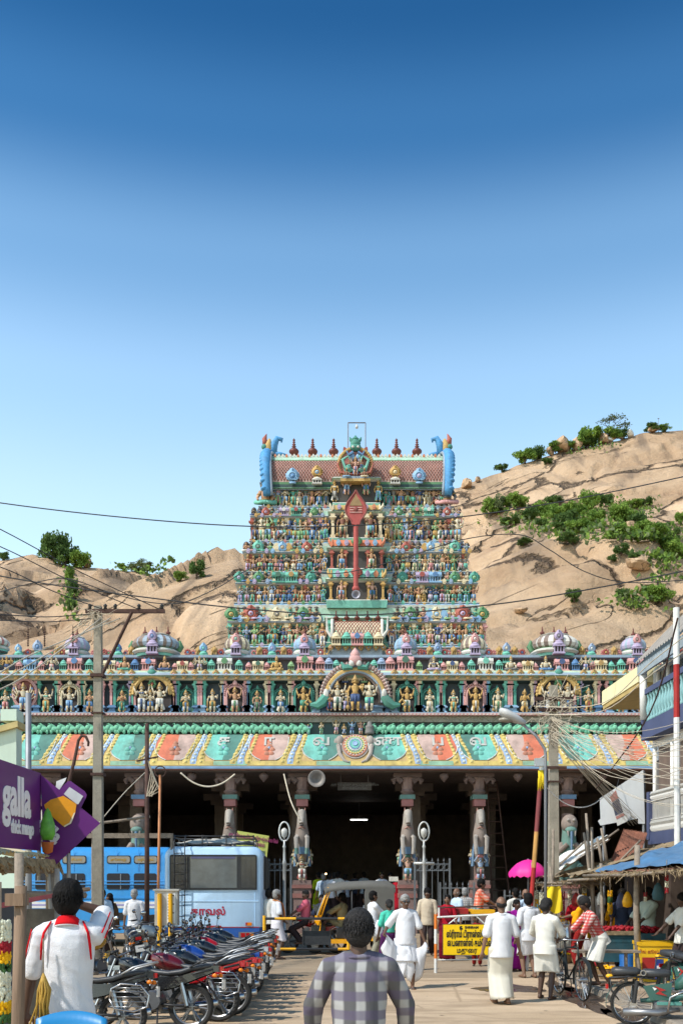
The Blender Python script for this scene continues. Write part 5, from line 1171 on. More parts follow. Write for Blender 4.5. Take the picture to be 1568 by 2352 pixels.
def sag(a,b,s,n=14):
    a,b=Vector(a),Vector(b);return[a.lerp(b,k/n)-Vector((0,0,4*s*(k/n)*(1-k/n)))for k in range(n+1)]
def wire(pts,lab,rad=.012,m=None,grp='overhead wires'):
    # a smooth curve through the given points
    P_=[Vector(p)for p in pts];out=[]
    for i in range(len(P_)-1):
        p0,p1,p2,p3=P_[max(i-1,0)],P_[i],P_[i+1],P_[min(i+2,len(P_)-1)]
        for k in range(6):
            t=k/6;out.append(.5*((2*p1)+(p2-p0)*t+(2*p0-5*p1+4*p2-p3)*t*t+(3*p1-p0-3*p2+p3)*t**3))
    out.append(P_[-1])
    return MB().tube(out,rad,5).build('overhead_wire',m or m_wire,smooth='all',label=lab,cat='wire',group=grp)
A=lambda Y,*pts:[at(x,y,Y)for x,y in pts]
wire(A(26,(-300,1105),(0,1155),(300,1190),(575,1209),(820,1207),(1060,1187),(1300,1150),(1568,1095),(1800,1040)),'long dark wire crossing the sky and the red spear head',.016)
wire(A(26,(-300,1270),(0,1323),(140,1346),(350,1374),(560,1398),(816,1413),(1100,1392),(1300,1363),(1568,1312),(1800,1262)),'long dark wire crossing the lower storeys of the tower',.018)
wire(A(28,(-120,1400),(0,1360),(90,1336),(160,1330),(250,1360),(340,1383),(420,1384),(500,1350),(600,1300),(760,1318),(900,1290),(1060,1240),(1190,1228),(1260,1262),(1340,1312),(1440,1338),(1600,1330)),'loose wire dipping left of the tower and again on the right hill',.014)
PL=at(225,1410,24)
for k,(x0,y0,x1,y1)in enumerate(((0,1215,372,1402),(0,1255,330,1404),(0,1302,250,1404),(0,1425,218,1420),(0,1412,215,1410))):
    wire([at(x0-200,y0-(y1-y0)*.5,18),at(x0,y0,20),at((x0+x1)/2,(y0+y1)/2+6,22),at(x1,y1,24)],['topmost','second','third','lowest','fourth'][k]+' wire coming from the left edge to the left utility pole',.011)
# ---- left utility pole
up=thing('utility_pole','tall concrete utility pole with rusty crossarm on the left','utility pole',loc=(px(226,24),24,0),group='utility poles')
w0=.125;top=pz(1393,24)
MB().loft([[(-w0,-w0,z0:=-.1),(w0,-w0,-.1),(w0,w0,-.1),(-w0,w0,-.1)],[(-.085,-.085,top),(.085,-.085,top),(.085,.085,top),(-.085,.085,top)]],cap=True).build('pole',m_conp,up)
zc=pz(1407,24);xa,xb=px(200,24)-up.location.x,px(381,24)-up.location.x
MB().bx(xa,xb,-.16,-.09,zc-.045,zc+.045).build('crossarm',m_rust,up)
MB().tube([(px(306,24)-up.location.x,-.14,zc-.03),(px(240,24)-up.location.x,-.12,pz(1548,24))],.04,6).build('brace',m_rust,up)
MB().bx(-.16,.16,-.15,.14,pz(1556,24),pz(1549,24)).bx(-.15,.15,-.14,.14,pz(1640,24),pz(1637,24)).bx(-.155,.155,-.15,.15,pz(1782,24),pz(1776,24)).build('clamp',m_rust,up)
ins=MB().lathe([(.02,0),(.05,.02),(.03,.06),(.055,.08),(.03,.12),(0,.14)],8).mesh('insulator',[m_blackp],smooth='all')
for x in(210,245,268,322,374):obj('insulator',ins,up,loc=(px(x,24)-up.location.x,-.12,zc+.045))
b=MB();r=random.Random(3)
for k in range(46):
    p0=Vector((r.gauss(-.05,.1),-.16,zc-abs(r.gauss(0,.14))));q=p0+Vector((r.gauss(0,.3),r.gauss(0,.06),r.gauss(-.12,.16)));b.tube([p0,p0.lerp(q,.5)+Vector((r.gauss(0,.06),0,r.gauss(0,.08))),q],.006,4)
b.build('tangled_wires',m_cream_wire,up,kind='stuff')
for k in range(3):
    p0=at(232+k*22,1420,23.8);wire([at(-40,1600-k*12,15),at(70,1545-k*20,19),p0],['upper','middle','lower'][k]+' pale cable rising from the left edge to the left utility pole',.013,m_cream_wire)
wire([at(228,1890,23.8),at(285,1822,26),at(338,1770,28)],'thin pale line between the left pole and the brown post',.012,m_cream_wire)
for x0,k in((65,'far left'),(103,'second'),(168,'third')):
    b=MB();
    for z in range(7):b.ell(at(x0,1452+z*5,23),(.025,.025,.022),6,4)
    b.tube([at(x0,1437,23),at(x0,1486,23)],.008,4).build('insulator_string',m_rust,label=f'{k} string of small brown insulators hanging from the wires over the left hill',cat='insulator')
# ---- other posts on the left
def post(x,ytop,Y,r_,lab,m,lean=0,ybase=None,name='post'):
    o=thing(name,lab,'post',loc=(px(x,Y),Y,0));MB().tube([(0,0,-.05),(lean*.4,0,pz(ytop,Y)*.5),(lean,0,pz(ytop,Y))],[r_*1.1,r_,r_*.9],8).build('shaft',m,o,smooth='all');return o
pst=post(338,1662,23,.055,'thin dark brown post standing between the left pole and the police bus',m_rust)
MB().tube([(-.24,0,pz(1748,23)),(.26,0,pz(1738,23))],.022,6).build('crossbar',m_rust,pst)
b=MB()
for k in range(8):b.tube([(.02,-.03,pz(1745,23)),(.1+.03*k,-.06,pz(1775+6*k,23)),(.06*(k%3),-.05,pz(1830,23))],.009,4)
b.build('cable_bundle',m_cream_wire,pst,kind='stuff')
pp=post(362,1780,22,.032,'slim copper coloured pipe post leaning beside the brown post',mat('copper_pipe',srgb('b0764e'),rough=.5,metal=.3,var=.3),lean=.06)
MB().tube([(.06+.12*math.cos(a),0,pz(1772,22)+.12*math.sin(a))for a in[2*math.pi*k/16 for k in range(17)]],.014,5,cap=False).build('ring',m_rust,pp)
gp=post(66,1592,15,.05,'grey lamp post at the far left in front of the cornice',m_steel,name='lamp_post')
hk=thing('hook_pole','curved iron hook pole rising behind the purple drink sign','pole',loc=(px(160,10.5),10.5,0));H0=lambda x,y:at(x,y,10.5)-hk.location
MB().tube([H0(160,2250),H0(158,1800),H0(172,1745),H0(181,1700),H0(188,1690),H0(198,1692),H0(204,1705),H0(203,1714)],[.02,.02,.018,.016,.016,.016,.014,.012],7).build('shaft',m_rust,hk,smooth='all')
fr=thing('rail_frame','horizontal wooden rails between the left pole and the brown post','rail',loc=(px(280,25),25,0));q0=fr.location
MB().tube([at(218,1892,24.6)-q0,at(345,1876,24.6)-q0],.035,7).build('rail',m_wood2,fr);MB().bx(px(200,25)-q0.x,px(395,25)-q0.x,-.04,.04,pz(1925,25),pz(1914,25)).build('rail',m_wood2,fr)
MB().tube([(px(395,25)-q0.x,0,-.02),(px(395,25)-q0.x,0,pz(1914,25))],.04,7).build('leg',m_wood2,fr);MB().tube([(px(212,25)-q0.x,.1,-.02),(px(212,25)-q0.x,.1,pz(1890,25))],.04,7).build('leg',m_wood2,fr)
# switch box with paper notices on a yellow post
bx_=thing('switch_box','grey metal switch box with a paper notice on yellow posts','switch box',loc=(px(384,21),21,0));Zb=lambda y:pz(y,21)
MB().bx(-.24,.24,-.12,.14,Zb(2125),Zb(2046)).bx(-.27,.27,-.15,.17,Zb(2046)+.002,Zb(2042)).build('box',mat('box_grey',(.42,.40,.36),rough=.6,var=.25,grime=.35),bx_)
for x in(-.13,.1):MB().tube([(x,-.16,-.02),(x,-.16,Zb(2052))],.045,9).build('post',m_yel,bx_)
MB().bx(.02,.2,-.128,-.123,Zb(2120),Zb(2052)).build('notice',m_wht,bx_)
b=MB()
for k in range(9):b.bx(.04,.17-.03*(k%3),-.132,-.129,Zb(2058+k*6.6),Zb(2055+k*6.6))
b.build('print',mat('ink',(.08,.08,.09)),bx_)
# ---- pale house on the left
hs=thing('left_house','pale green plastered house end at the left edge','house',loc=(px(20,20),20,0));X1=px(38,20)
zt=pz(1632,20);MB().bx(-12,X1,20,20.35,-.02,zt-.35).build('wall',[m_mint],hs,world=True)
MB().loft([[(-12,19.9,zt-1.9),(X1+.06,19.9,zt-.34),(X1+.06,20.45,zt-.34),(-12,20.45,zt-1.9)],[(-12,19.9,zt-1.75),(X1+.06,19.9,zt-.22),(X1+.06,20.45,zt-.22),(-12,20.45,zt-1.75)]],cap=True).build('roof_edge',mat('ochre_trim',srgb('b9a874'),rough=.8),hs,world=True)
MB().bx(X1-.3,X1+.02,19.95,20.4,zt-.21,zt+.02).build('parapet',m_mint,hs,world=True)
# ---- purple drink signs
s1=thing('drink_sign','large purple drink sign lettered galla thick mango over the left stall','sign',loc=(-3.02,9.4,2.3))
MB().bx(-.04,0,-1.9,.62,0,.78).build('board',m_purple,s1);m_ltr=mat('sign_white',(.78,.76,.78),rough=.4,var=.06)
def sidetext(t,y,z,size,w,parent=s1,bold=.012):
    me=text_mesh(t,size=size,extrude=.003,bold=bold,wscale=w,align='LEFT');me.materials.clear();me.materials.append(m_ltr)
    return obj('lettering',me,parent,loc=(.004,y,z),rot=(R(90),0,R(90)))
sidetext('galla',-.52,.47,.5,.92,bold=.018);sidetext('thick mango',-.30,.2,.17,.8,bold=.008)
MB().tube([(-.02,.62,.78),(-.02,.62,-.3)],.02,6).build('frame_post',m_steel,s1)
s2=thing('drink_sign','torn purple drink sign tilted with a glass of mango juice','sign',loc=(px(150,10),10,pz(1990,10)));Q=lambda x,y,d=0:at(x,y,10+d)-s2.location
b=MB();cs=[(94,1779),(231,1891),(121,1994),(108,1992),(100,1951)]
b.add([Q(x,y)for x,y in cs]+[Q(x,y,.03)for x,y in cs],[(4,3,2,1,0),(5,6,7,8,9)]+[(i,(i+1)%5,(i+1)%5+5,i+5)for i in range(5)]);b.build('board',m_purple,s2)
def plate(poly,d,th,m,nm,par=s2,Qf=None):
    Qf=Qf or Q;n=len(poly);b=MB();b.add([Qf(x,y,d)for x,y in poly]+[Qf(x,y,d+th)for x,y in poly],[tuple(range(n)),tuple(reversed(range(n,2*n)))]+[(i,i+n,(i+1)%n+n,(i+1)%n)for i in range(n)]);return b.build(nm,m,par)
cq=lambda pts:[(x*250/1568*1.0193*.98+0,1695.4+y*320/1930*.98)for x,y in pts]  # enlarged detail grid -> photo grid
ZQ=lambda pts:[(x/6.03*.98,(1730+y/6.03)*.98)for x,y in pts]
plate(ZQ([(830,740),(960,610),(1000,605),(1200,750),(1230,800),(1215,850),(1150,980),(1050,940),(860,800)]),-.012,.01,m_purple,'glass_backing')
plate(ZQ([(630,940),(720,870),(900,815),(1085,930),(1068,1050),(1010,1200),(910,1255),(820,1180),(690,1060),(640,985)]),-.02,.006,mat('mango_juice',srgb('e69a1e'),rough=.35,var=.25,scale=6),'juice')
plate(ZQ([(905,790),(985,690),(1180,820),(1110,935),(1085,930)]),-.026,.005,mat('froth',(.55,.55,.56),rough=.5),'glass_rim')
plate(ZQ([(1068,1050),(1010,1205),(915,1258),(905,1240),(985,1195),(1045,1060)]),-.028,.004,mat('glass_edge',(.85,.72,.5),rough=.3),'glass_edge')
plate(ZQ([(800,610),(945,555),(925,605),(840,735),(790,700)]),.05,.01,m_wht,'torn_flap')
me=text_mesh('galla',size=.2,extrude=.002,bold=.01);me.materials.clear();me.materials.append(m_ltr);obj('lettering',me,s2,loc=Q(112,1908,-.02),rot=(R(90),R(42),0),scale=(.8,1,1))
MB().tube([Q(112,1996,.05),Q(118,2120,.05)],.02,6).tube([Q(158,1960,.05),Q(160,2120,.05)],.02,6).build('support',m_steel,s2)
pot=thing('plant_bag','bright green packet in an orange holder hung between the purple signs','packet',loc=at(110,1962,9.8));b=MB().lathe([(.0,.0),(.05,.02),(.06,.1),(.065,.12)],10,sx=1,sy=.6);b.build('holder',mat('orange_holder',srgb('b5612c'),var=.3),pot,smooth='all');MB().lathe([(.05,.14),(.075,.2),(.07,.3),(.03,.42),(0,.46)],10,sy=.5).build('packet',mat('packet_green',srgb('5fa33a'),rough=.35,var=.5,scale=14),pot,smooth='all')
# ---- left stall: sheet roof, posts, dirty panel, garlands
ls=thing('flower_stall','old flower stall with sheet roof and wooden posts under the purple sign','stall',loc=(-3.4,9,0))
b=MB();
rings=[]
for k in range(57):
    y=7.4+k*.05;z=.015*math.cos(k*math.pi/1.0);
    rings.append([(-5.0,y,2.62+z),(-3.9,y,2.42+z+.02*fbm(y,1)),(-2.92,y,2.24+z+.04*fbm(y*2,2))])
b.loft(rings,closed=False);b.build('roof_sheet',mat('sheet_cream',srgb('c9bf9c'),rough=.85,var=.25,grime=.5,scale=3),ls,world=True)
b=MB();r=random.Random(9)
for k in range(70):
    y=7.4+k*.04;b.tube([(-2.9,y,2.2),(-2.85+r.uniform(-.03,.03),y+r.uniform(-.03,.03),2.14-r.random()*.1)],[.03,.012],4)
b.build('thatch_fringe',m_thatch,ls,kind='stuff',world=True)
for x,y in((-2.95,7.5),(-2.95,10.1),(-4.8,7.5),(-4.8,10.1)):MB().tube([(x,y,-.02),(x,y,2.22 if x>-4 else 2.6)],.045,7).build('post',m_wood2,ls,smooth='all',world=True)
for a,c in(((-4.9,7.5,2.2),(-2.9,7.6,2.12)),((-4.9,10.1,2.2),(-2.9,10.1,2.12)),((-2.95,7.4,2.1),(-2.95,10.3,2.1)),((-3.9,7.4,1.95),(-2.6,10.1,1.85))):MB().tube([a,c],.035,6).build('beam',m_wood2,ls,smooth='all',world=True)
Y=9.0;MB().bx(px(58,Y),px(128,Y),Y,Y+.04,pz(2335,Y),pz(2088,Y)).build('panel',mat('dirty_panel',(.16,.145,.12),rough=.9,var=.6,scale=6,grime=.6),ls,world=True)
MB().tube([(px(132,Y),Y,-.02),(px(132,Y),Y,pz(1995,Y))],.025,7).build('post',m_steel,ls,world=True)
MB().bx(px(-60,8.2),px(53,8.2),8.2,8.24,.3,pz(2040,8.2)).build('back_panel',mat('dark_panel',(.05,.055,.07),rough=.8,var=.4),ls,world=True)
np_=thing('near_post','thick brown wooden post close to the camera at the left','post',loc=(px(40,5.0),5.0,0),group='wooden posts of the left stall')
MB().tube([(-.02,0,-.02),(.0,0,1.2),(.02,0,pz(2035,5.0))],[.034,.032,.03],9).build('shaft',m_wood,np_,smooth='all')
MB().bx(-.045,.045,-.05,.045,pz(2080,5.0),pz(2052,5.0)).build('cleat',m_wood,np_)
wp=thing('tall_post','pale wooden post rising to the stall roof behind the near brown post','post',loc=(px(41,6.3),6.3,0),group='wooden posts of the left stall');MB().tube([(0,0,-.02),(.01,0,pz(1960,6.3))],.03,8).build('shaft',m_wood2,wp,smooth='all')
rb=thing('red_rail','red wooden rail across the front of the left stall','rail',loc=(px(40,7.4),7.4,pz(2070,7.4)));b=MB();p0,p1=at(-60,2092,7.3)-rb.location,at(150,2052,7.5)-rb.location
b.loft([[p0+Vector(v)for v in((0,-.02,-.022),(0,.02,-.022),(0,.02,.022),(0,-.02,.022))],[p1+Vector(v)for v in((0,-.02,-.015),(0,.02,-.015),(0,.02,.015),(0,-.02,.015))]],cap=True).build('board',mat('faded_red',srgb('7d3a40'),rough=.8,var=.35,scale=12,grime=.4),rb);b2=MB().tube([p1-Vector((.02,0,0)),at(205,2042,7.7)-rb.location],.018,6);b2.build('extension',m_wood,rb)
# garlands at the left edge
m_jas=mat('jasmine',(.68,.66,.50),rough=.8,var=.3,scale=30);m_mar=mat('marigold',srgb('f0b400'),rough=.8,var=.3,scale=30);m_rose=mat('rose_petals',srgb('9a1020'),rough=.7,var=.4,scale=30);m_gl=mat('garland_leaf',(.05,.13,.03),rough=.7,var=.4,scale=20)
def garland(p,ln,seq,lab,rr=.035,name='flower_garland',grp='flower garlands'):
    g_=thing(name,lab,'garland',loc=p,group=grp);r=random.Random(int(p[0]*100+p[1]*37));mats_=dict(j=m_jas,m=m_mar,r=m_rose,l=m_gl);z=0;n=len(seq)
    for ch in seq:
        b=MB();L_=ln/n
        for k in range(80):
            a=r.uniform(0,6.28);b.ell((rr*.85*math.cos(a),rr*.85*math.sin(a),z-L_*r.random()),(rr*r.uniform(.14,.3),rr*r.uniform(.14,.3),rr*r.uniform(.2,.42)),5,3)
        b.build({'j':'jasmine','m':'marigold','r':'rose','l':'leaf'}[ch]+'_band',mats_[ch],g_,smooth='all');z-=L_
    MB().tube([(0,0,.25),(0,0,-ln)],.008,5).build('string',m_wood2,g_)
    return g_
garland(at(2,2118,6.2),.62,'jjrmljjjml','thick jasmine garland with red and yellow bands at the left edge',.062)
garland(at(-14,2120,6.3),.7,'jrmljjrml','second thick garland cut by the left picture edge',.06)
b=MB();q0=at(130,2260,7.2)
tas=thing('tassel','golden straw tassel hanging beside the polo shirt man','tassel',loc=at(100,2285,6.2));r=random.Random(2)
for k in range(26):b.tube([(0,0,.14),(r.gauss(0,.014),r.gauss(0,.014),.03),(r.gauss(0,.028),r.gauss(0,.02),-.2-r.random()*.05)],[.004,.008,.006],4)
b.ell((0,0,.08),(.022,.02,.03),8,5);b.build('strands',mat('straw_gold',srgb('b08c3c'),rough=.6,var=.4,scale=20),tas,smooth='all',kind='stuff');MB().tube([(0,0,.1),(0,0,.35)],.005,5).build('cord',m_wood2,tas)
# ---- blue house on the right
bh=thing('blue_house','indigo and white house with two balconies on the right','house',loc=(8.5,22,0))
MB().bx(7.8,14,12,25,4.9,7.2).build('wall',[m_whitew],bh,world=True);MB().bx(7.84,14,12,24.96,0,4.898).build('lower_wall',[mat('shop_wall',(.20,.18,.165),rough=.85,var=.4,scale=2,grime=.5)],bh,world=True)  # gloom of the shop interior is put into the dark lower wall colour
def balcony(X,y0,y1,z0,z1,style):
    b=MB();b.m(0).bx(X,7.8,y0,y1,z0,z0+.12);
    if style=='baluster':
        b.bx(X,X+.1,y0,y1,z0+.12,z0+.42).bx(X,7.8,y1-.1,y1,z0+.12,z0+.42).bx(X-.03,X+.13,y0,y1+.03,z1-.13,z1).bx(X+.13,7.8,y1-.1,y1+.03,z1-.13,z1);b.bx(X,X+.1,y1-.12,y1,z0+.42,z1-.13)
    else:
        b.bx(X,X+.08,y0,y1,z0+.12,z0+.3).bx(X-.03,X+.1,y1-.16,y1+.02,z0+.12,z1).bx(X,7.8,y1-.1,y1,z0+.12,z1)
    o=b.build('balcony',[m_indigo],bh,world=True)
    if style=='baluster':
        bal=MB().lathe([(.05,0),(.05,.04),(.03,.07),(.06,.16),(.065,.22),(.035,.32),(.03,.38),(.05,.42),(.05,.46)],10).mesh('baluster',[mat('baluster_teal',srgb('7fa9ac'),rough=.55,var=.2,grime=.15)],smooth='all');h_=(z1-.13-z0-.42)/.46;k=0
        y=y1-.28
        while y>y0:put('baluster',bal,o,(X+.05,y,z0+.42),1,sx=1.15,sy=1.15).scale[2]=h_;y-=.215
    else:
        m_s=mat('grille_white',(.62,.6,.56),rough=.5,var=.2)
        bar_=MB().tube([(0,0,0),(0,0,1)],.009,5).mesh('grille_bar',[m_s]);sc_=MB().tube([(0,0,0),(-.03,.02,.25),(.0,.04,.5),(-.03,.02,.75),(0,0,1)],.016,5).mesh('grille_scroll',[m_s]);y=y1-.25;zb_=z0+.3
        while y>y0+.05:put('grille_bar',bar_,o,(X+.05,y,zb_),1).scale[2]=z1-zb_;put('grille_scroll',sc_,o,(X+.02,y,zb_+.02),1).scale[2]=.26;put('grille_scroll',sc_,o,(X+.02,y,z1-.2),1).scale[2]=.18;y-=.085
        MB().bx(X+.02,X+.08,y0,y1-.16,z1-.03,z1).bx(X+.02,X+.08,y0,y1-.16,z1-.24,z1-.22).bx(X+.02,X+.08,y0,y1-.16,zb_+.3,zb_+.32).build('grille_rail',m_s,o,world=True)
    return o
balcony(7.48,16,24.9,pz(1703,25),pz(1592,25),'baluster');balcony(7.56,16,24.6,pz(1940,24.6),pz(1820,24.6),'grille')
for k in range(5):
    y0=24.4-k*1.3;b=MB().bx(7.77,7.83,y0-.9,y0,pz(1815,24),pz(1712,24));b.build('shutter',mat('shutter_brown',(.16,.11,.085),rough=.7,var=.3),bh,world=True);
    MB().bx(7.74,7.81,y0-1.12,y0-.96,pz(1820,24),pz(1708,24)).build('pilaster',m_wht,bh,world=True);MB().tube([(7.7,y0+.1,2.6),(7.7,y0+.1,pz(1706,24))],.05,8).build('drain_pipe',m_wht,bh,smooth='all',world=True)
MB().bx(7.75,7.84,22.2,24.3,pz(1600,25),7.0).build('window',mat('window_dark',(.04,.05,.06),rough=.2),bh,world=True)
for y in(22.15,22.9,23.6,24.35):MB().bx(7.70,7.83,y-.05,y+.05,pz(1600,25),7.05).build('window_frame',m_wht,bh,world=True)
b=MB();b.m(0).bx(7.42,9,24.95,28.4,6.9,7.3);b.m(1).bx(7.44,9,24.97,28.38,6.78,6.898);b.m(0).bx(8.6,9,25.02,28.3,7.302,7.7)
b.build('canopy',[m_cream,mat('canopy_yellow',srgb('b99f66'),rough=.8)],bh,world=True)
b=MB().bx(9.6,14,25.02,29,0,6.77);b.build('rear_wall',[m_whitew],bh,world=True)
rings=[]
for k in range(94):y=19.2+k*.06;c_=.03*math.cos(k*math.pi/1.5);rings.append([(7.30,y,7.32+c_),(8.0,y,8.05+c_),(9.4,y,9.4+c_)])
MB().loft(rings,closed=False).build('roof_sheet',m_sheet,bh,smooth='all',world=True)
MB().bx(7.36,7.42,19.2,24.75,7.0,7.26).build('roof_fascia',mat('fascia_grey',srgb('9aa6ae'),rough=.6,grime=.4),bh,world=True)
MB().loft([[(7.34,24.75,7.0),(7.34,24.75,7.26),(9.4,24.75,9.34),(9.4,24.75,9.0)],[(7.34,24.72,7.0),(7.34,24.72,7.26),(9.4,24.72,9.34),(9.4,24.72,9.0)]],cap=True).build('roof_barge',mat('fascia_grey',srgb('9aa6ae')),bh,world=True)
MB().tube([(7.45,24.6,5.9),(7.45,24.6,7.1)],.09,9).build('column',m_wht,bh,smooth='all',world=True)
# shutter front under the house, coloured dark for the shaded shop interior
b=MB()
for k in range(26):b.tube([(7.78,15.5,.3+k*.085),(7.78,24,.3+k*.085)],.035,5)
b.build('rolling_shutter',mat('shutter_rust',(.09,.065,.05),rough=.75,var=.4),bh,world=True)
# white sign board with a hanging poster
wb=thing('white_board','blank white sign board with stepped lower edge beside the blue house','sign',loc=(px(1426,25.6),25.6,pz(1890,25.6)));Qb=lambda x,y,d=0:at(x,y,25.6+d)-wb.location
plate([(1376,1834),(1476,1768),(1480,1892),(1464,1892),(1464,1880),(1410,1890),(1378,1896),(1372,1886),(1378,1880)],0,.1,m_whitew,'board',wb,Qb)
MB().tube([Qb(1477,1770,.05),Qb(1477,2140,.05)],.04,6).tube([Qb(1385,1890,.05),Qb(1385,2140,.05)],.04,6).build('support',m_steel,wb)
po=thing('poster','faded printed poster hanging askew in front of the white board','poster',loc=(px(1412,25.3),25.3,pz(1890,25.3)));Qp=lambda x,y,d=0:at(x,y,25.3+d)-po.location
plate([(1398,1830),(1414,1812),(1440,1886),(1417,1897)],0,.006,m_wht,'sheet',po,Qp)
plate([(1399.5,1831),(1413,1815),(1419,1833),(1404,1843)],-.006,.004,mat('poster_red',srgb('b98078'),var=.3),'header',po,Qp);plate([(1404.5,1845),(1419.5,1834),(1430,1865),(1412,1874)],-.006,.004,mat('poster_photo',srgb('55586a'),rough=.6,var=.95,scale=11),'picture',po,Qp);plate([(1412.5,1876),(1430.5,1867),(1433,1873),(1415,1882)],-.006,.004,mat('poster_red',srgb('b98078')),'footer',po,Qp)
MB().tube([Qp(1414,1813),Qp(1420,1790,.3)],.008,5).build('string',m_wire,po)
# ---- right utility pole with its tangle of cables
rp=thing('utility_pole','square concrete utility pole wrapped in a tangle of pale cables on the right','utility pole',loc=(px(1270,23),23,0),group='utility poles');tz=pz(1575,23)
MB().loft([[(-.13,-.11,-.1),(.13,-.11,-.1),(.13,.11,-.1),(-.13,.11,-.1)],[(-.085,-.085,tz),(.085,-.085,tz),(.085,.085,tz),(-.085,.085,tz)]],cap=True).build('pole',m_conp,rp)
for y,h_ in((1607,.45),(1632,.4)):MB().bx(-h_,h_*.8,-.16,-.09,pz(y,23)-.035,pz(y,23)+.035).build('crossarm',m_rust,rp)
MB().bx(-.22,.28,-.13,-.09,pz(1764,23)-.03,pz(1764,23)+.03).bx(-.15,.15,-.13,.13,pz(1797,23),pz(1794,23)).build('clamp',m_rust,rp)
b=MB();r=random.Random(12)
for k in range(90):
    p0=Vector((r.gauss(0,.16),-.15+r.uniform(-.06,.1),pz(r.uniform(1600,1690),23)));q=p0+Vector((r.gauss(0,.35),r.gauss(0,.05),r.gauss(-.1,.25)));b.tube([p0,p0.lerp(q,.35)+Vector((r.gauss(0,.1),0,r.gauss(0,.1))),p0.lerp(q,.7)+Vector((r.gauss(0,.1),0,r.gauss(0,.1))),q],.006,4)
b.build('tangled_wires',m_cream_wire,rp,kind='stuff')
sw=MB();r=random.Random(31)  # the sheaf of service cables fanning to the blue house
for k in range(22):
    a=Vector((px(1262+r.uniform(-6,14),23),22.8,pz(1665+r.uniform(-25,40),23)));y1=r.uniform(1640,1850);Y1=r.uniform(15,21);e=at(1600,y1+r.uniform(-10,10),Y1)
    sw.tube(sag(a,e,r.uniform(.1,.6),12),.0052,4)
for k in range(18):
    a=Vector((px(1275+r.uniform(-4,10),23),22.8,pz(1690+r.uniform(-15,30),23)));e=at(1440+r.uniform(-10,40),1885+r.uniform(-12,12),24.5);sw.tube(sag(a,e,r.uniform(0,.12),8),.005,4)
sw.build('service_wires',m_cream_wire,kind='stuff',label='sheaf of pale service cables fanning from the right pole to the blue house')
for k,(y0,y1,lab)in enumerate(((1622,1470,'upper'),(1640,1510,'lower'))):wire([at(1225,y0,23),at(1380,y0-6,21),at(1500,(y0+y1)/2-30,19),at(1640,y1-60,16)],lab+' pale cable sweeping up from the right pole past the balcony',.01,m_cream_wire)
wire([at(1555,1420,17),at(1490,1640,20),at(1368,1812,23)],'dark twisted cable slanting down from the red and white pole',.016,m_rust)
b=MB();pts=sag(at(1240,1790,22),at(1385,1830,24),.42,16);wire(pts[::2],'pale cable with white clips sagging before the right lion pillar',.012,m_wht)
wire(sag(at(415,1775,34),at(540,1778,34),.45,10)[::2],'grey rope sagging under the cornice above the police bus',.03,m_cream_wire)
wire([at(652,1778,34.8),at(668,1840,34),at(690,1885,33.8)],'rope slanting from the cornice to the white horse pillar',.025,m_cream_wire)
# street light arm
st=thing('street_light','grey street light head on an arm in front of the cornice','street light',loc=(px(1252,21),21,0));S0=lambda x,y,d=0:at(x,y,21+d)-st.location
MB().tube([(0,0,-.02),(0,0,pz(1735,21)),S0(1250,1720),S0(1230,1690),S0(1200,1664)],.032,8).build('pole',m_steel,st,smooth='all')
b=MB();ax=(S0(1146,1636)-S0(1206,1664)).normalized();
b.loft([[S0(1206+(1146-1206)*t,1662+(1634-1662)*t)+Vector((0,.2*wd*math.cos(a),.10*wd*math.sin(a)+(.02 if math.sin(a)>0 else 0)))for a in[2*math.pi*q/12 for q in range(12)]]for t,wd in((0,.35),(.15,.6),(.4,.95),(.75,1.0),(.95,.7),(1,.3))],cap=True);b.build('lamp_head',mat('lamp_grey',(.5,.5,.5),rough=.5,var=.15,grime=.3),st,smooth='all')
b=MB();c0=S0(1165,1653);b.ell(c0,(.2,.12,.06),12,6);b.build('lens',mat('lamp_lens',(.30,.27,.22),rough=.2),st,smooth='all')
# red and white poles
def striped(name,lab,x0,y0,x1,Y,bands,rad,lean_y=0):
    """leaning pole painted in bands: (from, to, material) along its length"""
    o=thing(name,lab,'pole',loc=(px(x1,Y),Y,0));a=Vector((0,0,-.02));e=at(x0,y0,Y)-o.location
    for t0,t1,m in bands:MB().tube([a.lerp(e,t0),a.lerp(e,t1)],rad,9).build('band',m,o,smooth=40)
    return o
sp_=striped('flag_pole','leaning red and white banded pole left of the right utility pole',1244,1745,1207,21.5,[(0,.3,m_wht),(.3,.49,m_redp),(.49,.66,mat('ochre_band',srgb('b98a4a'),rough=.6,grime=.3)),(.66,.93,mat('maroon_band',srgb('7d3538'),rough=.6,grime=.3)),(.93,1,m_wht)],.05)
b=MB();r=random.Random(5);q0=at(1240,1775,21.4)-sp_.location
for k in range(7):b.tube([q0+Vector((r.uniform(-.04,.04),-.04,.05)),q0+Vector((r.uniform(-.05,.08),-.05,-.15)),q0+Vector((r.uniform(-.06,.14),-.05,-.3-r.random()*.1))],[.02,.035,.01],5)
b.build('yellow_ribbon',mat('yellow_cloth',srgb('e2c21e'),rough=.8,var=.3),sp_,smooth='all')
MB().bx(q0.x-.1,q0.x+.12,-.08,.08,pz(1760,21.5),pz(1742,21.5)).build('lamp_box',m_wht,sp_)
striped('banded_pole','white pole with a red band in front of the blue balcony',1552,1396,1556,21.0,[(0,.40,m_wht),(.40,.70,m_wht),(.70,.845,m_redp),(.845,1,m_wht)],.066)
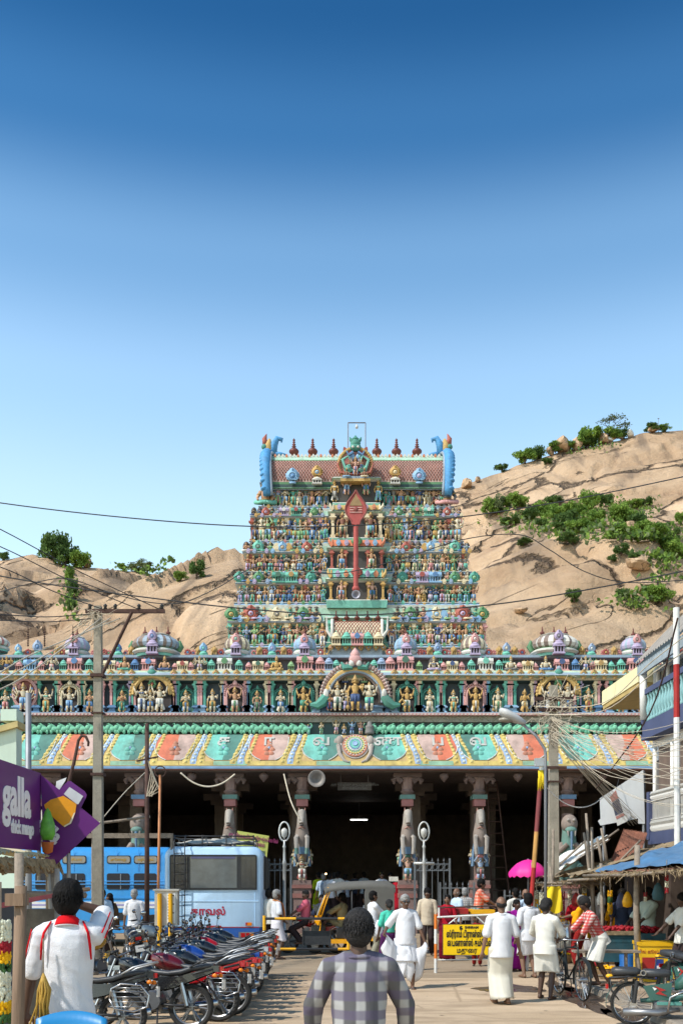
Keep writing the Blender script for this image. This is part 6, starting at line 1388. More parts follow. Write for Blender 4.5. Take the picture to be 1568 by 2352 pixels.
# ---------------------------------------------------------------- railings, lamps, barricades, market stalls
def fence(x0,x1,Y,ytop,ybot,lab,circles=True,group='iron railings'):
    f_=thing('iron_railing',lab,'railing',loc=(px((x0+x1)/2,Y),Y,0),group=group);X=f_.location.x;zt,zb=pz(ytop,Y),max(pz(ybot,Y),.0);a,c=px(x0,Y)-X,px(x1,Y)-X
    n=max(4,int((c-a)/.17));bar_=MB().tube([(0,0,zb+.06),(0,0,zt-.06)],.014,5).lathe([(.014,0),(.03,.03),(.012,.08),(0,.14)],6,c=(0,0,zt-.06)).mesh('bar',[m_iron])
    for k in range(n+1):obj('bar',bar_,f_,loc=(a+(c-a)*k/n,0,0))
    for z in(zt-.14,zt-.36,zb+.12)if circles else(zt-.14,zb+.12):MB().bx(a,c,-.012,.012,z-.018,z+.018).build('rail',m_iron,f_)
    if circles:
        for k in range(n):q=a+(c-a)*(k+.5)/n;MB().tube([(q+.07*math.cos(t_),0,zt-.25+.09*math.sin(t_))for t_ in[2*math.pi*j/10 for j in range(11)]],.010,4,cap=False).build('ring',m_iron,f_)
    for x in(a,c):MB().bx(x-.03,x+.03,-.03,.03,-.02,zt+.05).build('post',m_iron,f_)
    return f_
fence(606,668,33.8,1975,2120,'tall iron railing with rings between the bus and the white horse pillar');fence(952,1032,33.8,1975,2120,'tall iron railing right of the central doorway');fence(1010,1088,33.2,2030,2125,'low leaning spiked railing in front of the right railing',False);fence(1158,1242,33.5,2048,2140,'spiked railing behind the pink umbrella',False)
def lamp_post(x,Y,lab,arm):
    l_=thing('ornamental_lamp',lab,'lamp post',loc=(px(x,Y),Y,0),group='ornamental lamp posts');Z=lambda y:pz(y,Y);m_sil=mat('silver_paint',(.55,.54,.52),rough=.45,metal=.35,var=.2,grime=.25)
    MB().lathe([(.1,0),(.1,.25),(.055,.3),(.05,Z(1985)),(.07,Z(1982)),(.045,Z(1975)),(.035,Z(1948)),(.06,Z(1945)),(.03,Z(1940)),(.03,Z(1926))],10).build('pole',m_sil,l_,smooth='all')
    s_=Y/F;c0=Z(1910);MB().tube([(12*s_*math.sin(t_),0,c0-22*s_*math.cos(t_))for t_ in[2*math.pi*k/22 for k in range(23)]],.028,7,cap=False).build('hoop',m_sil,l_,smooth='all')
    MB().lathe([(.02,.12),(.1,.06),(.11,0),(.09,-.14),(.03,-.2),(.03,-.28)],10,c=(0,0,c0)).build('lantern',mat('lantern_glass',(.5,.48,.44),rough=.25,var=.1),l_,smooth='all');MB().tube([(0,0,c0-.28),(0,0,c0-22*s_)],.02,6).build('stem',m_sil,l_)
    if arm:MB().tube([(-.33,0,Z(1983)),(.33,0,Z(1983))],.045,8).build('arm',m_sil,l_,smooth='all')
lamp_post(653,32,'ornamental lamp post with oval hoop right of the police bus',False);lamp_post(973,32,'ornamental lamp post with oval hoop and cross arm right of the doorway',True)
# ladder in the right bay
ld=thing('ladder','dark wooden ladder leaning in the bay right of the doorway','ladder',loc=(px(1138,37),37,FLZ));L0=lambda x,y:at(x,y,37)-ld.location
for a_,c_ in(((1118,1795),(1130,2085)),((1140,1795),(1172,2085))):MB().tube([L0(*a_),L0(*c_)],.03,6).build('rail',m_rust,ld)
for k in range(11):t=(k+.5)/11;MB().tube([L0(1118+12*t,1795+290*t),L0(1140+32*t,1795+290*t)],.018,5).build('rung',m_rust,ld)
# tilted yellow-green notice behind the bus
yb=thing('notice_board','tilted yellow green lettered board behind the police bus','sign',loc=(px(582,33.5),33.5,0));q0=yb.location
b=MB();Qy=lambda x,y,d=0:at(x,y,33.5+d)-q0
plate([(545,1908),(618,1920),(608,2016),(538,2004)],0,.05,mat('board_lime',srgb('b3b45a'),rough=.6,var=.15,grime=.15),'board',yb,Qy);plate([(586,1952),(609,1955),(602,2006),(580,2002)],-.01,.006,mat('board_photo',srgb('4a5a48'),var=.8,scale=5),'picture',yb,Qy)
m_mag=mat('board_ink',srgb('8a2a5a'));
for k,(t_,y)in enumerate((('சுப்பிரமணியர் திருக்கோயில்',1925),('அன்னதானம்',1938))):me=text_mesh(t_,size=.17,extrude=.003,bold=.004);me.materials.clear();me.materials.append(m_mag);obj('lettering',me,yb,loc=Qy(582,y,-.02),rot=(R(90),R(9),0),scale=(.62,1,1))
for x in(550,600):MB().tube([Qy(x,2010,.06),Vector((Qy(x,2010).x,.06,-.02))],.04,6).build('leg',m_steel,yb)
# ---- pipe barricade on the left
bl=thing('pipe_barricade','yellow and black pipe barricade in front of the auto rickshaw','barricade',loc=(px(607,20.6),20.6,0),group='street barricades');X0=bl.location.x;Zl=lambda y:pz(y,20.6)
def banded(a,c,n,rad,ms,par,nm):
    a,c=Vector(a),Vector(c)
    for k in range(n):MB().tube([a.lerp(c,k/n),a.lerp(c,(k+1)/n)],rad,8).build(nm,ms[k%len(ms)],par,smooth=40)
banded((0,0,-.01),(0,0,Zl(2103)),7,.034,[m_blackp,m_blackp,m_yel,m_yel,m_blackp,m_yel,m_yel],bl,'post');xe=px(800,20.6)-X0
banded((xe,0,-.01),(xe,0,Zl(2103)),7,.034,[m_blackp,m_yel],bl,'post')
for y in(2110,2180):banded((0,0,Zl(y)),(xe,0,Zl(y)),8,.028,[m_blackp,m_yel,m_yel,m_blackp,m_blackp,m_blackp],bl,'rail')
MB().tube([(0,.25,-.01),(0,0,.3)],.02,6).build('brace',m_blackp,bl)
# ---- barricade with the yellow finance board on the right
Yb=21.0;br=thing('board_barricade','white and orange barricade carrying a yellow Tamil finance company board','barricade',loc=(px(1000,Yb),Yb,0),group='street barricades');X0=br.location.x;Zr=lambda y:pz(y,Yb);xr=px(1150,Yb)-X0
m_or=mat('orange_paint',srgb('e07a2a'),rough=.55,grime=.25)
for x in(0,xr):banded((x,0,-.01),(x,0,Zr(2100)),4,.032,[m_wht,m_or,m_wht,m_or],br,'post')
b=MB().tube([(0,0,Zr(2107)),(xr,0,Zr(2100))],.022,7);b.build('rail',m_wht,br);MB().tube([(.07,0,Zr(2085)),(xr,0,Zr(2080))],.016,7).build('rail',m_rust,br);MB().tube([(0,0,Zr(2205)),(xr,0,Zr(2203))],.014,6).build('rail',m_wht,br)
MB().tube([(.07,0,Zr(2107)),(.07,0,Zr(2085))],.02,6).build('stub',m_wht,br);MB().tube([(xr*.2,0,Zr(2122)),(xr*.35,0,Zr(2104))],.014,6).tube([(xr*.75,0,Zr(2122)),(xr*.62,0,Zr(2104))],.014,6).build('strut',m_wht,br)
MB().bx(px(1015,Yb)-X0,px(1143,Yb)-X0,-.06,-.03,Zr(2194),Zr(2122)).build('board_frame',mat('frame_dark',(.05,.035,.03)),br)
MB().bx(px(1016.5,Yb)-X0,px(1141.5,Yb)-X0,-.072,-.062,Zr(2192.5),Zr(2123.5)).build('board',mat('board_yellow',srgb('f0c400'),rough=.4,var=.08,scale=2),br)
m_ink=mat('board_black',(.012,.012,.012),rough=.5)
cxb=px(1079,Yb)-X0
for t_,y,sz,bd in(('ஸ்ரீராம் டிரான்ஸ்ேபார்ட்',2146,.165,.006),('ைபனான்ஸ் கம்ெபனி',2166,.165,.006),('மதுைர',2183,.13,.002)):
    me=text_mesh(t_,size=sz,extrude=.002,bold=bd);wd=max(v.co.x for v in me.vertices)-min(v.co.x for v in me.vertices);me.materials.clear();me.materials.append(m_ink);k=(1.02 if y==2146 else .98 if y==2166 else .42)/wd;obj('lettering',me,br,loc=(cxb if y!=2183 else cxb-.08,-.076,Zr(y)),rot=(R(90),0,0),scale=(k,1.12,1))
me=text_mesh('SHRIRAM',size=.07,extrude=.002,bold=.003);me.materials.clear();me.materials.append(m_ink);obj('lettering',me,br,loc=(cxb+.02,-.076,Zr(2130)),rot=(R(90),0,0))
b=MB();x0=cxb-.2
b.prism([(x0-.03,Zr(2135)),(x0+.03,Zr(2135)),(x0+.035,Zr(2131)),(x0+.0,Zr(2130)),(x0+.03,Zr(2127)),(x0-.01,Zr(2126)),(x0-.035,Zr(2129))],-.076,-.073);b.build('emblem',m_ink,br)
# ---- goods cart behind the barricade
gc=thing('goods_cart','flat wooden goods cart loaded with red and yellow cloth behind the barricade','cart',loc=(px(1075,24.5),24.5,0));zc=pz(2098,24.5)
MB().bx(-.75,.75,-.45,.45,zc-.06,zc).build('bed',m_wood,gc);MB().bx(-.7,-.05,-.4,.4,zc+.002,zc+.13).build('red_bundle',m_redp,gc);MB().bx(.0,.6,-.35,.35,zc+.002,zc+.1).build('yellow_bundle',m_yel,gc)
for x in(-.65,.65):
    for y in(-.4,.4):MB().bx(x-.03,x+.03,y-.03,y+.03,-.01,zc-.062).build('leg',m_wood,gc)
# ---- pink umbrella
um=thing('umbrella','bright pink market umbrella with scalloped edge behind the striped pole','umbrella',loc=(px(1212,26),26,0));Zu=lambda y:pz(y,26);n=8;R_=45*26/F;b=MB();rings=[]
for k,(f_,y)in enumerate(((.03,1974),(.3,1977),(.6,1984),(.85,1995),(1.0,2004),(1.01,2013))):
    ring=[]
    for j in range(32):
        a=2*math.pi*j/32;rib=1-.06*(.5-.5*math.cos(a*n))*f_;dz=(0 if k<5 else .025*math.cos(a*n*2));ring.append((R_*f_*rib*math.cos(a),R_*f_*rib*math.sin(a),Zu(y)+dz-.03*(1-rib)*10*f_))
    rings.append(ring)
b.loft(rings);b.build('canopy',mat('umbrella_pink',srgb('e0268c'),rough=.55,var=.12,scale=3),um,smooth=35)
MB().tube([(0,0,-.02),(0,0,Zu(1972))],.02,7).build('pole',m_steel,um);MB().tube([(R_*.2,-R_*.52,Zu(1989)),(R_*.3,-R_*.52,Zu(1988))],.02,5).tube([(-R_*.3,-R_*.5,Zu(1991)),(-R_*.15,-R_*.56,Zu(1990))],.02,5).build('print',m_yel,um)
# ---- market stalls on the right
def cloth(b,P00,P10,P01,P11,nu,nv,amp,sagz,seed):
    for i in range(nv):
        pass
    g=[]
    for i in range(nv+1):
        row=[]
        for j in range(nu+1):
            u,v=j/nu,i/nv;p=(Vector(P00)*(1-u)+Vector(P10)*u)*(1-v)+(Vector(P01)*(1-u)+Vector(P11)*u)*v
            p.z+=amp*fbm(u*5+seed,v*5,seed)-sagz*math.sin(math.pi*u)*math.sin(math.pi*v);p.y+=amp*.6*fbm(u*4,v*4,seed+5);row.append(p)
        g.append(row)
    b.loft(g,closed=False)
    return b
sa=thing('tarp_stall','market stall roofed with blue tarpaulin and sticks on the right','stall',loc=(6,17.5,.1),group='market stalls')
cloth(MB(),(5.15,20.4,2.12),(7.6,20.4,2.95),(5.35,15.2,2.25),(7.7,15.2,2.85),26,30,.09,.05,3).build('blue_tarp',m_blue,sa,smooth='all',world=True)
cloth(MB(),(5.05,20.5,2.06),(5.7,20.5,2.2),(5.25,15.1,2.16),(5.9,15.1,2.30),10,30,.08,.0,8).build('brown_sheet',m_rsheet,sa,smooth='all',world=True)
r=random.Random(17)
for x,y,h_,rr in((5.28,20.3,2.3,.035),(5.52,18.6,2.62,.06),(5.6,15.4,2.5,.045),(7.3,20.2,2.9,.04),(7.3,16,2.9,.04)):MB().tube([(x+r.uniform(-.04,.04),y,.09),(x+r.uniform(-.05,.05),y,h_*.5),(x,y,h_)],[rr*1.1,rr,rr*.9],8).build('post',m_wood2,sa,smooth='all',world=True)
for a_,c_ in(((5.0,20.6,2.05),(5.3,15,2.15)),((5.1,20.45,2.0),(7.5,20.4,2.8)),((5.3,18.6,2.05),(7.5,18.6,2.75)),((5.35,16.5,2.12),(7.6,16.5,2.7)),((6.2,20.6,2.4),(6.4,15,2.45)),((4.7,20.7,1.95),(5.6,19.6,2.1))):MB().tube([a_,Vector(a_).lerp(Vector(c_),.5)+Vector((0,0,-.04)),c_],.03,6).build('roof_pole',m_wood2,sa,smooth='all',world=True)
b=MB()
for k in range(260):
    t=r.random();p=Vector((5.05+.2*t,20.5-5.4*t,2.07+.08*t));q=p+Vector((r.gauss(0,.07),r.gauss(0,.12),r.gauss(-.05,.06)));b.tube([p,q],[.012,.004],3)
b.build('thatch_fringe',m_thatch,sa,kind='stuff',world=True)
sb=thing('thatch_stall','ragged thatched stall with leaning sticks beside the right utility pole','stall',loc=(5.5,22,.1),group='market stalls')
cloth(MB(),(4.75,24.0,2.0),(7.4,24.0,2.7),(4.9,20.7,2.05),(7.4,20.9,2.8),20,18,.12,.05,12).build('thatch_roof',m_thatch,sb,smooth='all',world=True)
cloth(MB(),(4.95,24.1,2.35),(6.2,24.1,3.0),(5.0,22.6,2.2),(6.1,22.6,2.9),12,12,.1,.06,30).build('white_sheet',m_wht,sb,smooth='all',world=True)
rings=[]
for k in range(31):t=k/30;c_=.03*math.cos(k*math.pi*.8);rings.append([at(1398+78*t,1990-45*t,22.6)+Vector((0,c_*.3,c_)),at(1432+55*t,1905+8*t,23.6)+Vector((0,c_*.3,c_))])
MB().loft(rings,closed=False).build('rusty_sheet',m_rsheet,sb,smooth='all',world=True)
for(x0,y0),(x1,y1),Y in(((1345,1868),(1362,2110),22.2),((1340,1912),(1366,2110),22),((1358,1900),(1362,2150),21.8),((1380,1902),(1394,1990),22.6),((1370,1925),(1383,1992),22.6),((1262,1990),(1282,2190),21.6),((1222,1980),(1226,2180),21.9),((1270,1905),(1266,2100),22.3)):MB().tube([at(x0,y0,Y),at((x0+x1)/2+1,(y0+y1)/2,Y),at(x1,y1,Y)],[.028,.035,.04],7).build('stick',m_wood2,sb,smooth='all',world=True)
for(x0,y0),(x1,y1),Y in(((1275,2010),(1420,1905),22.8),((1285,1985),(1345,1930),22.9),((1320,1965),(1395,1920),22.7),((1230,2028),(1385,2030),21.6),((1400,2000),(1470,1930),22.4),((1265,2040),(1400,1985),22.2)):MB().tube([at(x0,y0,Y),at(x1,y1,Y)],.026,6).build('stick',m_wood2,sb,smooth='all',world=True)
b=MB()
for k in range(360):
    t=r.random();e=at(1228+170*t,2030-20*t*r.random(),21.5+r.random());q=e+Vector((r.gauss(0,.12),r.gauss(0,.1),r.gauss(-.04,.07)));b.tube([e,q],[.012,.004],3)
b.build('thatch_fringe',m_thatch,sb,kind='stuff',world=True)
b=MB()
for k in range(60):
    e=at(1330+130*r.random(),1990+22*r.random(),21.9+r.random());b.ell(e,(.05,.05,.03),5,3)
b.build('roof_rubbish',mat('rubbish',(.5,.46,.4),var=.6,scale=9),sb,kind='stuff',world=True)
yc=thing('yellow_cloth','yellow cloth hanging from the thatched stall','cloth',loc=at(1268,2036,21.3));b=MB();g=[]
for i in range(9):
    row=[]
    for j in range(11):u,v=j/10,i/8;row.append((-.17+.34*u*(1+.12*v),.04*math.sin(u*9+v*3),-.52*v*(1-.12*math.cos(u*5))))
    g.append(row)
b.loft(g,closed=False).build('cloth',mat('yellow_cloth',srgb('e2c21e'),rough=.8,var=.3),yc,smooth='all');MB().tube([(-.2,0,0),(.2,0,.02)],.012,5).build('rod',m_wood2,yc)
# goods hanging in the stalls
k=0
for x,y,Y,ln,sq,lab in((1243,2050,21.8,.9,'jjmlrj','pale garland left of the yellow cloth'),(1231,2045,22.0,.8,'jmlj','cream garland nearest the striped pole'),(1291,2048,22,.7,'rrrm','red garland right of the yellow cloth'),(1308,2045,22.4,.8,'jjrm','jasmine garland inside the thatched stall'),(1341,2040,22.3,.8,'jmrjlmj','striped garland hanging deep in the thatched stall'),(1400,2046,20.8,.5,'mlmm','yellow and green garland between the stalls'),(1530,2010,16.4,.3,'rjr','short red flower string under the blue tarp'),(1481,2050,18.4,.16,'rj','tuft of red flowers tied to the thick stall post')):
    garland(at(x,y,Y),ln,sq,lab,.05 if ln>.35 else .03)
# teal push cart with red flowers
tc_=thing('flower_cart','dark teal wooden cart heaped with red flowers in the stall','cart',loc=(5.75,20.0,.1));m_teal=mat('teal_planks',srgb('27505a'),rough=.75,var=.35,scale=5,grime=.45)
for k in range(3):MB().bx(-.62,.62,-.42,-.385,.25+k*.19,.43+k*.19).build('plank',m_teal,tc_)
MB().bx(-.6,.6,-.38,.38,.3,.8).build('body',m_teal,tc_)
b=MB();r=random.Random(8)
for k in range(240):b.ell((r.uniform(-.55,.55),r.uniform(-.36,.36),.82+r.random()*.1),(.05,.05,.035),5,3)
b.build('flower_heap',m_rose,tc_,smooth='all',kind='stuff');MB().bx(-.66,.0,-.46,-.43,.78,.86).build('sacking',m_thatch,tc_)
for x in(-.5,.5):MB().tube([(x,-.3,0),(x,-.3,.3)],.04,6).build('leg',m_wood,tc_);MB().tube([(x,.3,0),(x,.3,.3)],.04,6).build('leg',m_wood,tc_)
# yellow freezer box
yx=thing('drinks_box','yellow drinks box with red and blue panels beside the mopeds','box',loc=(px(1503,18.6),18.6,.097),rz=R(-6));H_=.72
MB().bx(-.33,.33,-.35,.35,0.0,H_-.06).build('body',mat('box_yellow',srgb('e6b515'),rough=.45,var=.15,grime=.2),yx);MB().bx(-.35,.35,-.37,.37,H_-.06,H_).build('lid',mat('box_lid',srgb('d9a80f'),rough=.45,var=.15),yx)
MB().bx(-.30,-.07,-.356,-.352,.08,.45).build('red_panel',m_redp,yx);MB().bx(-.07,.08,-.356,-.352,.05,.42).build('blue_panel',mat('panel_blue',srgb('2b3f86'),rough=.5),yx);MB().bx(-.29,-.09,-.36,-.357,.1,.24).bx(-.04,.02,-.36,-.357,.1,.3).build('white_panel',m_wht,yx);MB().bx(.16,.24,-.356,-.352,.05,.5).build('bottle_picture',mat('panel_teal',srgb('4a9a8a'),var=.6,scale=20),yx)
lettering('ரிங் கூல்டிரிங்ஸ்',m_redp,yx,(-.04,-.354,.55),size=.09,extrude=.002,wscale=.8)
me=text_mesh('பன்னீர்',size=.1,extrude=.002);me.materials.clear();me.materials.append(m_ink);obj('lettering',me,yx,loc=(-.334,0,.35),rot=(R(90),0,R(-90)))
# wooden bench and a bucket, sandals
bn=thing('wooden_bench','rough wooden bench beside the man in the red checked shirt','bench',loc=(px(1395,18.0),18.0,.1));zt=.60
MB().bx(-.62,.55,-.15,.17,zt-.04,zt).build('seat',m_wood2,bn)
for x,d in((-.55,-.1),(-.4,.0),(.3,0),(.5,.08)):MB().tube([(x+d,-.1,0),(x,-.08,zt-.042)],.032,6).build('leg',m_wood2,bn)
MB().tube([(-.6,-.1,.15),(.5,-.1,.15)],.022,6).build('stretcher',m_wood2,bn)
sd_=thing('sandals','dark pair of sandals on the ground behind the bicycle','sandals',loc=(px(1293,19.6),19.4,.0))
for x in(-.07,.07):MB().lathe([(.0,.0),(.05,.004),(.05,.02),(0,.024)],10,c=(x,0,.003),sy=2.4).build('sole',m_blackp,sd_);MB().tube([(x-.045,.02,.02),(x,.02,.06),(x+.045,.02,.02)],.01,5).build('strap',m_blackp,sd_)
bk=thing('blue_drum','blue plastic drum beside the flower cart','drum',loc=(px(1440,19.3),19.3,.1));MB().lathe([(.13,0),(.16,.03),(.15,.18),(.165,.2),(.15,.22),(.16,.4),(.15,.42),(.12,.42)],14).build('drum',mat('drum_blue',srgb('1f5a9a'),rough=.4),bk,smooth=40)
b=MB()
r=random.Random(77)
for k in range(120):
    x,y=r.uniform(-1.5,6.8),r.uniform(13,30)
    z=.1 if x>4.63 and y<24.4 else .005
    s_=r.uniform(.012,.045);a=r.uniform(0,6);b.add([(x+s_*math.cos(a+q),y+s_*.7*math.sin(a+q),z+.004*(q>2))for q in(0,1.4,3,4.6)],[(0,1,2,3)])
b.build('street_litter',mat('litter',(.30,.24,.17),var=.8,scale=1.5),kind='stuff',label='scraps of paper and straw scattered over the street')

# baskets, sacks and bags that crowd the stalls
m_cane=mat('cane_basket',(.28,.18,.09),rough=.85,var=.45,scale=25,bump=.6,bscale=60);m_sack=mat('jute_sack',(.33,.26,.17),rough=.95,var=.35,scale=14,bump=.5,bscale=80)
def basket(x,y,z,R_,h_,fill,lab):
    o=thing('basket',lab,'basket',loc=(x,y,z),group='baskets at the stalls');MB().lathe([(R_*.7,0),(R_*.95,h_*.6),(R_,h_),(R_*1.06,h_*1.02),(R_*.92,h_*.98),(R_*.6,.03)],18).build('basket',m_cane,o,smooth=40);b=MB();r=random.Random(int(x*91+y*13))
    for k in range(70):a=r.uniform(0,6.28);q=R_*.85*math.sqrt(r.random());b.ell((q*math.cos(a),q*math.sin(a),h_*.9+r.random()*.07*(1-q/R_)),(.035,.035,.025),5,3)
    b.build('flowers',fill,o,smooth='all',kind='stuff')
basket(5.05,18.9,.097,.22,.2,m_mar,'cane basket of yellow flowers at the foot of the flower cart');basket(5.0,19.7,.097,.2,.18,m_rose,'cane basket of red petals beside the flower cart');basket(5.15,21.3,.097,.24,.2,m_jas,'cane basket of white flowers under the thatched stall');basket(4.95,22.2,.097,.2,.2,m_mar,'cane basket of yellow flowers under the thatched stall');basket(6.5,19.1,.097,.22,.55,m_gl,'tall basket of green leaves behind the flower cart')
def sack(x,y,s_,lab,m_=m_sack):
    o=thing('sack',lab,'sack',loc=(x,y,.097),group='sacks at the stalls');MB().lathe([(.16,0),(.2,.06),(.21,.25),(.17,.42),(.06,.5),(.09,.56),(.05,.6)],12,sy=.8).build('sack',m_,o,smooth='all');o.scale=(s_,s_,s_)
sack(6.9,18.4,1.1,'jute sack against the rolling shutter');sack(6.6,17.3,.9,'smaller jute sack beside the yellow drinks box');sack(5.9,22.0,1.2,'jute sack in the back of the thatched stall');sack(6.3,21.4,1.0,'white plastic sack in the back of the thatched stall',m_wht)
for k,(x,y,Y,c_,lab)in enumerate(((1322,2052,22.1,F_B1 if False else m_redp,'red bag hanging from the thatched stall'),(1380,2048,21.4,m_wht,'white bag hanging between the two stalls'),(1440,2050,19.6,m_yel,'yellow bag hanging under the blue tarp'),(1510,2030,17.4,m_teal,'teal bag hanging under the near edge of the tarp'),(1425,2052,20.5,m_indigo,'dark blue bag hanging under the far edge of the tarp'))):
    o=thing('hanging_bag',lab,'bag',loc=at(x,y,Y),group='bags hung in the stalls');MB().lathe([(0,-.3),(.09,-.28),(.11,-.18),(.07,-.05),(.02,.02)],9,sy=.5).build('bag',c_,o,smooth='all');MB().tube([(0,0,0),(0,0,.22)],.006,4).build('string',m_wood2,o)
MB().bx(6.9,7.4,20.9,24.3,.1,2.2).build('store_cupboard',mat('cupboard_dark',(.07,.05,.04),rough=.8,var=.5,scale=3),label='dark wooden cupboard closing the back of the thatched stall',cat='cupboard')  # added dark box, a backdrop that deepens the shade inside the stall
# ---------------------------------------------------------------- vehicles
def paint(name,hexc,**k):return mat(name,srgb(hexc),**{**dict(rough=.35,var=.1,scale=2,grime=.12,spec=.5,coat=.3),**k})
m_rub=mat('rubber',(.022,.021,.02),rough=.8,var=.4,scale=12);m_chr=mat('chrome',(.45,.45,.46),rough=.28,metal=1,var=.15);m_alloy=mat('alloy',(.25,.25,.26),rough=.4,metal=.8,var=.2)
m_seat=mat('seat_vinyl',(.035,.037,.042),rough=.45,var=.25,scale=5,bump=.1,spec=.5);m_glass=mat('dark_glass',(.03,.035,.04),rough=.08,var=.05,spec=.6);m_bpaint=mat('bike_paint',src='object',rough=.25,var=.08,coat=.5,spec=.5,scale=3)
m_tail=mat('tail_lens',srgb('b01818'),rough=.2,var=.1);m_amber=mat('amber_lens',srgb('e07a18'),rough=.2,var=.1);m_plast=mat('black_plastic',(.025,.025,.027),rough=.5,var=.2)
m_mirror=mat('mirror_glass',(.5,.52,.55),rough=.05,metal=1,var=.02)
def torus(b,c,R_,r_,n=28,k=8,axis='y'):
    b.tube([(c[0]+R_*math.cos(a),c[1],c[2]+R_*math.sin(a))for a in[2*math.pi*q/n for q in range(n+1)]],r_,k,cap=False)
def wheel_meshes(R_,tw,spokes,rimr):
    ty=MB();
    prof=[(R_-tw*1.25,-tw*.8),(R_-tw*.5,-tw),(R_-tw*.1,-tw*.7),(R_,-tw*.25),(R_,tw*.25),(R_-tw*.1,tw*.7),(R_-tw*.5,tw),(R_-tw*1.25,tw*.8)]
    n=32;ty.loft([[(pr*math.cos(a),y,pr*math.sin(a))for pr,y in prof]for a in[2*math.pi*q/n for q in range(n+1)]],closed=False)
    rm=MB();torus(rm,(0,0,0),R_-tw*1.3,tw*.42,28,6);rm.tube([(0,-.06,0),(0,.06,0)],.05,10);rm.tube([(0,-.09,0),(0,.09,0)],.012,6)
    for k in range(spokes):
        a=2*math.pi*k/spokes
        if spokes<8:
            for d in(-.12,.12):rm.tube([(.04*math.cos(a),0,.04*math.sin(a)),((R_-tw*1.4)*math.cos(a+d),0,(R_-tw*1.4)*math.sin(a+d))],[.02,.013],5)
        else:rm.tube([(.05*math.cos(a),.03*(-1)**k,.05*math.sin(a)),((R_-tw*1.35)*math.cos(a+.25*(-1)**k),0,(R_-tw*1.35)*math.sin(a+.25*(-1)**k))],.0035,3)
    if spokes<8:rm.lathe([(.0,0),(.11,0),(.11,.012),(0,.012)],16,c=(0,0,0));
    return ty.mesh('tyre',[m_rub],smooth=40),rm.mesh('rim',[m_alloy if spokes<8 else m_chr],smooth=50)
TY,RM=wheel_meshes(.305,.05,6,.2);TYs,RMs=wheel_meshes(.30,.032,30,.2);TYb,RMb=wheel_meshes(.345,.018,34,.3)
def wheel(par,loc,ty,rm):
    o=obj('wheel',ty,par,loc=loc);o.name='wheel';t=obj('rim',rm,o);return o
def bend(b,pts,r_,n=8):return b.tube(pts,r_,n)
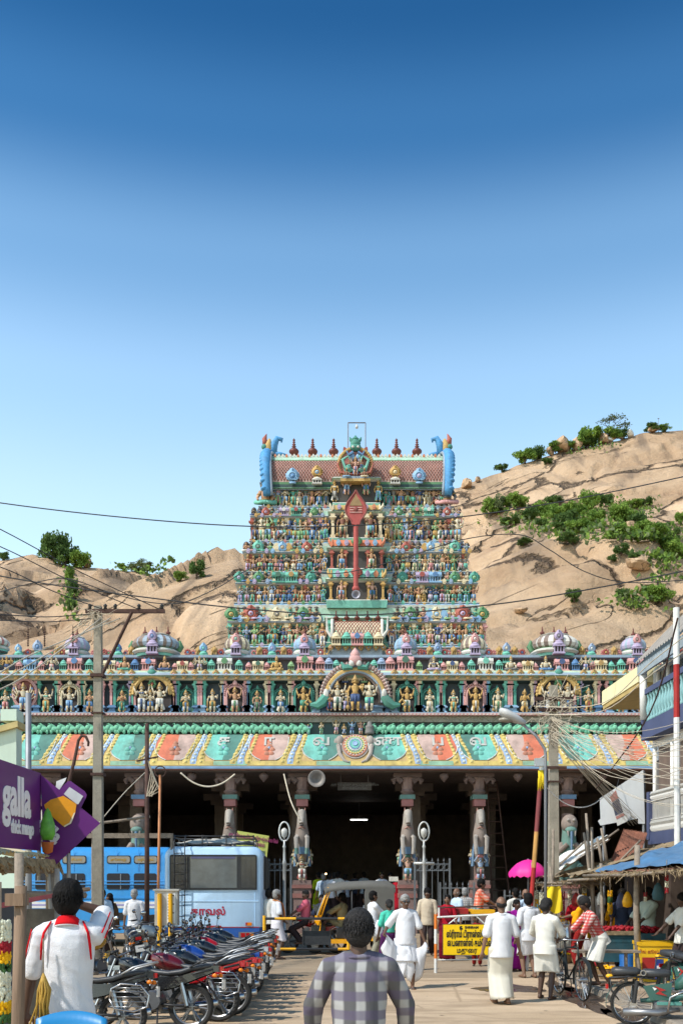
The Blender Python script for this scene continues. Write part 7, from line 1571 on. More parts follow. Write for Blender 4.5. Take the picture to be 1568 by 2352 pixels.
def make_bike(name,lab,grab='silver',guard=True,fairing=False):
    """a commuter motorcycle; rear axle above the origin, front towards +X"""
    t=thing(name,lab,'motorcycle');H=.305
    wheel(t,(0,0,H),TY,RM);wheel(t,(1.27,0,H),TY,RM)
    b=MB();b.tube([(.2,0,.36),(.28,0,.62),(.55,0,.68),(.95,0,.8)],.022,7).tube([(.95,0,.8),(.72,0,.38),(.45,0,.3),(.2,0,.36)],.022,7)
    for s_ in(-1,1):b.tube([(0,s_*.1,.305),(.45,s_*.1,.34)],.018,6).tube([(.28,s_*.09,.64),(-.12,s_*.1,.76),(-.3,s_*.08,.8)],.016,6)
    b.build('frame',m_plast,t,smooth='all')
    b=MB()
    for s_ in(-1,1):b.tube([(1.27,s_*.085,H),(1.12,s_*.085,.66),(1.02,s_*.085,.93)],[.024,.022,.02],8)
    b.bx(.96,1.12,-.1,.1,.78,.84).build('fork',m_chr,t,smooth=40)
    for s_ in(-1,1):MB().tube([(.02,s_*.14,.32),(.1,s_*.14,.62)],[.03,.028],8).tube([(.04,s_*.14,.4),(.09,s_*.14,.58)],.038,8).build('shock_absorber',m_chr,t,smooth=40)
    b=MB();rings=[]
    for x,w_,z0,z1 in((.50,.07,.70,.80),(.56,.105,.68,.86),(.70,.135,.68,.93),(.86,.14,.72,.96),(.97,.10,.78,.95),(1.02,.05,.82,.9)):
        rings.append([(x,w_*math.copysign(abs(math.cos(a))**.8,math.cos(a)),(z0+z1)/2+(z1-z0)/2*math.copysign(abs(math.sin(a))**.8,math.sin(a)))for a in[2*math.pi*q/14 for q in range(14)]])
    tk=b.loft(rings,cap=True).build('fuel_tank',m_bpaint,t,smooth=60);MB().lathe([(.035,0),(.035,.015),(.02,.02)],10,c=(.78,0,.945)).build('filler_cap',m_chr,tk,smooth=40)
    b=MB();rings=[]
    for x,w_,z0,h_ in((.56,.08,.76,.05),(.48,.115,.72,.075),(.3,.13,.70,.08),(.12,.135,.72,.085),(-.02,.125,.77,.085),(-.2,.11,.80,.08),(-.3,.06,.83,.05)):
        rings.append([(x,w_*math.copysign(abs(math.cos(a))**.6,math.cos(a)),z0+h_/2+h_/2*math.copysign(abs(math.sin(a))**.7,math.sin(a)))for a in[2*math.pi*q/14 for q in range(14)]])
    b.loft(rings,cap=True).build('seat',m_seat,t,smooth=60)
    b=MB()
    for s_ in(-1,1):b.loft([[(.42,s_*.12,.7),(.42,s_*.12,.52),(.4,s_*.09,.5),(.4,s_*.09,.7)],[(.16,s_*.13,.7),(.2,s_*.13,.56),(.2,s_*.1,.56),(.16,s_*.1,.7)],[(-.3,s_*.085,.84),(-.3,s_*.085,.76),(-.3,s_*.06,.76),(-.3,s_*.06,.84)]],cap=True)
    b.bx(-.38,-.28,-.075,.075,.77,.85).build('tail_cowl',m_bpaint,t,smooth=40)
    b=MB();b.bx(-.42,-.379,-.055,.055,.775,.835).build('tail_light',m_tail,t)
    for s_ in(-1,1):MB().tube([(-.33,s_*.07,.72),(-.34,s_*.15,.72)],.01,5).ell((-.35,s_*.17,.72),(.035,.028,.028),8,5).build('indicator',m_amber,t,smooth='all')
    b=MB();b.loft([[(-.22-.36*math.sin(a)*.35-.0,y,H+.37*math.cos(a)*.9+.05)for y in(-.07,-.04,.04,.07)]for a in(-.5,0,.5,.9)],closed=False)
    b.loft([[(.36*-math.cos(a)*1.0,y,H+.36*math.sin(a))for y in(-.075,-.05,.05,.075)]for a in(.25,.6,1.0,1.4,1.8,2.1)],closed=False);b.build('rear_mudguard',m_plast,t,smooth='all')
    b=MB();b.loft([[(1.27+.335*math.cos(a),y,H+.335*math.sin(a))for y in(-.06,-.035,.035,.06)]for a in(.5,.9,1.3,1.7,2.1,2.5)],closed=False);b.build('front_mudguard',m_bpaint,t,smooth='all')
    MB().bx(-.44,-.43,-.09,.09,.54,.67).build('number_plate',m_wht,t)
    b=MB();b.m(0).bx(.42,.82,-.13,.13,.3,.44).lathe([(.12,-.16),(.14,-.1),(.14,.1),(.12,.16)],14,c=(0,0,0));b.v=[(x,y,z)if i<8 else(x+.5,z,y+.38)for i,(x,y,z)in enumerate(b.v)]
    for k in range(6):b.bx(.68,.84,-.1,.1,.46+k*.035,.48+k*.035)
    b.bx(.72,.8,-.06,.06,.44,.68);b.build('engine',m_alloy,t,smooth=40)
    b=MB();b.tube([(.84,-.08,.5),(.9,-.13,.34),(.7,-.15,.24),(.35,-.17,.26)],.02,7).tube([(.35,-.17,.26),(.1,-.19,.3),(-.32,-.2,.36)],[.03,.05,.048],9);b.build('exhaust',m_chr,t,smooth='all')
    b=MB();b.tube([(.98,-.36,1.0),(.93,-.26,1.04),(1.0,-.1,.99),(1.02,0,.97),(1.0,.1,.99),(.93,.26,1.04),(.98,.36,1.0)],.012,7);hb=b.build('handlebar',m_chr,t,smooth='all')
    for s_ in(-1,1):MB().tube([(.94,s_*.27,1.035),(.97,s_*.4,1.0)],.02,8).tube([(1.0,s_*.25,1.03),(1.06,s_*.4,1.0)],.007,5).build('grip',m_plast,hb,smooth='all')
    for s_ in(-1,1):
        mo=MB().tube([(.96,s_*.23,1.04),(.98,s_*.3,1.17)],.007,5).ell((.98,s_*.34,1.22),(.022,.065,.045),10,6).build('mirror',m_plast,t,smooth='all');MB().ell((.965,s_*.34,1.22),(.012,.055,.036),10,5).build('mirror_glass',m_mirror,mo,smooth='all')
    b=MB();
    if fairing:
        b.loft([[(1.0+dx,w_*math.sin(a),z+.0*a)for a in(-1.4,-.8,0,.8,1.4)]for dx,w_,z in((.02,.15,.82),(.14,.16,.9),(.12,.15,1.0),(.02,.11,1.12))],closed=False);b.ell((1.12,0,.9),(.08,.11,.09),10,6);b.build('fairing',m_plast,t,smooth='all')
    else:b.lathe([(.04,-.1),(.09,-.04),(.1,.0),(.095,.02)],14);b.v=[(z+1.1,x,y+.88)for x,y,z in b.v];b.build('headlight_shell',m_plast,t,smooth='all')
    hl=MB().ell((1.13,0,.88),(.03,.085,.085),12,6).build('headlight',m_mirror,t,smooth='all')
    b=MB()
    for s_ in(-1,1):b.tube([(.0,s_*.135,.82),(-.14,s_*.14,.9),(-.36,s_*.1,.96),(-.42,s_*.02,.97)],[.010,.014,.014,.013]if grab=='silver' else .011,7)
    b.build('grab_rail',m_chr if grab=='chrome' else mat('silver_plastic',(.5,.5,.51),rough=.4,metal=.5)if grab=='silver' else m_plast,t,smooth='all')
    if guard:
        b=MB();y=.24;oc=[(.12,.52),(.1,.64),(-.02,.7),(-.26,.68),(-.36,.56),(-.34,.42),(-.18,.36),(.06,.4),(.12,.52)];b.tube([(x,y,z)for x,z in oc],.011,6)
        for z in(.42,.48,.54,.6,.65):b.tube([(.09,y,z),(-.33,y,z)],.006,5)
        b.tube([(.1,y,.6),(.1,.12,.64)],.01,5).tube([(-.2,y,.69),(-.2,.11,.74)],.01,5);b.build('saree_guard',m_chr,t,smooth='all')
    b=MB().tube([(.42,.12,.3),(.38,.26,.02)],.012,6).tube([(.55,-.26,.3),(.55,.26,.3)],.014,7);b.build('stand',m_plast,t)
    return t
BC=dict(black=(.012,.012,.014),red=srgb('a5161c'),blue=srgb('1b3f8a'),silver=(.35,.36,.37),maroon=srgb('5a1018'),teal=srgb('2a6a5a'),gold=srgb('b98a20'))
protos=[make_bike('motorcycle','x','silver',True),make_bike('motorcycle','x','chrome',True,True),make_bike('motorcycle','x','black',False)]
proto_used=[False]*3
def bike(k,x,y,rz,c_tank,c_tail,lab,lean=.14,group='motorcycles parked in a row',c_seat=None):
    o=protos[k]if not proto_used[k]else copy_tree(protos[k]);proto_used[k]=True
    o.location=(x,y,.004);o.rotation_euler=(lean if abs(rz-math.pi)<1.2 else-lean,0,rz);o['label']=lab;o['group']=group
    for ch in o.children:
        if ch.name.split('.')[0]in('fuel_tank','front_mudguard'):ch.color=(*BC[c_tank],1)
        if ch.name.split('.')[0]=='tail_cowl':ch.color=(*BC[c_tail],1)
    return o
ROW=[(0,-1.70,20.1,2.93,'black','black','farthest motorcycle of the row right next to the yellow barricade'),(2,-1.82,19.5,2.96,'maroon','maroon','dark red motorcycle second from the far end of the row'),(1,-1.68,18.95,2.98,'black','black','black faired motorcycle third from the far end'),(0,-1.78,18.4,3.0,'black','black','plain black motorcycle fourth from the far end'),(0,-1.66,17.85,3.0,'red','black','red tanked motorcycle in the middle of the row'),
       (2,-1.78,17.3,3.0,'black','black','black motorcycle without saree guard left of the row middle'),(0,-1.60,16.75,3.02,'black','silver','motorcycle with silver tail and white grab rail near the row middle'),(2,-1.74,16.2,3.03,'black','red','black motorcycle with red tail sixth from the near end'),(1,-1.62,15.65,3.0,'blue','blue','blue faired motorcycle fifth from the near end'),(0,-1.72,15.1,3.04,'black','black','black motorcycle with wire saree guard fourth from the near end'),(2,-1.6,14.55,3.02,'black','red','black motorcycle with red tail cowl third from the near end'),(0,-1.74,13.95,3.04,'maroon','red','motorcycle with red tail light and white grab rail second from the near end'),(2,-1.98,13.2,3.06,'black','black','nearest motorcycle with long black seat behind the polo shirt man'),(0,-2.75,12.3,3.1,'teal','black','motorcycle mostly hidden behind the polo shirt man')]
for i,(k,x,y,rz,c1,c2,lab)in enumerate(ROW):bike(k,x+rnd.uniform(-.06,.06),y,rz+rnd.uniform(-.07,.07),c1,c2,lab,lean=rnd.uniform(.09,.17))
for i,(k,x,y,rz,c1,c2,lab)in enumerate(((0,-4.05,20.2,1.9,'black','black','motorcycle standing at the head of the row left of the police bus'),(1,-4.6,17.6,1.3,'gold','black','gold tanked motorcycle facing away behind the parked row'),(2,-3.7,21.6,2.5,'silver','silver','silver motorcycle just behind the police bus corner'),(0,-4.9,10.2,1.2,'teal','teal','green motorcycle parked beside the flower stall'))):bike(k,x,y,rz,c1,c2,lab,group='other parked motorcycles')
bike(0,-.15,26.3,3.1,'red','red','red motorcycle carrying two riders beside the auto rickshaw',lean=0.0,group='other parked motorcycles')
for o in[q for q in bpy.data.objects if q.get('label')and 'green motorcycle parked' in q['label']]:
    me=text_mesh('5225',size=.09,extrude=.002,bold=.003);me.materials.clear();me.materials.append(m_ink);obj('lettering',me,o,loc=(-.447,0,.6),rot=(R(90),0,R(-90)))
# ---- moped at the right front
def make_moped(lab,loc,rz):
    t=thing('moped',lab,'moped',loc=loc,rz=rz);g=paint('moped_green','2f5a52');H=.30
    wheel(t,(0,0,H),TYs,RMs);wheel(t,(1.15,0,H),TYs,RMs)
    b=MB();b.tube([(.1,0,.34),(.45,0,.36),(.75,0,.42),(.95,0,.86)],[.03,.05,.05,.035],8).build('frame',g,t,smooth='all')
    b=MB()
    for s_ in(-1,1):b.tube([(1.15,s_*.07,H),(1.05,s_*.07,.6),(.96,s_*.06,.84)],.018,7)
    b.build('fork',m_chr,t,smooth='all')
    b=MB();rings=[[(x,w_*math.cos(a),z+h_*math.sin(a))for a in[2*math.pi*q/12 for q in range(12)]]for x,w_,z,h_ in((.55,.05,.55,.07),(.68,.085,.62,.12),(.82,.09,.7,.12),(.92,.05,.78,.08))];b.loft(rings,cap=True).build('fuel_tank',g,t,smooth='all')
    for x0,x1,z in((.12,.5,.72),(-.28,.1,.74)):
        b=MB();rings=[[(x,.115*k*math.copysign(abs(math.cos(a))**.5,math.cos(a)),z+.055*k*math.copysign(abs(math.sin(a))**.6,math.sin(a)))for a in[2*math.pi*q/14 for q in range(14)]]for x,k in((x0,.6),(x0+.04,1),(x1-.06,1),(x1,.55))];b.loft(rings,cap=True).build('seat',m_seat,t,smooth=60)
    b=MB();b.tube([(.35,0,.66),(.3,0,.4)],.03,7).tube([(-.1,-.1,.68),(.3,-.08,.64)],.012,6).tube([(-.1,.1,.68),(.3,.08,.64)],.012,6).build('seat_post',m_plast,t)
    b=MB();b.loft([[(.36*math.cos(a),y,H+.345*math.sin(a))for y in(-.055,-.03,.03,.055)]for a in(.4,.8,1.2,1.6,2.0,2.5,2.9,3.3)],closed=False);b.build('rear_mudguard',g,t,smooth='all');b=MB();b.loft([[(1.15+.345*math.cos(a),y,H+.345*math.sin(a))for y in(-.055,-.03,.03,.055)]for a in(.3,.8,1.2,1.6,2.0,2.5)],closed=False);b.build('front_mudguard',paint('moped_teal','4f8f86'),t,smooth='all')
    b=MB();b.loft([[(.12,-.11,.55),(.5,-.1,.6),(.48,-.1,.36),(.22,-.11,.36)],[(.12,-.09,.55),(.5,-.08,.6),(.48,-.08,.36),(.22,-.09,.36)]],cap=True);b.build('side_panel',g,t);MB().prism([(.26,.56),(.42,.5),(.34,.48),(.44,.42),(.28,.45),(.34,.49)],-.118,-.112).build('flash_mark',m_redp,t);MB().prism([(.24,.54),(.30,.52),(.27,.49)],-.12,-.116).build('white_mark',m_wht,t)
    MB().bx(.3,.62,-.13,.13,.3,.34).build('footboard',paint('moped_teal','4f8f86'),t);b=MB();b.lathe([(.1,-.1),(.13,-.06),(.13,.06),(.1,.1)],12);b.v=[(x+.38,z,y+.27)for x,y,z in b.v];b.bx(.45,.7,-.08,.08,.2,.29).build('engine',m_alloy,t,smooth=40)
    b=MB();b.tube([(.6,-.1,.24),(.3,-.16,.2),(-.15,-.17,.2)],[.025,.05,.055],9).build('exhaust',m_alloy,t,smooth='all')
    b=MB();b.tube([(.42,-.24,.22),(.45,-.26,.42),(.62,-.25,.5),(.85,-.22,.48),(.92,-.2,.3),(.86,-.2,.18)],.016,7).tube([(.45,-.26,.42),(.5,0,.4),(.45,.26,.42)],.014,6).tube([(.42,.24,.22),(.45,.26,.42),(.62,.25,.5),(.85,.22,.48)],.016,7).build('crash_guard',m_chr,t,smooth='all')
    b=MB();b.tube([(-.2,-.16,.36),(-.3,-.16,.5),(-.32,-.1,.72),(-.3,.1,.72),(-.3,.16,.5),(-.2,.16,.36)],.01,6).tube([(.05,-.13,.68),(-.32,-.13,.66),(-.36,0,.66),(-.32,.13,.66),(.05,.13,.68)],.012,6).build('carrier',m_plast,t,smooth='all');b=MB();torus(b,(.12,-.135,.73),.035,.009,12,5);b.build('seat_lock_ring',m_chr,t)
    [MB().tube([(0,y,.32),(.04,y,.62)],.028,8).build('shock_absorber',m_plast,t,smooth=40)for y in(-.12,.12)]
    b=MB();b.tube([(.86,-.32,1.02),(.88,-.2,1.03),(.95,-.06,.96),(.96,0,.92),(.95,.06,.96),(.88,.2,1.03),(.86,.32,1.02)],.012,7);hb=b.build('handlebar',m_chr,t,smooth='all')
    for s_ in(-1,1):MB().tube([(.87,s_*.22,1.03),(.85,s_*.36,1.02)],.02,8).build('grip',m_plast,hb,smooth='all')
    MB().tube([(.9,-.2,1.02),(.92,-.26,1.2)],.006,5).ell((.92,-.27,1.26),(.02,.06,.07),10,6).build('mirror',m_plast,t,smooth='all');MB().ell((1.05,0,.84),(.09,.09,.09),10,6).build('headlight',m_chr,t,smooth='all');MB().bx(-.36,-.33,-.05,.05,.5,.56).build('tail_light',m_tail,t)
    MB().ell((-.32,-.1,.68),(.05,.03,.03),8,5).build('yellow_rag',m_yel,t,smooth='all')
    return t
make_moped('green moped with two black seats parked at the lower right',(px(1452,13.6),13.6,.004),R(-9))
m2=make_moped('second moped behind the green one at the right edge',(5.15,15.4,.1),R(-75));m2['group']='mopeds'
# ---- bicycles
def make_cycle(lab,loc,rz,cans):
    t=thing('bicycle',lab,'bicycle',loc=loc,rz=rz,group='bicycles');H=.345;fr=mat('cycle_black',(.02,.025,.025),rough=.45,var=.2)
    wheel(t,(0,0,H),TYb,RMb);wheel(t,(1.1,0,H),TYb,RMb)
    b=MB();P_=dict(bb=(.45,0,.3),st=(.3,0,.82),hd=(.88,0,.86),hd2=(.92,0,.68),ra=(0,0,H),fa=(1.1,0,H))
    for a_,c_ in(('bb','st'),('st','hd'),('bb','hd2'),('hd','hd2')):b.tube([P_[a_],P_[c_]],.016,7)
    for s_ in(-1,1):
        for a_ in('bb','st'):b.tube([P_[a_],(0,s_*.06,H)],.01,6)
        b.tube([P_['hd2'],(1.1,s_*.05,H)],.012,6)
    b.build('frame',fr,t,smooth='all');MB().tube([(.3,0,.82),(.28,0,.93)],.013,6).ell((.26,0,.96),(.14,.08,.04),10,6).build('saddle',m_seat,t,smooth='all')
    MB().tube([(.88,0,.86),(.86,0,.98)],.013,6).tube([(.72,-.28,.95),(.84,-.22,.99),(.88,0,.98),(.84,.22,.99),(.72,.28,.95)],.011,7).build('handlebar',m_chr,t,smooth='all')
    b=MB().bx(-.3,.22,-.13,.13,.76,.78);b.tube([(-.28,-.1,.76),(0,-.07,H)],.008,5).tube([(-.28,.1,.76),(0,.07,H)],.008,5).build('carrier',m_plast,t);b=MB()
    for x in(0,1.1):b.loft([[(x+.38*math.cos(a),y,H+.38*math.sin(a))for y in(-.03,0,.03)]for a in[R(d)for d in(10,50,90,130,170,195)]],closed=False)
    b.build('mudguard',fr,t,smooth='all');MB().tube([(.45,-.12,.3),(.45,.12,.3)],.012,6).bx(.4,.5,-.2,-.12,.16,.18).bx(.4,.5,.12,.2,.42,.44).tube([(.45,-.1,.3),(.45,-.12,.17)],.008,5).tube([(.45,.1,.3),(.45,.12,.43)],.008,5).build('pedal',m_plast,t)
    MB().tube([(.3,.1,.3),(.2,.16,.01)],.01,6).build('stand',m_plast,t)
    return t
cy=make_cycle('black bicycle with milk cans held by the man in the rolled dhoti',(px(1294,16.9),17.3,.002),R(-82),True)
make_cycle('bicycle standing behind the man in the long dhoti',(px(1165,21.6),21.8,.002),R(20),False)
for k,(x,y,lab)in enumerate(((1288,17.2,'steel milk can hung on the bicycle near the man'),(1300,17.35,'second steel milk can on the bicycle'))):
    o=thing('milk_can',lab,'milk can',loc=(px(x,y),y,.78),group='milk cans');MB().lathe([(.075,0),(.08,.02),(.08,.3),(.055,.34),(.055,.38)],14).build('body',m_chr,o,smooth=40);MB().lathe([(.062,.375),(.065,.41),(.02,.43),(.0,.43)],14).build('lid',m_chr,o,smooth=40);MB().tube([(-.07,0,.32),(-.05,0,.46),(.05,0,.46),(.07,0,.32)],.006,5).build('handle',m_chr,o)
# ---- police bus, seen from behind
pb=thing('police_bus','pale blue police bus seen from behind in front of the temple hall','bus',loc=(px(491.5,25),25,0),rz=R(3.4));m_pb=paint('police_blue','b2d0ea',var=.08,grime=.2);m_pd=paint('police_dark_blue','1f55a0');Wd=1.235;Zp=lambda y:pz(y,25)
zt,zb,zs=Zp(1944),.38,Zp(2130)
def rrect(w_,z0,z1,rt,n=6,y=0):
    pts=[(-w_,y,z0),(w_,y,z0)]
    for k in range(n+1):a=math.pi/2*k/n;pts.append((w_-rt+rt*math.cos(a),y,z1-rt+rt*math.sin(a)))
    for k in range(n+1):a=math.pi/2+math.pi/2*k/n;pts.append((-w_+rt+rt*math.cos(a),y,z1-rt+rt*math.sin(a)))
    return pts
b=MB();b.loft([rrect(Wd-.09,zs,zt-.09,.22,y=0),rrect(Wd-.03,zs,zt-.03,.24,y=.05),rrect(Wd,zs,zt,.26,y=.14),rrect(Wd,zs,zt,.26,y=7.4),rrect(Wd-.15,zs,zt-.15,.26,y=7.55)],cap=True);b.build('body',m_pb,pb,smooth=50)
b=MB();b.loft([rrect(Wd-.1,zb,zs-.012,.02,y=.0),rrect(Wd,zb,zs-.012,.02,y=.1),rrect(Wd,zb,zs-.012,.02,y=7.4)],cap=True);b.build('skirt',m_pd,pb);MB().bx(-Wd+.1,Wd-.1,-.006,.0,zs-.01,zs+.012).build('red_line',m_redp,pb)
xx=lambda x:px(x,25)-pb.location.x
zw0,zw1=Zp(2044),Zp(1963)
b=MB();b.loft([rrect((xx(590)-xx(391))/2,zw0,zw1,.06,y=-.03),rrect((xx(590)-xx(391))/2,zw0,zw1,.06,y=.03)],cap=True);wn=b.build('rear_window',m_plast,pb,loc=((xx(590)+xx(391))/2,0,0),smooth=40)
for x0,x1 in((394,431),(437,544),(553,587)):MB().bx(xx(x0)-wn.location.x,xx(x1)-wn.location.x,-.036,-.031,zw0+.05,zw1-.05).build('pane',mat('bus_glass_pale' if x0==437 else 'bus_glass',(.11,.13,.14)if x0==437 else(.05,.06,.07),rough=.12,var=.45,scale=1.6,spec=.6),wn)
gb=MB()
for x0,x1 in((394,431),(553,587)):
    for k in range(13):q=xx(x0)+(xx(x1)-xx(x0))*k/12-wn.location.x;gb.tube([(q,-.04,zw0+.05),(q,-.04,zw1-.05)],.004,4)
gb.build('window_mesh',m_plast,wn,kind='stuff')
for z in(.25,.5,.75):MB().tube([(xx(394)-wn.location.x,-.042,zw0+(zw1-zw0)*z),(xx(431)-wn.location.x,-.042,zw0+(zw1-zw0)*z)],.008,5).build('window_bar',m_plast,wn)
me=text_mesh('காவல்',size=.25,extrude=.004,bold=.009);me.materials.clear();me.materials.append(paint('police_red','a8183a'));obj('lettering',me,pb,loc=(xx(478),-.006,Zp(2095-2)),rot=(R(90),0,0))
MB().bx(-Wd+.12,Wd-.12,-.012,.0,Zp(2071),Zp(2069)).build('seam',m_pb,pb)
lt=[c for c in pb.children if c.name.startswith('lettering')][0];lt.location.z=Zp(1800*.98+1258/3.733*.98)
for x0,x1,y0,y1,m_,nm in((475,508,2130,2126,m_redp,'reflector'),(564,575,2126,2119,m_redp,'reflector'),(568,578,2126,2119,m_amber,'indicator'),(548,584,2155,2141,m_alloy,'lamp_housing'),(474,506,2158,2136,m_wht,'number_plate')):MB().bx(xx(x0),xx(x1),-.03 if nm!='indicator' else-.034,.06,Zp(y0),Zp(y1)).build(nm,m_,pb)
for x0,x1,m_ in((553,563,m_tail),(565,573,m_tail),(574,582,m_amber)):MB().bx(xx(x0),xx(x1),-.04,-.031,Zp(2153),Zp(2143)).build('tail_light',m_,pb)
for x0,x1 in((400,432),):MB().bx(xx(x0),xx(x1),-.03,.06,Zp(2155),Zp(2141)).build('lamp_housing',m_alloy,pb)
lettering('59',m_ink,pb,(xx(497),-.032,Zp(2142)),size=.13,extrude=.002);lettering('4',m_ink,pb,(xx(501),-.032,Zp(2152)),size=.13,extrude=.002)
[MB().bx(xx(x)-.006,xx(x)+.006,-.01,.0,Zp(2128),Zp(2050)).build('seam',m_pb,pb)for x in(400,586)]
MB().bx(xx(440),xx(540),-.045,-.04,zw1-.1,zw1-.05).build('sun_strip',mat('sun_strip',(.10,.10,.2)),pb)
MB().tube([(-Wd+.05,-.1,zb+.05),(Wd-.05,-.1,zb+.05)],.05,8).build('bumper',m_pd,pb,smooth='all')
b=MB()
for x in(402,426):b.tube([(xx(x),-.1,Zp(2140)),(xx(x),-.1,Zp(1935)),(xx(x),.12,Zp(1918))],.014,6)
for k in range(8):b.tube([(xx(402),-.1,Zp(2128-k*24)),(xx(426),-.1,Zp(2128-k*24))],.011,5)
b.build('ladder',m_plast,pb,smooth='all')
b=MB();zr=Zp(1920)
for y in(.15,2.2,4.2):b.tube([(-Wd+.15,y,zr),(Wd-.25,y,zr)],.018,6).tube([(-Wd+.15,y,zt+.06),(Wd-.25,y,zt+.06)],.016,6)
for x in(-Wd+.15,-.3,.3,Wd-.25):
    b.tube([(x,.15,zr),(x,4.2,zr)],.016,6)
    for y in(.15,2.2,4.2):b.tube([(x,y,zt-.05),(x,y,zr+.03)],.016,6)
b.build('roof_rack',m_plast,pb,smooth='all')
b=MB();cloth(b,(-1.0,.3,zt+.1),(1.0,.3,zt+.1),(-1.0,2.4,zt+.12),(1.0,2.4,zt+.12),14,10,.1,-.1,41);b.build('roof_load',mat('canvas_load',(.45,.42,.36),rough=.9,var=.4,scale=4),pb,smooth='all')
for s_ in(-1,1):
    b=MB().bx(s_*Wd-.01,s_*Wd+.012,.5,6.9,Zp(2044),Zp(1966));b.build('side_window',m_glass,pb)
    b=MB()
    for k in range(28):b.tube([(s_*(Wd+.03),.5+k*.24,Zp(2046)),(s_*(Wd+.03),.5+k*.24,Zp(1964))],.008,4)
    b.build('window_grille',m_plast,pb,kind='stuff')
    for y in(1.7,5.9):o=MB();o.lathe([(.0,-.12),(.44,-.12),(.47,-.06),(.47,.06),(.44,.12),(.0,.12)],22);o.v=[(z+s_*(Wd-.2),x+y,yy+.47)for x,yy,z in o.v];o.build('wheel',m_rub,pb,smooth=40)
# ---- blue city bus, broadside
Yc=28.6;cb_=thing('city_bus','bright blue city bus standing broadside behind the police bus','bus',loc=(px(300,Yc),Yc,0));m_cb=paint('city_blue','3f96d6',var=.12,grime=.25);Zc=lambda y:pz(y,Yc);x0,x1=px(-60,Yc)-cb_.location.x,px(389,Yc)-cb_.location.x;D_=2.35
def rr2(x,z0,z1,rt,n=5):
    pts=[(x,0,z0),(x,D_,z0)]
    for k in range(n+1):a=math.pi/2*k/n;pts.append((x,D_-rt+rt*math.cos(a),z1-rt+rt*math.sin(a)))
    for k in range(n+1):a=math.pi/2+math.pi/2*k/n;pts.append((x,rt+rt*math.cos(a),z1-rt+rt*math.sin(a)))
    return pts
b=MB();b.loft([rr2(x0,.4,Zc(1945),.3),rr2(x1-.1,.4,Zc(1945),.3),rr2(x1,.4,Zc(1952),.3)],cap=True);b.build('body',m_cb,cb_,smooth=50)
cxx=lambda x:px(x,Yc)-cb_.location.x
def panel(xa,xb,ya,yb,m_,nm,y=-.012,rr=.06,par=None):
    w_=(cxx(xb)-cxx(xa))/2;h_=(Zc(ya)-Zc(yb))/2;pts=[]
    for cx_,cz,a0 in((w_-rr,h_-rr,0),(-w_+rr,h_-rr,90),(-w_+rr,-h_+rr,180),(w_-rr,-h_+rr,270)):
        for k in range(5):a=R(a0+k*22.5);pts.append((cx_+rr*math.cos(a),cz+rr*math.sin(a)))
    q=MB().prism(pts,y,y+.03);return q.build(nm,m_,par or cb_,loc=((cxx(xa)+cxx(xb))/2,0,(Zc(ya)+Zc(yb))/2))
m_tan=mat('bus_tan',(.30,.265,.21),rough=.5,var=.15);m_bwin=mat('bus_inside',(.025,.025,.03),rough=.5);m_ylet=mat('bus_yellow_letter',srgb('d9a830'))
for k,xw in enumerate((20,82,144,246,308)):
    panel(xw,xw+55,1965,1984,m_plast,'header_frame',-.012);panel(xw+2,xw+53,1967,1982,m_tan,'header_panel',-.02)
    me=text_mesh(['மதுைர','திருப்பரங்குன்றம்','ெபரியார்','அரசு ேபாக்குவரத்து','ஊழியர் கழகம்'][k],size=.13,extrude=.002);wd=max(v.co.x for v in me.vertices)*2;me.materials.clear();me.materials.append(m_ylet);obj('lettering',me,cb_,loc=(cxx(xw+27),-.024,Zc(1974.5)),rot=(R(90),0,0),scale=(min(1,.46/wd),.7,1))
    wo=panel(xw,xw+52,2006,2043,m_bwin,'window',-.014);MB().bx(.06,.09,-.03,-.016,-.22,.22).build('mullion',m_steel,wo)
for y in(2024,2031):MB().tube([(x0,-.05,Zc(y)),(x1,-.05,Zc(y))],.014,6).build('window_bar',m_cb,cb_)
MB().bx(x0,x1,-.012,.0,Zc(2086),Zc(2071)).build('white_band',m_wht,cb_);MB().bx(x0,x1,-.016,-.0125,Zc(2080),Zc(2077)).build('lilac_line',mat('lilac_line',srgb('8f86c0')),cb_);MB().bx(x0,x1,-.02,.0,Zc(2064),Zc(2061)).build('rub_strip',m_cb,cb_);MB().bx(cxx(270),cxx(286),-.02,.0,Zc(2114),Zc(2096)).build('hatch',m_plast,cb_)
for k in range(9):MB().tube([(x0+.4+k*.62,-.006,Zc(1950)),(x0+.4+k*.62,-.006,Zc(2001))],.008,5).build('seam',m_cb,cb_)
for xq in(cxx(60),cxx(352)):o=MB();o.lathe([(.0,-.13),(.2,-.13),(.22,-.1),(.44,-.12),(.48,-.06),(.48,.06),(.44,.12),(.0,.12)],24);o.v=[(x+xq,z+.1,yy+.48)for x,yy,z in o.v];o.build('wheel',m_rub,cb_,smooth=40)
# ---- auto rickshaw
Ya=25.6;ar=thing('auto_rickshaw','yellow and black auto rickshaw with grey canvas hood facing left','auto rickshaw',loc=(px(800,Ya),Ya,0));Za=lambda y:pz(y,Ya);ax_=lambda x:px(x,Ya)-ar.location.x;m_ay=paint('auto_yellow','f0a60c',var=.08);m_canv=mat('hood_canvas',srgb('5f5d58'),rough=.8,var=.15,bump=.2,bscale=12)
b=MB();W2=1.2
def sec(x,y0,y1,z0,z1):return[(x,y0,z0),(x,y1,z0),(x,y1,z1),(x,y0,z1)]
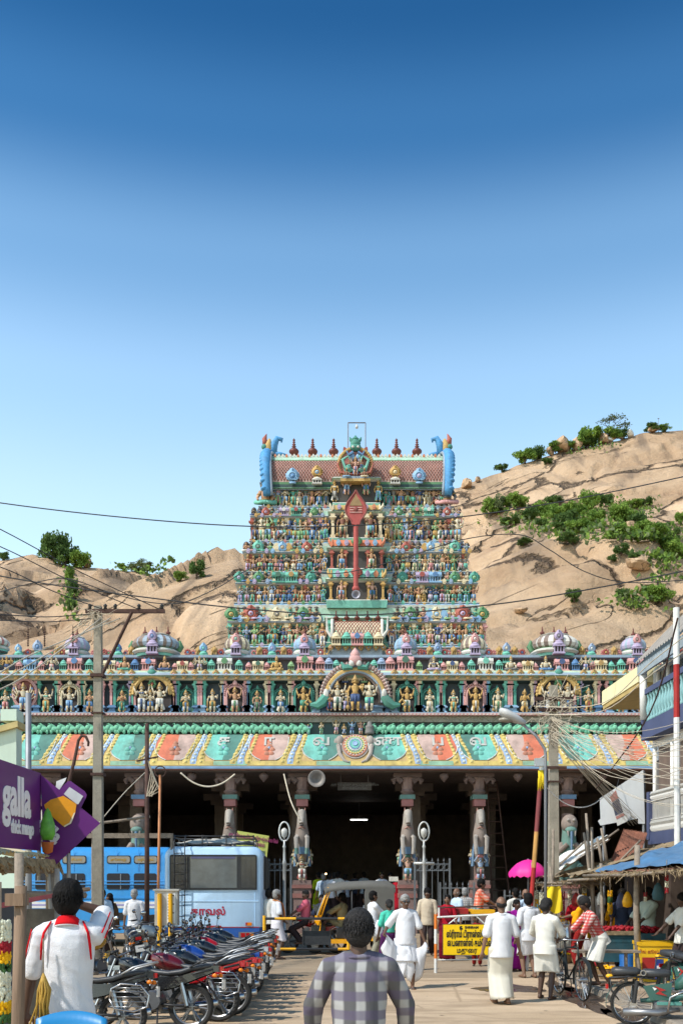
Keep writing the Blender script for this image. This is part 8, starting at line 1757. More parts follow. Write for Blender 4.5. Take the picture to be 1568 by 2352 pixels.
# hood: from the windscreen top over to the rear
hp=[(ax_(745),1.62,1.70),(ax_(752),1.58,1.80),(ax_(790),1.58,1.86),(ax_(850),1.60,1.89),(ax_(892),1.45,1.88),(ax_(908),1.2,1.78)]
rings=[[(x,.02,z0),(x,.0,z1-.1),(x,.12,z1),(x,W2/2,z1+.03),(x,W2-.12,z1),(x,W2,z1-.1),(x,W2-.02,z0)]for x,z0,z1 in[(x,z1-.18,z1)for x,z0,z1 in hp]]
b.loft(rings,closed=False).build('hood',m_canv,ar,smooth='all')
b=MB();xa,xb=ax_(838),ax_(908)
for y in(.0,W2-.02):b.bx(xa,xb-.06,y,y+.02,.82,1.72)
b.bx(xb-.06,xb-.03,.0,W2,.5,1.75).build('rear_curtain',m_canv,ar)
b=MB();b.loft([sec(ax_(823),.0,W2,.38,.82),sec(ax_(870),-.02,W2+.02,.36,.85),sec(ax_(908),.0,W2,.42,.8)],cap=True).build('rear_body',m_ay,ar);MB().bx(ax_(836),ax_(906),-.03,.0,.74,.84).build('black_band',m_plast,ar)
b=MB();b.bx(ax_(728),ax_(824),.02,W2-.02,.30,.40).build('floor',m_ay,ar)
b=MB();b.loft([[(ax_(716),.38,.35),(ax_(716),.82,.35),(ax_(722),.86,1.0),(ax_(722),.34,1.0)],[(ax_(733),.1,.32),(ax_(733),1.1,.32),(ax_(738),1.12,1.03),(ax_(738),.08,1.03)]],cap=True).build('front_apron',m_ay,ar)
MB().bx(ax_(715)-.01,ax_(736),.06,.1,.9,.94).build('apron_stripe',m_wht,ar);b=MB();b.loft([[(ax_(726),.1,1.02),(ax_(726),1.1,1.02),(ax_(750),1.08,1.72),(ax_(750),.12,1.72)],[(ax_(728),.1,1.02),(ax_(728),1.1,1.02),(ax_(752),1.08,1.72),(ax_(752),.12,1.72)]],cap=True).build('windscreen',mat('screen_glass',(.45,.48,.5),rough=.1,var=.1),ar)
for y in(.06,1.14):MB().tube([(ax_(731),y,1.0),(ax_(754),y,1.74)],.028,7).build('pillar',m_ay,ar,smooth='all');MB().tube([(ax_(738),y,1.0),(ax_(760),y,1.74)],.018,7).build('door_pillar',m_ay,ar,smooth='all');MB().tube([(ax_(808),y,.4),(ax_(808),y,1.74)],.02,7).build('door_pillar',m_plast,ar,smooth='all');MB().tube([(ax_(838),y,.8),(ax_(838),y,1.74)],.018,7).build('door_pillar',m_plast,ar,smooth='all');MB().tube([(ax_(808),y,1.05),(ax_(838),y,1.05)],.014,6).tube([(ax_(808),y,.9),(ax_(838),y,.9)],.014,6).build('side_bar',m_chr,ar)
MB().bx(ax_(826),ax_(862),.08,W2-.08,.5,.72).bx(ax_(858),ax_(866),.08,W2-.08,.72,1.2).build('passenger_seat',m_seat,ar);MB().bx(ax_(772),ax_(794),.35,.85,.42,.7).build('driver_seat',m_seat,ar)
def drum(par,x,y,R_,w_,nm='wheel'):
    o=MB();o.lathe([(.0,-w_),(R_*.55,-w_),(R_*.6,-w_*.7),(R_*.9,-w_),(R_,-w_*.5),(R_,w_*.5),(R_*.9,w_),(.0,w_)],20);o.v=[(a+x,c+y,bb+R_)for a,bb,c in o.v];wo=o.build(nm,m_rub,par,smooth=40);h=MB().lathe([(0,-w_-.01),(R_*.45,-w_-.01),(R_*.5,-w_+.01)],16);h.v=[(a+x,c+y,bb+R_)for a,bb,c in h.v];h.build('hub',m_alloy,wo,smooth=40)
drum(ar,ax_(722),.6,.22,.06);drum(ar,ax_(872),.1,.22,.06);drum(ar,ax_(872),1.1,.22,.06)
MB().tube([(ax_(722),.6,.24),(ax_(732),.6,.8)],.03,7).build('fork',m_plast,ar);b=MB();b.loft([[(ax_(722)+.27*math.cos(a),y,.22+.27*math.sin(a))for y in(.5,.54,.66,.7)]for a in(.3,.9,1.5,2.1,2.7)],closed=False).build('front_mudguard',m_ay,ar,smooth='all')
MB().lathe([(.03,-.06),(.08,0),(.085,.03),(0,.05)],12).build('headlight',m_chr,ar,loc=(ax_(714)-.02,.6,.88),rot=(0,R(-90),0));MB().tube([(ax_(752),.3,1.05),(ax_(752),.9,1.05)],.014,6).tube([(ax_(745),.6,.8),(ax_(752),.6,1.05)],.014,6).build('handlebar',m_plast,ar)
MB().bx(ax_(897),ax_(915),.2,W2-.2,1.9,2.02).build('roof_bundle',mat('bundle_cloth',(.55,.52,.45),var=.4,scale=8),ar)
bd=thing('black_board','black board hung on the barricade in front of the auto rickshaw','board',loc=(px(727,20.75),20.75,pz(2170,20.75)));MB().bx(-.3,.3,-.015,.015,0,.29).build('panel',mat('chalk_black',(.03,.032,.035),rough=.8,var=.4,scale=6),bd);MB().bx(-.3,-.27,-.03,.02,-.02,.32).bx(.27,.3,-.03,.02,-.02,.32).build('batten',m_plast,bd)
# ---------------------------------------------------------------- people
JOBS=[]  # (MB, voxel, smoothing, fold amplitude, name, materials, parent)
def cone(b,a,c,ra,rc,n=10):
    a,c=Vector(a),Vector(c);b.tube([a,a.lerp(c,.5),c],[ra,(ra+rc)/2,rc],n);b.ell(a,ra,n,6);b.ell(c,rc,n,6)
def ik(S,T,l1,l2,pole):
    S,T,pole=Vector(S),Vector(T),Vector(pole);d=T-S;L_=min(d.length,(l1+l2)*.999);d=d.normalized()if d.length>1e-6 else Vector((0,0,-1));T=S+d*L_
    a=(l1*l1-l2*l2+L_*L_)/(2*L_);h=math.sqrt(max(0,l1*l1-a*a));p=pole-d*pole.dot(d);p=p.normalized()if p.length>1e-6 else Vector((0,-1,0))
    return S+d*a+p*h,T
SK=dict(dark=(.075,.038,.024),brown=(.13,.065,.04),mid=(.19,.10,.062),light=(.25,.14,.09))
m_skins={k:mat('skin_'+k,v,rough=.5,var=.15,scale=6,spec=.4)for k,v in SK.items()}
m_hairb=mat('hair_black',(.008,.007,.007),rough=.75,spec=.15,var=.4,scale=30,bump=.6,bscale=90,stretch=(1,1,.2));m_hairg=mat('hair_grey',(.28,.27,.26),rough=.6,var=.5,scale=40,bump=.6,bscale=90);m_hairs=mat('hair_salted',(.028,.026,.026),rough=.75,spec=.15,var=.7,scale=60,bump=.6,bscale=90)
m_eye=mat('eye_white',(.6,.57,.53),rough=.3);m_pupil=mat('eye_dark',(.015,.012,.01),rough=.2);m_lip=mat('lip',(.12,.045,.04),rough=.5)
def fabric(name,c,**k):return mat(name,c,**{**dict(rough=.9,var=.08,scale=5,bump=.25,bscale=120,spec=.15),**k})
F_WHITE=fabric('cotton_white',(.66,.66,.69));F_CREAM=fabric('cotton_cream',(.62,.58,.49));F_OFF=fabric('cotton_off_white',(.68,.66,.60));F_BEIGE=fabric('cotton_beige',(.52,.43,.32));F_KHAKI=fabric('khaki',(.30,.235,.12));F_LBLUE=fabric('pale_blue_shirt',(.45,.56,.70));F_NAVY=fabric('navy_shirt',(.035,.045,.08));F_BRN=fabric('dark_trousers',(.045,.03,.03));F_OLIVE=fabric('olive_trousers',(.26,.24,.18));F_MINTS=fabric('pale_green_shirt',(.42,.50,.45));F_PINK=fabric('pink_shirt',srgb('d86a7c'));F_RED=fabric('red_saree',srgb('a01828'),var=.4,scale=14);F_MAR=fabric('maroon_saree',srgb('6e1426'),var=.5,scale=18);F_PURP=fabric('purple_saree',srgb('8a1682'),var=.3,scale=12);F_YELS=fabric('yellow_saree',srgb('e09a12'),var=.3,scale=10);F_TURQ=fabric('turquoise_blouse',srgb('4fc0a8'),var=.3,scale=12);F_BROWNS=fabric('brown_saree',srgb('6a4a2c'),var=.5,scale=16);F_BLKS=fabric('black_saree',(.06,.065,.06),var=.9,scale=30);F_GREYB=fabric('grey_blue_shirt',(.36,.42,.50));F_TEALS=fabric('teal_shirt',srgb('2f7f8a'));F_LIME=fabric('lime_saree',srgb('a9b81e'));F_REDP=fabric('patterned_red',srgb('8e2320'),var=.9,scale=35);F_SKY=fabric('sky_shirt',(.5,.62,.74))
def checks(name,base,c1,c2,sx,sz,w1=.5,w2=.5):
    """woven checks: two sets of bands, the darker where they cross"""
    m,t,b=newmat(name);L=t.links.new;N=t.nodes.new;tc=N('ShaderNodeTexCoord');sp=N('ShaderNodeSeparateXYZ')
    nz_=N('ShaderNodeTexNoise');nz_.inputs['Scale'].default_value=4;vm=N('ShaderNodeVectorMath');vm.operation='MULTIPLY_ADD';vm.inputs[1].default_value=(.03,.03,.03);L(tc.outputs['Object'],nz_.inputs['Vector']);L(nz_.outputs['Color'],vm.inputs[0]);L(tc.outputs['Object'],vm.inputs[2]);L(vm.outputs[0],sp.inputs[0])
    def band(sock,sc_,w_):
        a=N('ShaderNodeMath');a.operation='MULTIPLY';a.inputs[1].default_value=sc_;L(sock,a.inputs[0]);f_=N('ShaderNodeMath');f_.operation='FRACT';L(a.outputs[0],f_.inputs[0])
        p=N('ShaderNodeMath');p.operation='PINGPONG';p.inputs[1].default_value=.5;L(f_.outputs[0],p.inputs[0]);r_=N('ShaderNodeMapRange');r_.inputs[1].default_value=w_*.5-.05;r_.inputs[2].default_value=w_*.5+.05;L(p.outputs[0],r_.inputs[0]);return r_.outputs[0]
    m1=N('ShaderNodeMix');m1.data_type='RGBA';m1.inputs[6].default_value=(*base,1);m1.inputs[7].default_value=(*c1,1);f1=N('ShaderNodeMath');f1.operation='MULTIPLY';f1.inputs[1].default_value=.75;L(band(sp.outputs[0],sx,w1),f1.inputs[0]);L(f1.outputs[0],m1.inputs[0])
    m2=N('ShaderNodeMix');m2.data_type='RGBA';f2=N('ShaderNodeMath');f2.operation='MULTIPLY';f2.inputs[1].default_value=.7;L(band(sp.outputs[2],sz,w2),f2.inputs[0]);L(f2.outputs[0],m2.inputs[0]);L(m1.outputs[2],m2.inputs[6]);m2.inputs[7].default_value=(*c2,1)
    L(m2.outputs[2],b.inputs['Base Color']);b.inputs['Roughness'].default_value=.9;b.inputs['Specular IOR Level'].default_value=.15
    w_=N('ShaderNodeTexNoise');w_.inputs['Scale'].default_value=150;L(tc.outputs['Object'],w_.inputs['Vector']);bp=N('ShaderNodeBump');bp.inputs['Strength'].default_value=.2;bp.inputs['Distance'].default_value=.005;L(w_.outputs[0],bp.inputs['Height']);L(bp.outputs[0],b.inputs['Normal'])
    return m
F_PLAID=checks('plaid_grey',(.36,.355,.35),(.022,.02,.026),(.11,.09,.15),7.5,8.5,.42,.5);F_REDCH=checks('red_checks',(.62,.5,.46),srgb('b01a1a'),srgb('b8201c'),15,18,.55,.5);F_ORCH=checks('orange_checks',(.62,.42,.34),srgb('d8583a'),srgb('d05030'),15,12,.5,.5);F_TINYCH=checks('fine_checks',(.52,.5,.44),(.2,.22,.28),(.25,.22,.2),18,18,.4,.4);F_GRCH=checks('green_lungi',(.10,.16,.17),(.3,.36,.34),(.02,.05,.06),14,14,.5,.5)

def human(label,loc,rz,h=1.66,skin='brown',sex='m',shirt=None,sleeve='short',lower=None,lmat=None,hem=.80,hair='short',hmat=None,la=(-.1,0,.08),ra=(.1,0,.08),lh=(-.28,-.05,.80),rh=(.28,-.05,.80),lpole=(-.5,.6,0),rpole=(.5,.6,0),hip=None,lean=0.0,yaw=0.0,pitch=0.0,vox=.014,belly=0,group='people in the street',face=False,sandal=None,pallu=None,kneepole=(0,-1,0),foot_dir=None,hemz=None,cat='person',lfing=None,rfing=None):
    k=h/1.7;t=thing('person',label,cat,loc=loc,rz=rz,group=group,scale=k);b=MB()
    V=Vector;hz_=hip if hip is not None else .90
    hipc=V((0,0,hz_));Rl=Matrix.Rotation(lean,3,'X');U=lambda p:hipc+Rl@(V(p)-V((0,0,.90)))
    wsh=.175 if sex=='m' else .155
    # legs
    legs=[]
    for s_,an in((-1,la),(1,ra)):
        kn,an=ik((s_*.088,0,hz_-.02),an,.42,.42,kneepole);legs.append((V((s_*.088,0,hz_-.02)),kn,an))
        cone(b,legs[-1][0],kn,.082,.056);cone(b,kn,kn.lerp(an,.35),.056,.056);cone(b,kn.lerp(an,.35),an,.056,.036)
        fd=V(foot_dir)if foot_dir else V((s_*.12,-1,0)).normalized();fp=an+V((0,0,-.045))
        cone(b,fp+fd*-.03,fp+fd*.10,.036,.034);b.ell(fp+fd*.15+V((0,0,-.008)),(.045,.045,.026),9,5)
        for q in range(5):b.ell(fp+fd*(.185-.008*q)+V((s_*(.03-.016*q)*1,0,-.014)),(.011,.016,.011),6,4)
    # trunk
    for p,r_ in(((0,.01,.93),(.155,.115,.12)),((0,.0,1.06),(.14+belly*.3,.105+belly,.12)),((0,.0,1.22),(.158 if sex=='m' else .14,.115,.15)),((0,.01,1.36),(.15,.095,.09))):
        e=MB();e.ell((0,0,0),r_,14,8);c_=U(p);b.add([c_+Rl@V(v)for v in e.v],e.f)
    sh={}
    for s_ in(-1,1):sh[s_]=U((s_*wsh,.01,1.375));cone(b,U((s_*.045,.012,1.425)),sh[s_],.052,.055)
    hdir=(Rl@V((0,0,1))*.6+V((0,0,1))*.4).normalized();nb=U((0,.015,1.42));nt_=nb+hdir*.12+V((0,-.01,0));cone(b,nb,nt_,.058,.052)
    Rh=Matrix.Rotation(yaw,3,'Z')@Matrix.Rotation(pitch+lean*.35,3,'X');hc=nt_+hdir*.07+V((0,-.012,0));HD=lambda p:hc+Rh@V(p)
    def hel(p,r_,n=14,m=9,bb=b):
        e=MB();e.ell((0,0,0),r_,n,m);bb.add([HD(V(p)+V(v))for v in e.v],e.f)
    hel((0,.008,.03),(.080,.098,.104));hel((0,-.03,-.035),(.060,.062,.072));hel((0,-.055,-.085),(.032,.026,.024));hel((0,-.094,-.012),(.013,.02,.022),8,6);hel((0,-.085,.012),(.011,.014,.03),8,6)
    for s_ in(-1,1):hel((s_*.085,.012,.0),(.014,.026,.036),8,6);hel((s_*.035,-.06,-.02),(.028,.03,.028),8,6)
    hel((0,-.084,-.052),(.024,.012,.009),8,5)
    # arms and hands
    elb={};wr={}
    for s_,T,pole,fg in((-1,lh,lpole,lfing),(1,rh,rpole,rfing)):
        e,wv=ik(sh[s_],T,.285,.25,pole);elb[s_],wr[s_]=e,wv
        cone(b,sh[s_],e,.052 if sex=='m' else .045,.040);cone(b,e,e.lerp(wv,.3),.040,.038);cone(b,e.lerp(wv,.3),wv,.038,.026)
        d=V(fg).normalized()if fg else(wv-e).normalized();side=d.cross(V((0,1,0)));side=side.normalized()if side.length>.2 else V((1,0,0));nrm=d.cross(side).normalized()
        pc=wv+d*.05;cone(b,wv,pc,.026,.030,8);cone(b,pc+side*.018,pc+side*.018+d*.035,.017,.016,8);cone(b,pc-side*.018,pc-side*.018+d*.035,.017,.016,8)
        for q,(o_,ln)in enumerate(((.030,.062),(.011,.075),(-.010,.07),(-.029,.055))):
            f0=pc+side*o_+d*.04;f1=f0+d*ln*.5+nrm*.012;f2=f1+d*ln*.42+nrm*.03;b.tube([f0,f1,f2],[.0095,.0088,.007],7);b.ell(f2,.0075,6,4);b.ell(f1,.009,6,4)
        th0=pc-d*.02-side*.03*s_*(1 if s_ else 1);b.tube([th0,th0-side*.03*s_+d*.03+nrm*.01,th0-side*.035*s_+d*.065+nrm*.02],[.014,.012,.009],7)
    JOBS.append((b,vox,3,0,'body',[m_skins[skin]],t))
    ms=m_skins[skin]
    # shirt
    if shirt is not None:
        g=MB()
        for s_ in(-1,1):
            cone(g,U((s_*.05,.012,1.425)),sh[s_]+V((0,0,.004)),.062,.064)
            a,e,wv=sh[s_],elb[s_],wr[s_]
            if sleeve=='short':cone(g,a,a.lerp(e,.45),.063,.064);cone(g,a.lerp(e,.45),a.lerp(e,.85),.064,.066)
            elif sleeve=='rolled':cone(g,a,e,.068,.062);cone(g,e,e.lerp(wv,.22),.06,.058)
            else:cone(g,a,e,.066,.058);cone(g,e,e.lerp(wv,.9),.056,.042)
        w0=.172 if sex=='m' else .152;prof=[(1.465,.062,.058),(1.44,.10,.08),(1.39,w0*.88,.105),(1.33,w0*.98,.122),(1.25,w0*.98,.128),(1.13,w0*.91+belly*.25,.120+belly*.7),(1.02,w0*.87+belly*.4,.116+belly),(.95,w0*.89+belly*.4,.120+belly)]
        if hem<.92:prof+=[(.86,w0*.98+belly*.3,.130+belly*.8),(hem,w0*1.05+belly*.25,.138+belly*.6)]
        rr=[[U((w_*math.cos(a),.004+d_*math.sin(a),z))if z>.86 else hipc+V((w_*math.cos(a),d_*math.sin(a),z-.9))for a in[2*math.pi*q/24 for q in range(24)]]for z,w_,d_ in prof]
        g.loft(rr,cap=True);JOBS.append((g,vox,3,.005 if vox<.01 else .0038,'shirt',[shirt],t))
        # collar
        c0=nb+hdir*.022;cb2=MB();cb2.tube([c0+V((.072*math.cos(a),.07*math.sin(a),.012*math.sin(a)))for a in[R(-70)+R(320)*q/16 for q in range(17)]],.02,7,flat=.6);cb2.build('collar',shirt,t,smooth='all')
    # lower garment
    def legx(z):
        out=[]
        for H_,K_,A_ in legs:
            if z>K_.z and H_.z>K_.z+.02:f_=(H_.z-z)/(H_.z-K_.z);out.append(H_.lerp(K_,max(0,min(1,f_))))
            elif K_.z>A_.z+.02:f_=(K_.z-z)/(K_.z-A_.z);out.append(K_.lerp(A_,max(0,min(1,f_))))
            else:out.append(K_)
        return out
    if lower=='trousers':
        g=MB();e=MB();e.ell((0,0,0),(.145,.105,.11),14,8);g.add([U((0,.01,.93))+V(v)for v in e.v],e.f)
        for H_,K_,A_ in legs:cone(g,H_,K_,.078,.072);cone(g,K_,K_.lerp(A_,.93),.076,.062)
        JOBS.append((g,vox,3,.0035,'trousers',[lmat],t))
    elif lower in('long','half','saree'):
        z1={'long':.10,'half':.47,'saree':.05}[lower]if hemz is None else hemz;g=MB();rings=[];n=44;rs_=random.Random(sum(map(ord,label)));ph=[rs_.uniform(0,6)for _ in range(6)]
        for q in range(21):
            z=1.0-(1.0-z1)*q/20;f_=q/20;zz_=hz_+(z-.9)if z>.86 else z;l,r_=legx(zz_);c_=(l+r_)/2;hw=abs(r_.x-l.x)/2+(.075+.05*(1-f_)+(.035 if lower!='half' else .045)*f_);hd=abs(r_.y-l.y)/2+.085+.045*(1-f_)+.02*f_
            if zz_>hz_-.1:hw,hd=(max(hw,.16),max(hd,.122))if z<.95 else(.155,.115)
            if z>.88:c_=U((0,0,z));zz_=c_.z
            ring=[]
            for j in range(n):
                a=2*math.pi*j/n;fold=1+f_*(.035*math.sin(5*a+ph[0]+1.2*f_)+.03*math.sin(9*a+ph[1]-f_*2)+.02*math.sin(15*a+ph[2]))+.01*math.sin(3*a+z*14+ph[3])
                ring.append((c_.x+hw*fold*math.cos(a),c_.y+hd*fold*math.sin(a),zz_+(.02*math.sin(2*a+ph[4])*f_ if q==20 else 0)))
            rings.append(ring)
        g.loft(rings,cap=True);g.build({'long':'dhoti','half':'folded_dhoti','saree':'skirt'}[lower],lmat,t,smooth='all')
        if lower=='half':  # the turned-up layer round the waist
            f2=MB();f2.loft([[U((.182*math.cos(a)*w_,.142*math.sin(a)*w_,z))for a in[2*math.pi*j/28 for j in range(28)]]for z,w_ in((1.0,.95),(.97,.99),(.9,1.02),(.78,1.05))]);f2.build('waist_fold',lmat,t,smooth='all')
    if pallu is not None:  # the end of the saree over the left shoulder
        g=MB();pts=[U((.15,-.12,.95)),U((.05,-.15,1.1)),U((-.08,-.15,1.28)),U((-.13,-.06,1.43)),U((-.13,.06,1.43)),U((-.12,.14,1.25)),U((-.10,.16,1.0)),U((-.1,.17,.75))];rings=[]
        for q,p in enumerate(pts):wd=.09+.01*q;rings.append([p+V((wd*(j-2)/2,.012*math.sin(j*2.2+q),.015*math.cos(j*1.7)))for j in range(5)])
        g.loft(rings,closed=False);o=g.build('pallu',pallu,t,smooth='all');md=o.modifiers.new('thick','SOLIDIFY');md.thickness=.012;md.offset=1
    # hair
    hm=hmat or m_hairb;hb=MB()
    if hair=='short' or hair=='thick':
        g_=1.04 if hair=='short' else 1.12;hel((0,.018,.05),(.086*g_,.099*g_,.094*g_),bb=hb);hel((0,.045,-.01),(.082*g_,.07*g_,.09),bb=hb)
        for s_ in(-1,1):hel((s_*.058,.02,.02),(.024,.05,.05),bb=hb)
        hel((0,-.055,.093),(.05,.03,.026),bb=hb)
        if hair=='thick':
            rq=random.Random(3)
            for q in range(26):a=rq.uniform(0,6.28);z=rq.uniform(-.02,.13);hel((.06*math.cos(a),.02+.075*math.sin(a)*(1 if math.sin(a)>0 else .6),z),(.022,.022,.026),6,4,hb)
        JOBS.append((hb,max(.008,vox*.7),1,.004,'hair',[hm],t))
    elif hair=='bald':
        hel((0,.05,.0),(.08,.055,.05),bb=hb)
        for s_ in(-1,1):hel((s_*.066,.015,.01),(.016,.045,.04),bb=hb)
        JOBS.append((hb,max(.008,vox*.7),1,.003,'hair',[hm],t))
    elif hair in('bun','braid'):
        hel((0,.018,.048),(.087,.1,.094),bb=hb);hel((0,.05,.0),(.078,.06,.07),bb=hb)
        if hair=='bun':hel((0,.115,-.01),(.05,.045,.05),bb=hb)
        else:p0,p1,p2=HD((0,.1,-.03)),HD((0,.12,-.2)),HD((0,.12,-.45));cone(hb,p0,p1,.035,.03);cone(hb,p1,p2,.03,.016)
        JOBS.append((hb,max(.009,vox*.8),1,.003,'hair',[hm],t))
    if face:
        for s_ in(-1,1):
            e=MB();hel((s_*.031,-.079,.008),(.014,.009,.008),8,6,e);o=e.build('eye',m_eye,t,smooth='all');e=MB();hel((s_*.031,-.086,.008),(.006,.005,.006),7,5,e);e.build('pupil',m_pupil,o,smooth='all')
            e=MB();e.tube([HD((s_*.014,-.088,.027)),HD((s_*.032,-.09,.033)),HD((s_*.05,-.078,.028))],[.004,.0055,.003],5);e.build('eyebrow',hm,t,smooth='all')
        e=MB();hel((0,-.092,-.054),(.02,.007,.006),8,5,e);e.build('mouth',m_lip,t,smooth='all')
        if sex=='m' and face!='clean':e=MB();e.tube([HD((-.032,-.088,-.043)),HD((0,-.099,-.034)),HD((.032,-.088,-.043))],[.004,.008,.004],6);e.build('moustache',hm,t,smooth='all')
        if sex=='f':e=MB();hel((0,-.087,.04),(.005,.004,.005),7,5,e);e.build('bindi',m_redp,t,smooth='all')
    if sandal is not None:
        for H_,K_,A_ in legs:e=MB();fd=V(foot_dir)if foot_dir else V((0,-1,0));c_=A_+fd*.06+V((0,0,-.078));e.lathe([(0,0),(.052,.002),(.052,.016),(0,.018)],12,c=c_,sy=2.6);e.tube([c_+V((-.05,-.03,.01)),c_+V((0,-.05,.06)),c_+V((.05,-.03,.01))],.012,5);e.build('sandal',sandal,t,smooth=40)
    t['_pts']=[list(wr[-1]),list(wr[1]),list(nb),list(hc)]
    return t,dict(lw=wr[-1],rw=wr[1],nb=nb,hc=hc,U=U,HD=HD,hel=hel,sh=sh,elb=elb,legs=legs)
def gp(x,Y,z=0.0):return(px(x,Y),Y,z)
PI=math.pi
# -- near: the polo shirt man and the plaid shirt man, seen from behind
pf=thing('crate_platform','low wooden crate that the polo shirt man stands on','crate',loc=gp(158,6.65))
for q in range(5):MB().bx(-.45,.45,-.4+q*.16,-.4+q*.16+.14,.27,.30).build('slat',m_wood,pf)
MB().bx(-.43,.43,-.38,-.34,.0,.268).bx(-.43,.43,.34,.38,.0,.268).build('side_board',m_wood,pf)
t,J=human('man in a white polo shirt with red collar and stripes seen from behind',gp(158,6.65,.302),PI+.12,1.665,'dark',shirt=F_WHITE,lower='trousers',lmat=fabric('red_trousers',srgb('b3141c')),hem=.68,hair='thick',vox=.009,lh=(.02,-.19,1.60),lpole=(-1,-.35,-.2),rh=(.30,-.06,.83),rpole=(.6,.5,0),lfing=(.3,-.2,1),yaw=-.15)
m_pr=fabric('polo_red',srgb('c8141e'))
c0=J['nb']+Vector((0,.0,.02));b=MB();b.loft([[c0+Vector((r_*math.cos(a),r_*math.sin(a)*.95,z+.03*math.sin(a)))for a in[2*PI*q/24 for q in range(24)]]for r_,z in((.064,.045),(.072,.035),(.086,.005),(.096,-.012))]);o=b.build('red_collar',m_pr,t,smooth='all');md=o.modifiers.new('thick','SOLIDIFY');md.thickness=.008
b=MB();b.tube([c0+Vector((.098*math.cos(a),.098*math.sin(a)*.95,-.013+.03*math.sin(a)))for a in[2*PI*q/24 for q in range(25)]],.006,5,cap=False);b.build('collar_trim',F_WHITE,t,smooth='all')
for s_ in(-1,1):
    S,E=J['sh'][s_],J['elb'][s_];ax=(E-S).normalized();p0=J['U']((s_*.09,.04,1.46));seam=[J['U']((s_*.105,.06,1.475)),J['U']((s_*.145,.112,1.40)),J['U']((s_*.158,.125,1.32)),J['U']((s_*.165,.11,1.22))]
    b=MB();b.tube(seam,[.008,.011,.011,.007],6,flat=.7);b.build('armhole_stripe',m_pr,t,smooth='all')
    out=(Vector((s_,.3,.3))-ax*Vector((s_,.3,.3)).dot(ax)).normalized()
    for d in(-.022,.022):
        sd2=ax.cross(out);b=MB();b.tube([S+out*.075+sd2*d-ax*.03,S.lerp(E,.3)+out*.074+sd2*d,S.lerp(E,.8)+out*.069+sd2*d],.0055,5,flat=.6);b.build('sleeve_stripe',m_pr,t,smooth='all')
t2,J2=human('man in a grey and violet plaid shirt seen from behind close to the camera',gp(824,6.5),PI-.03,1.78,'dark',shirt=F_PLAID,sleeve='long',lower='trousers',lmat=F_BRN,hem=.78,hair='short',hmat=m_hairs,vox=.009,lh=(-.30,-.22,.92),rh=(.30,-.22,.92),lpole=(-1,.2,0),rpole=(1,.2,0),belly=.02)
def strands(t,J,n,m,seed,ln=.05):
    b=MB();r=random.Random(seed);HD=J['HD']
    for k in range(n):
        a=r.uniform(0,2*PI);z=r.uniform(-.35,1);rr=math.sqrt(max(0,1-z*z));p=Vector((.098*rr*math.cos(a),.016+.112*rr*math.sin(a),.038+.108*z))
        if p.y<-.05 and p.z<.07:continue
        nrm=Vector((rr*math.cos(a),rr*math.sin(a),z));d=(nrm*.14+Vector((r.gauss(0,.16),.2+r.gauss(0,.15),-.9))).normalized();sd=nrm.cross(d).normalized()*.004;l=ln*r.uniform(.5,1.2)
        p0=p-nrm*.006;p1=p0+d*l*.5+nrm*.008;p2=p0+d*l+nrm*.004;b.add([HD(p0-sd),HD(p0+sd),HD(p1+sd*.8),HD(p1-sd*.8),HD(p2)],[(0,1,2,3),(3,2,4)])
    b.build('hair_strands',m,t,kind='stuff')
strands(t,J,1500,m_hairb,4,.036);strands(t2,J2,1300,m_hairs,9,.036)
ch=thing('plastic_chair','blue plastic chair back below the polo shirt man','chair',loc=gp(155,6.0));m_bp=mat('chair_blue',srgb('1f78b0'),rough=.35,var=.08);zt=pz(2328,6.0)
b=MB();g=[]
for i in range(9):
    v=i/8;row=[]
    for j in range(13):u=-1+2*j/12;row.append((.235*u*(1-.1*v),.1*(1-u*u)*.5+.08*v,.46+(zt-.46)*v-.045*u*u*v))
    g.append(row)
b.loft(g,closed=False);o=b.build('backrest',m_bp,ch,smooth='all');md=o.modifiers.new('thick','SOLIDIFY');md.thickness=.02
MB().bx(-.23,.23,-.4,.06,.43,.455).build('seat',m_bp,ch)
for x,y in((-.2,-.37),(.2,-.37),(-.2,.05),(.2,.05)):MB().tube([(x*1.1,y*1.05,.0),(x,y,.43)],.022,7).build('leg',m_bp,ch)
# -- the man with sunglasses lifting his dhoti
t,J=human('grey haired man with sunglasses holding up his white dhoti as he walks forward',gp(930,18.1),.18,1.66,'brown',shirt=F_WHITE,lower='half',lmat=F_WHITE,hemz=.52,hem=.82,hair='short',hmat=m_hairg,vox=.011,la=(-.09,.22,.20),ra=(.10,-.16,.08),lh=(-.42,-.12,1.04),rh=(.36,-.12,.84),lpole=(-.2,.9,-.4),rpole=(.5,.8,0),belly=.05,face=True,sandal=m_plast,foot_dir=(0,-.9,-.3))
for s_ in(-1,1):b=MB();J['hel']((s_*.033,-.09,.006),(.03,.012,.02),10,6,b);b.build('sunglass_lens',m_glass,t,smooth='all')
b=MB();b.tube([J['HD']((-.075,0,.012)),J['HD']((-.06,-.085,.014)),J['HD']((0,-.1,.012)),J['HD']((.06,-.085,.014)),J['HD']((.075,0,.012))],.004,5);b.build('sunglass_frame',m_plast,t,smooth='all')
lw,rw=J['lw'],J['rw']
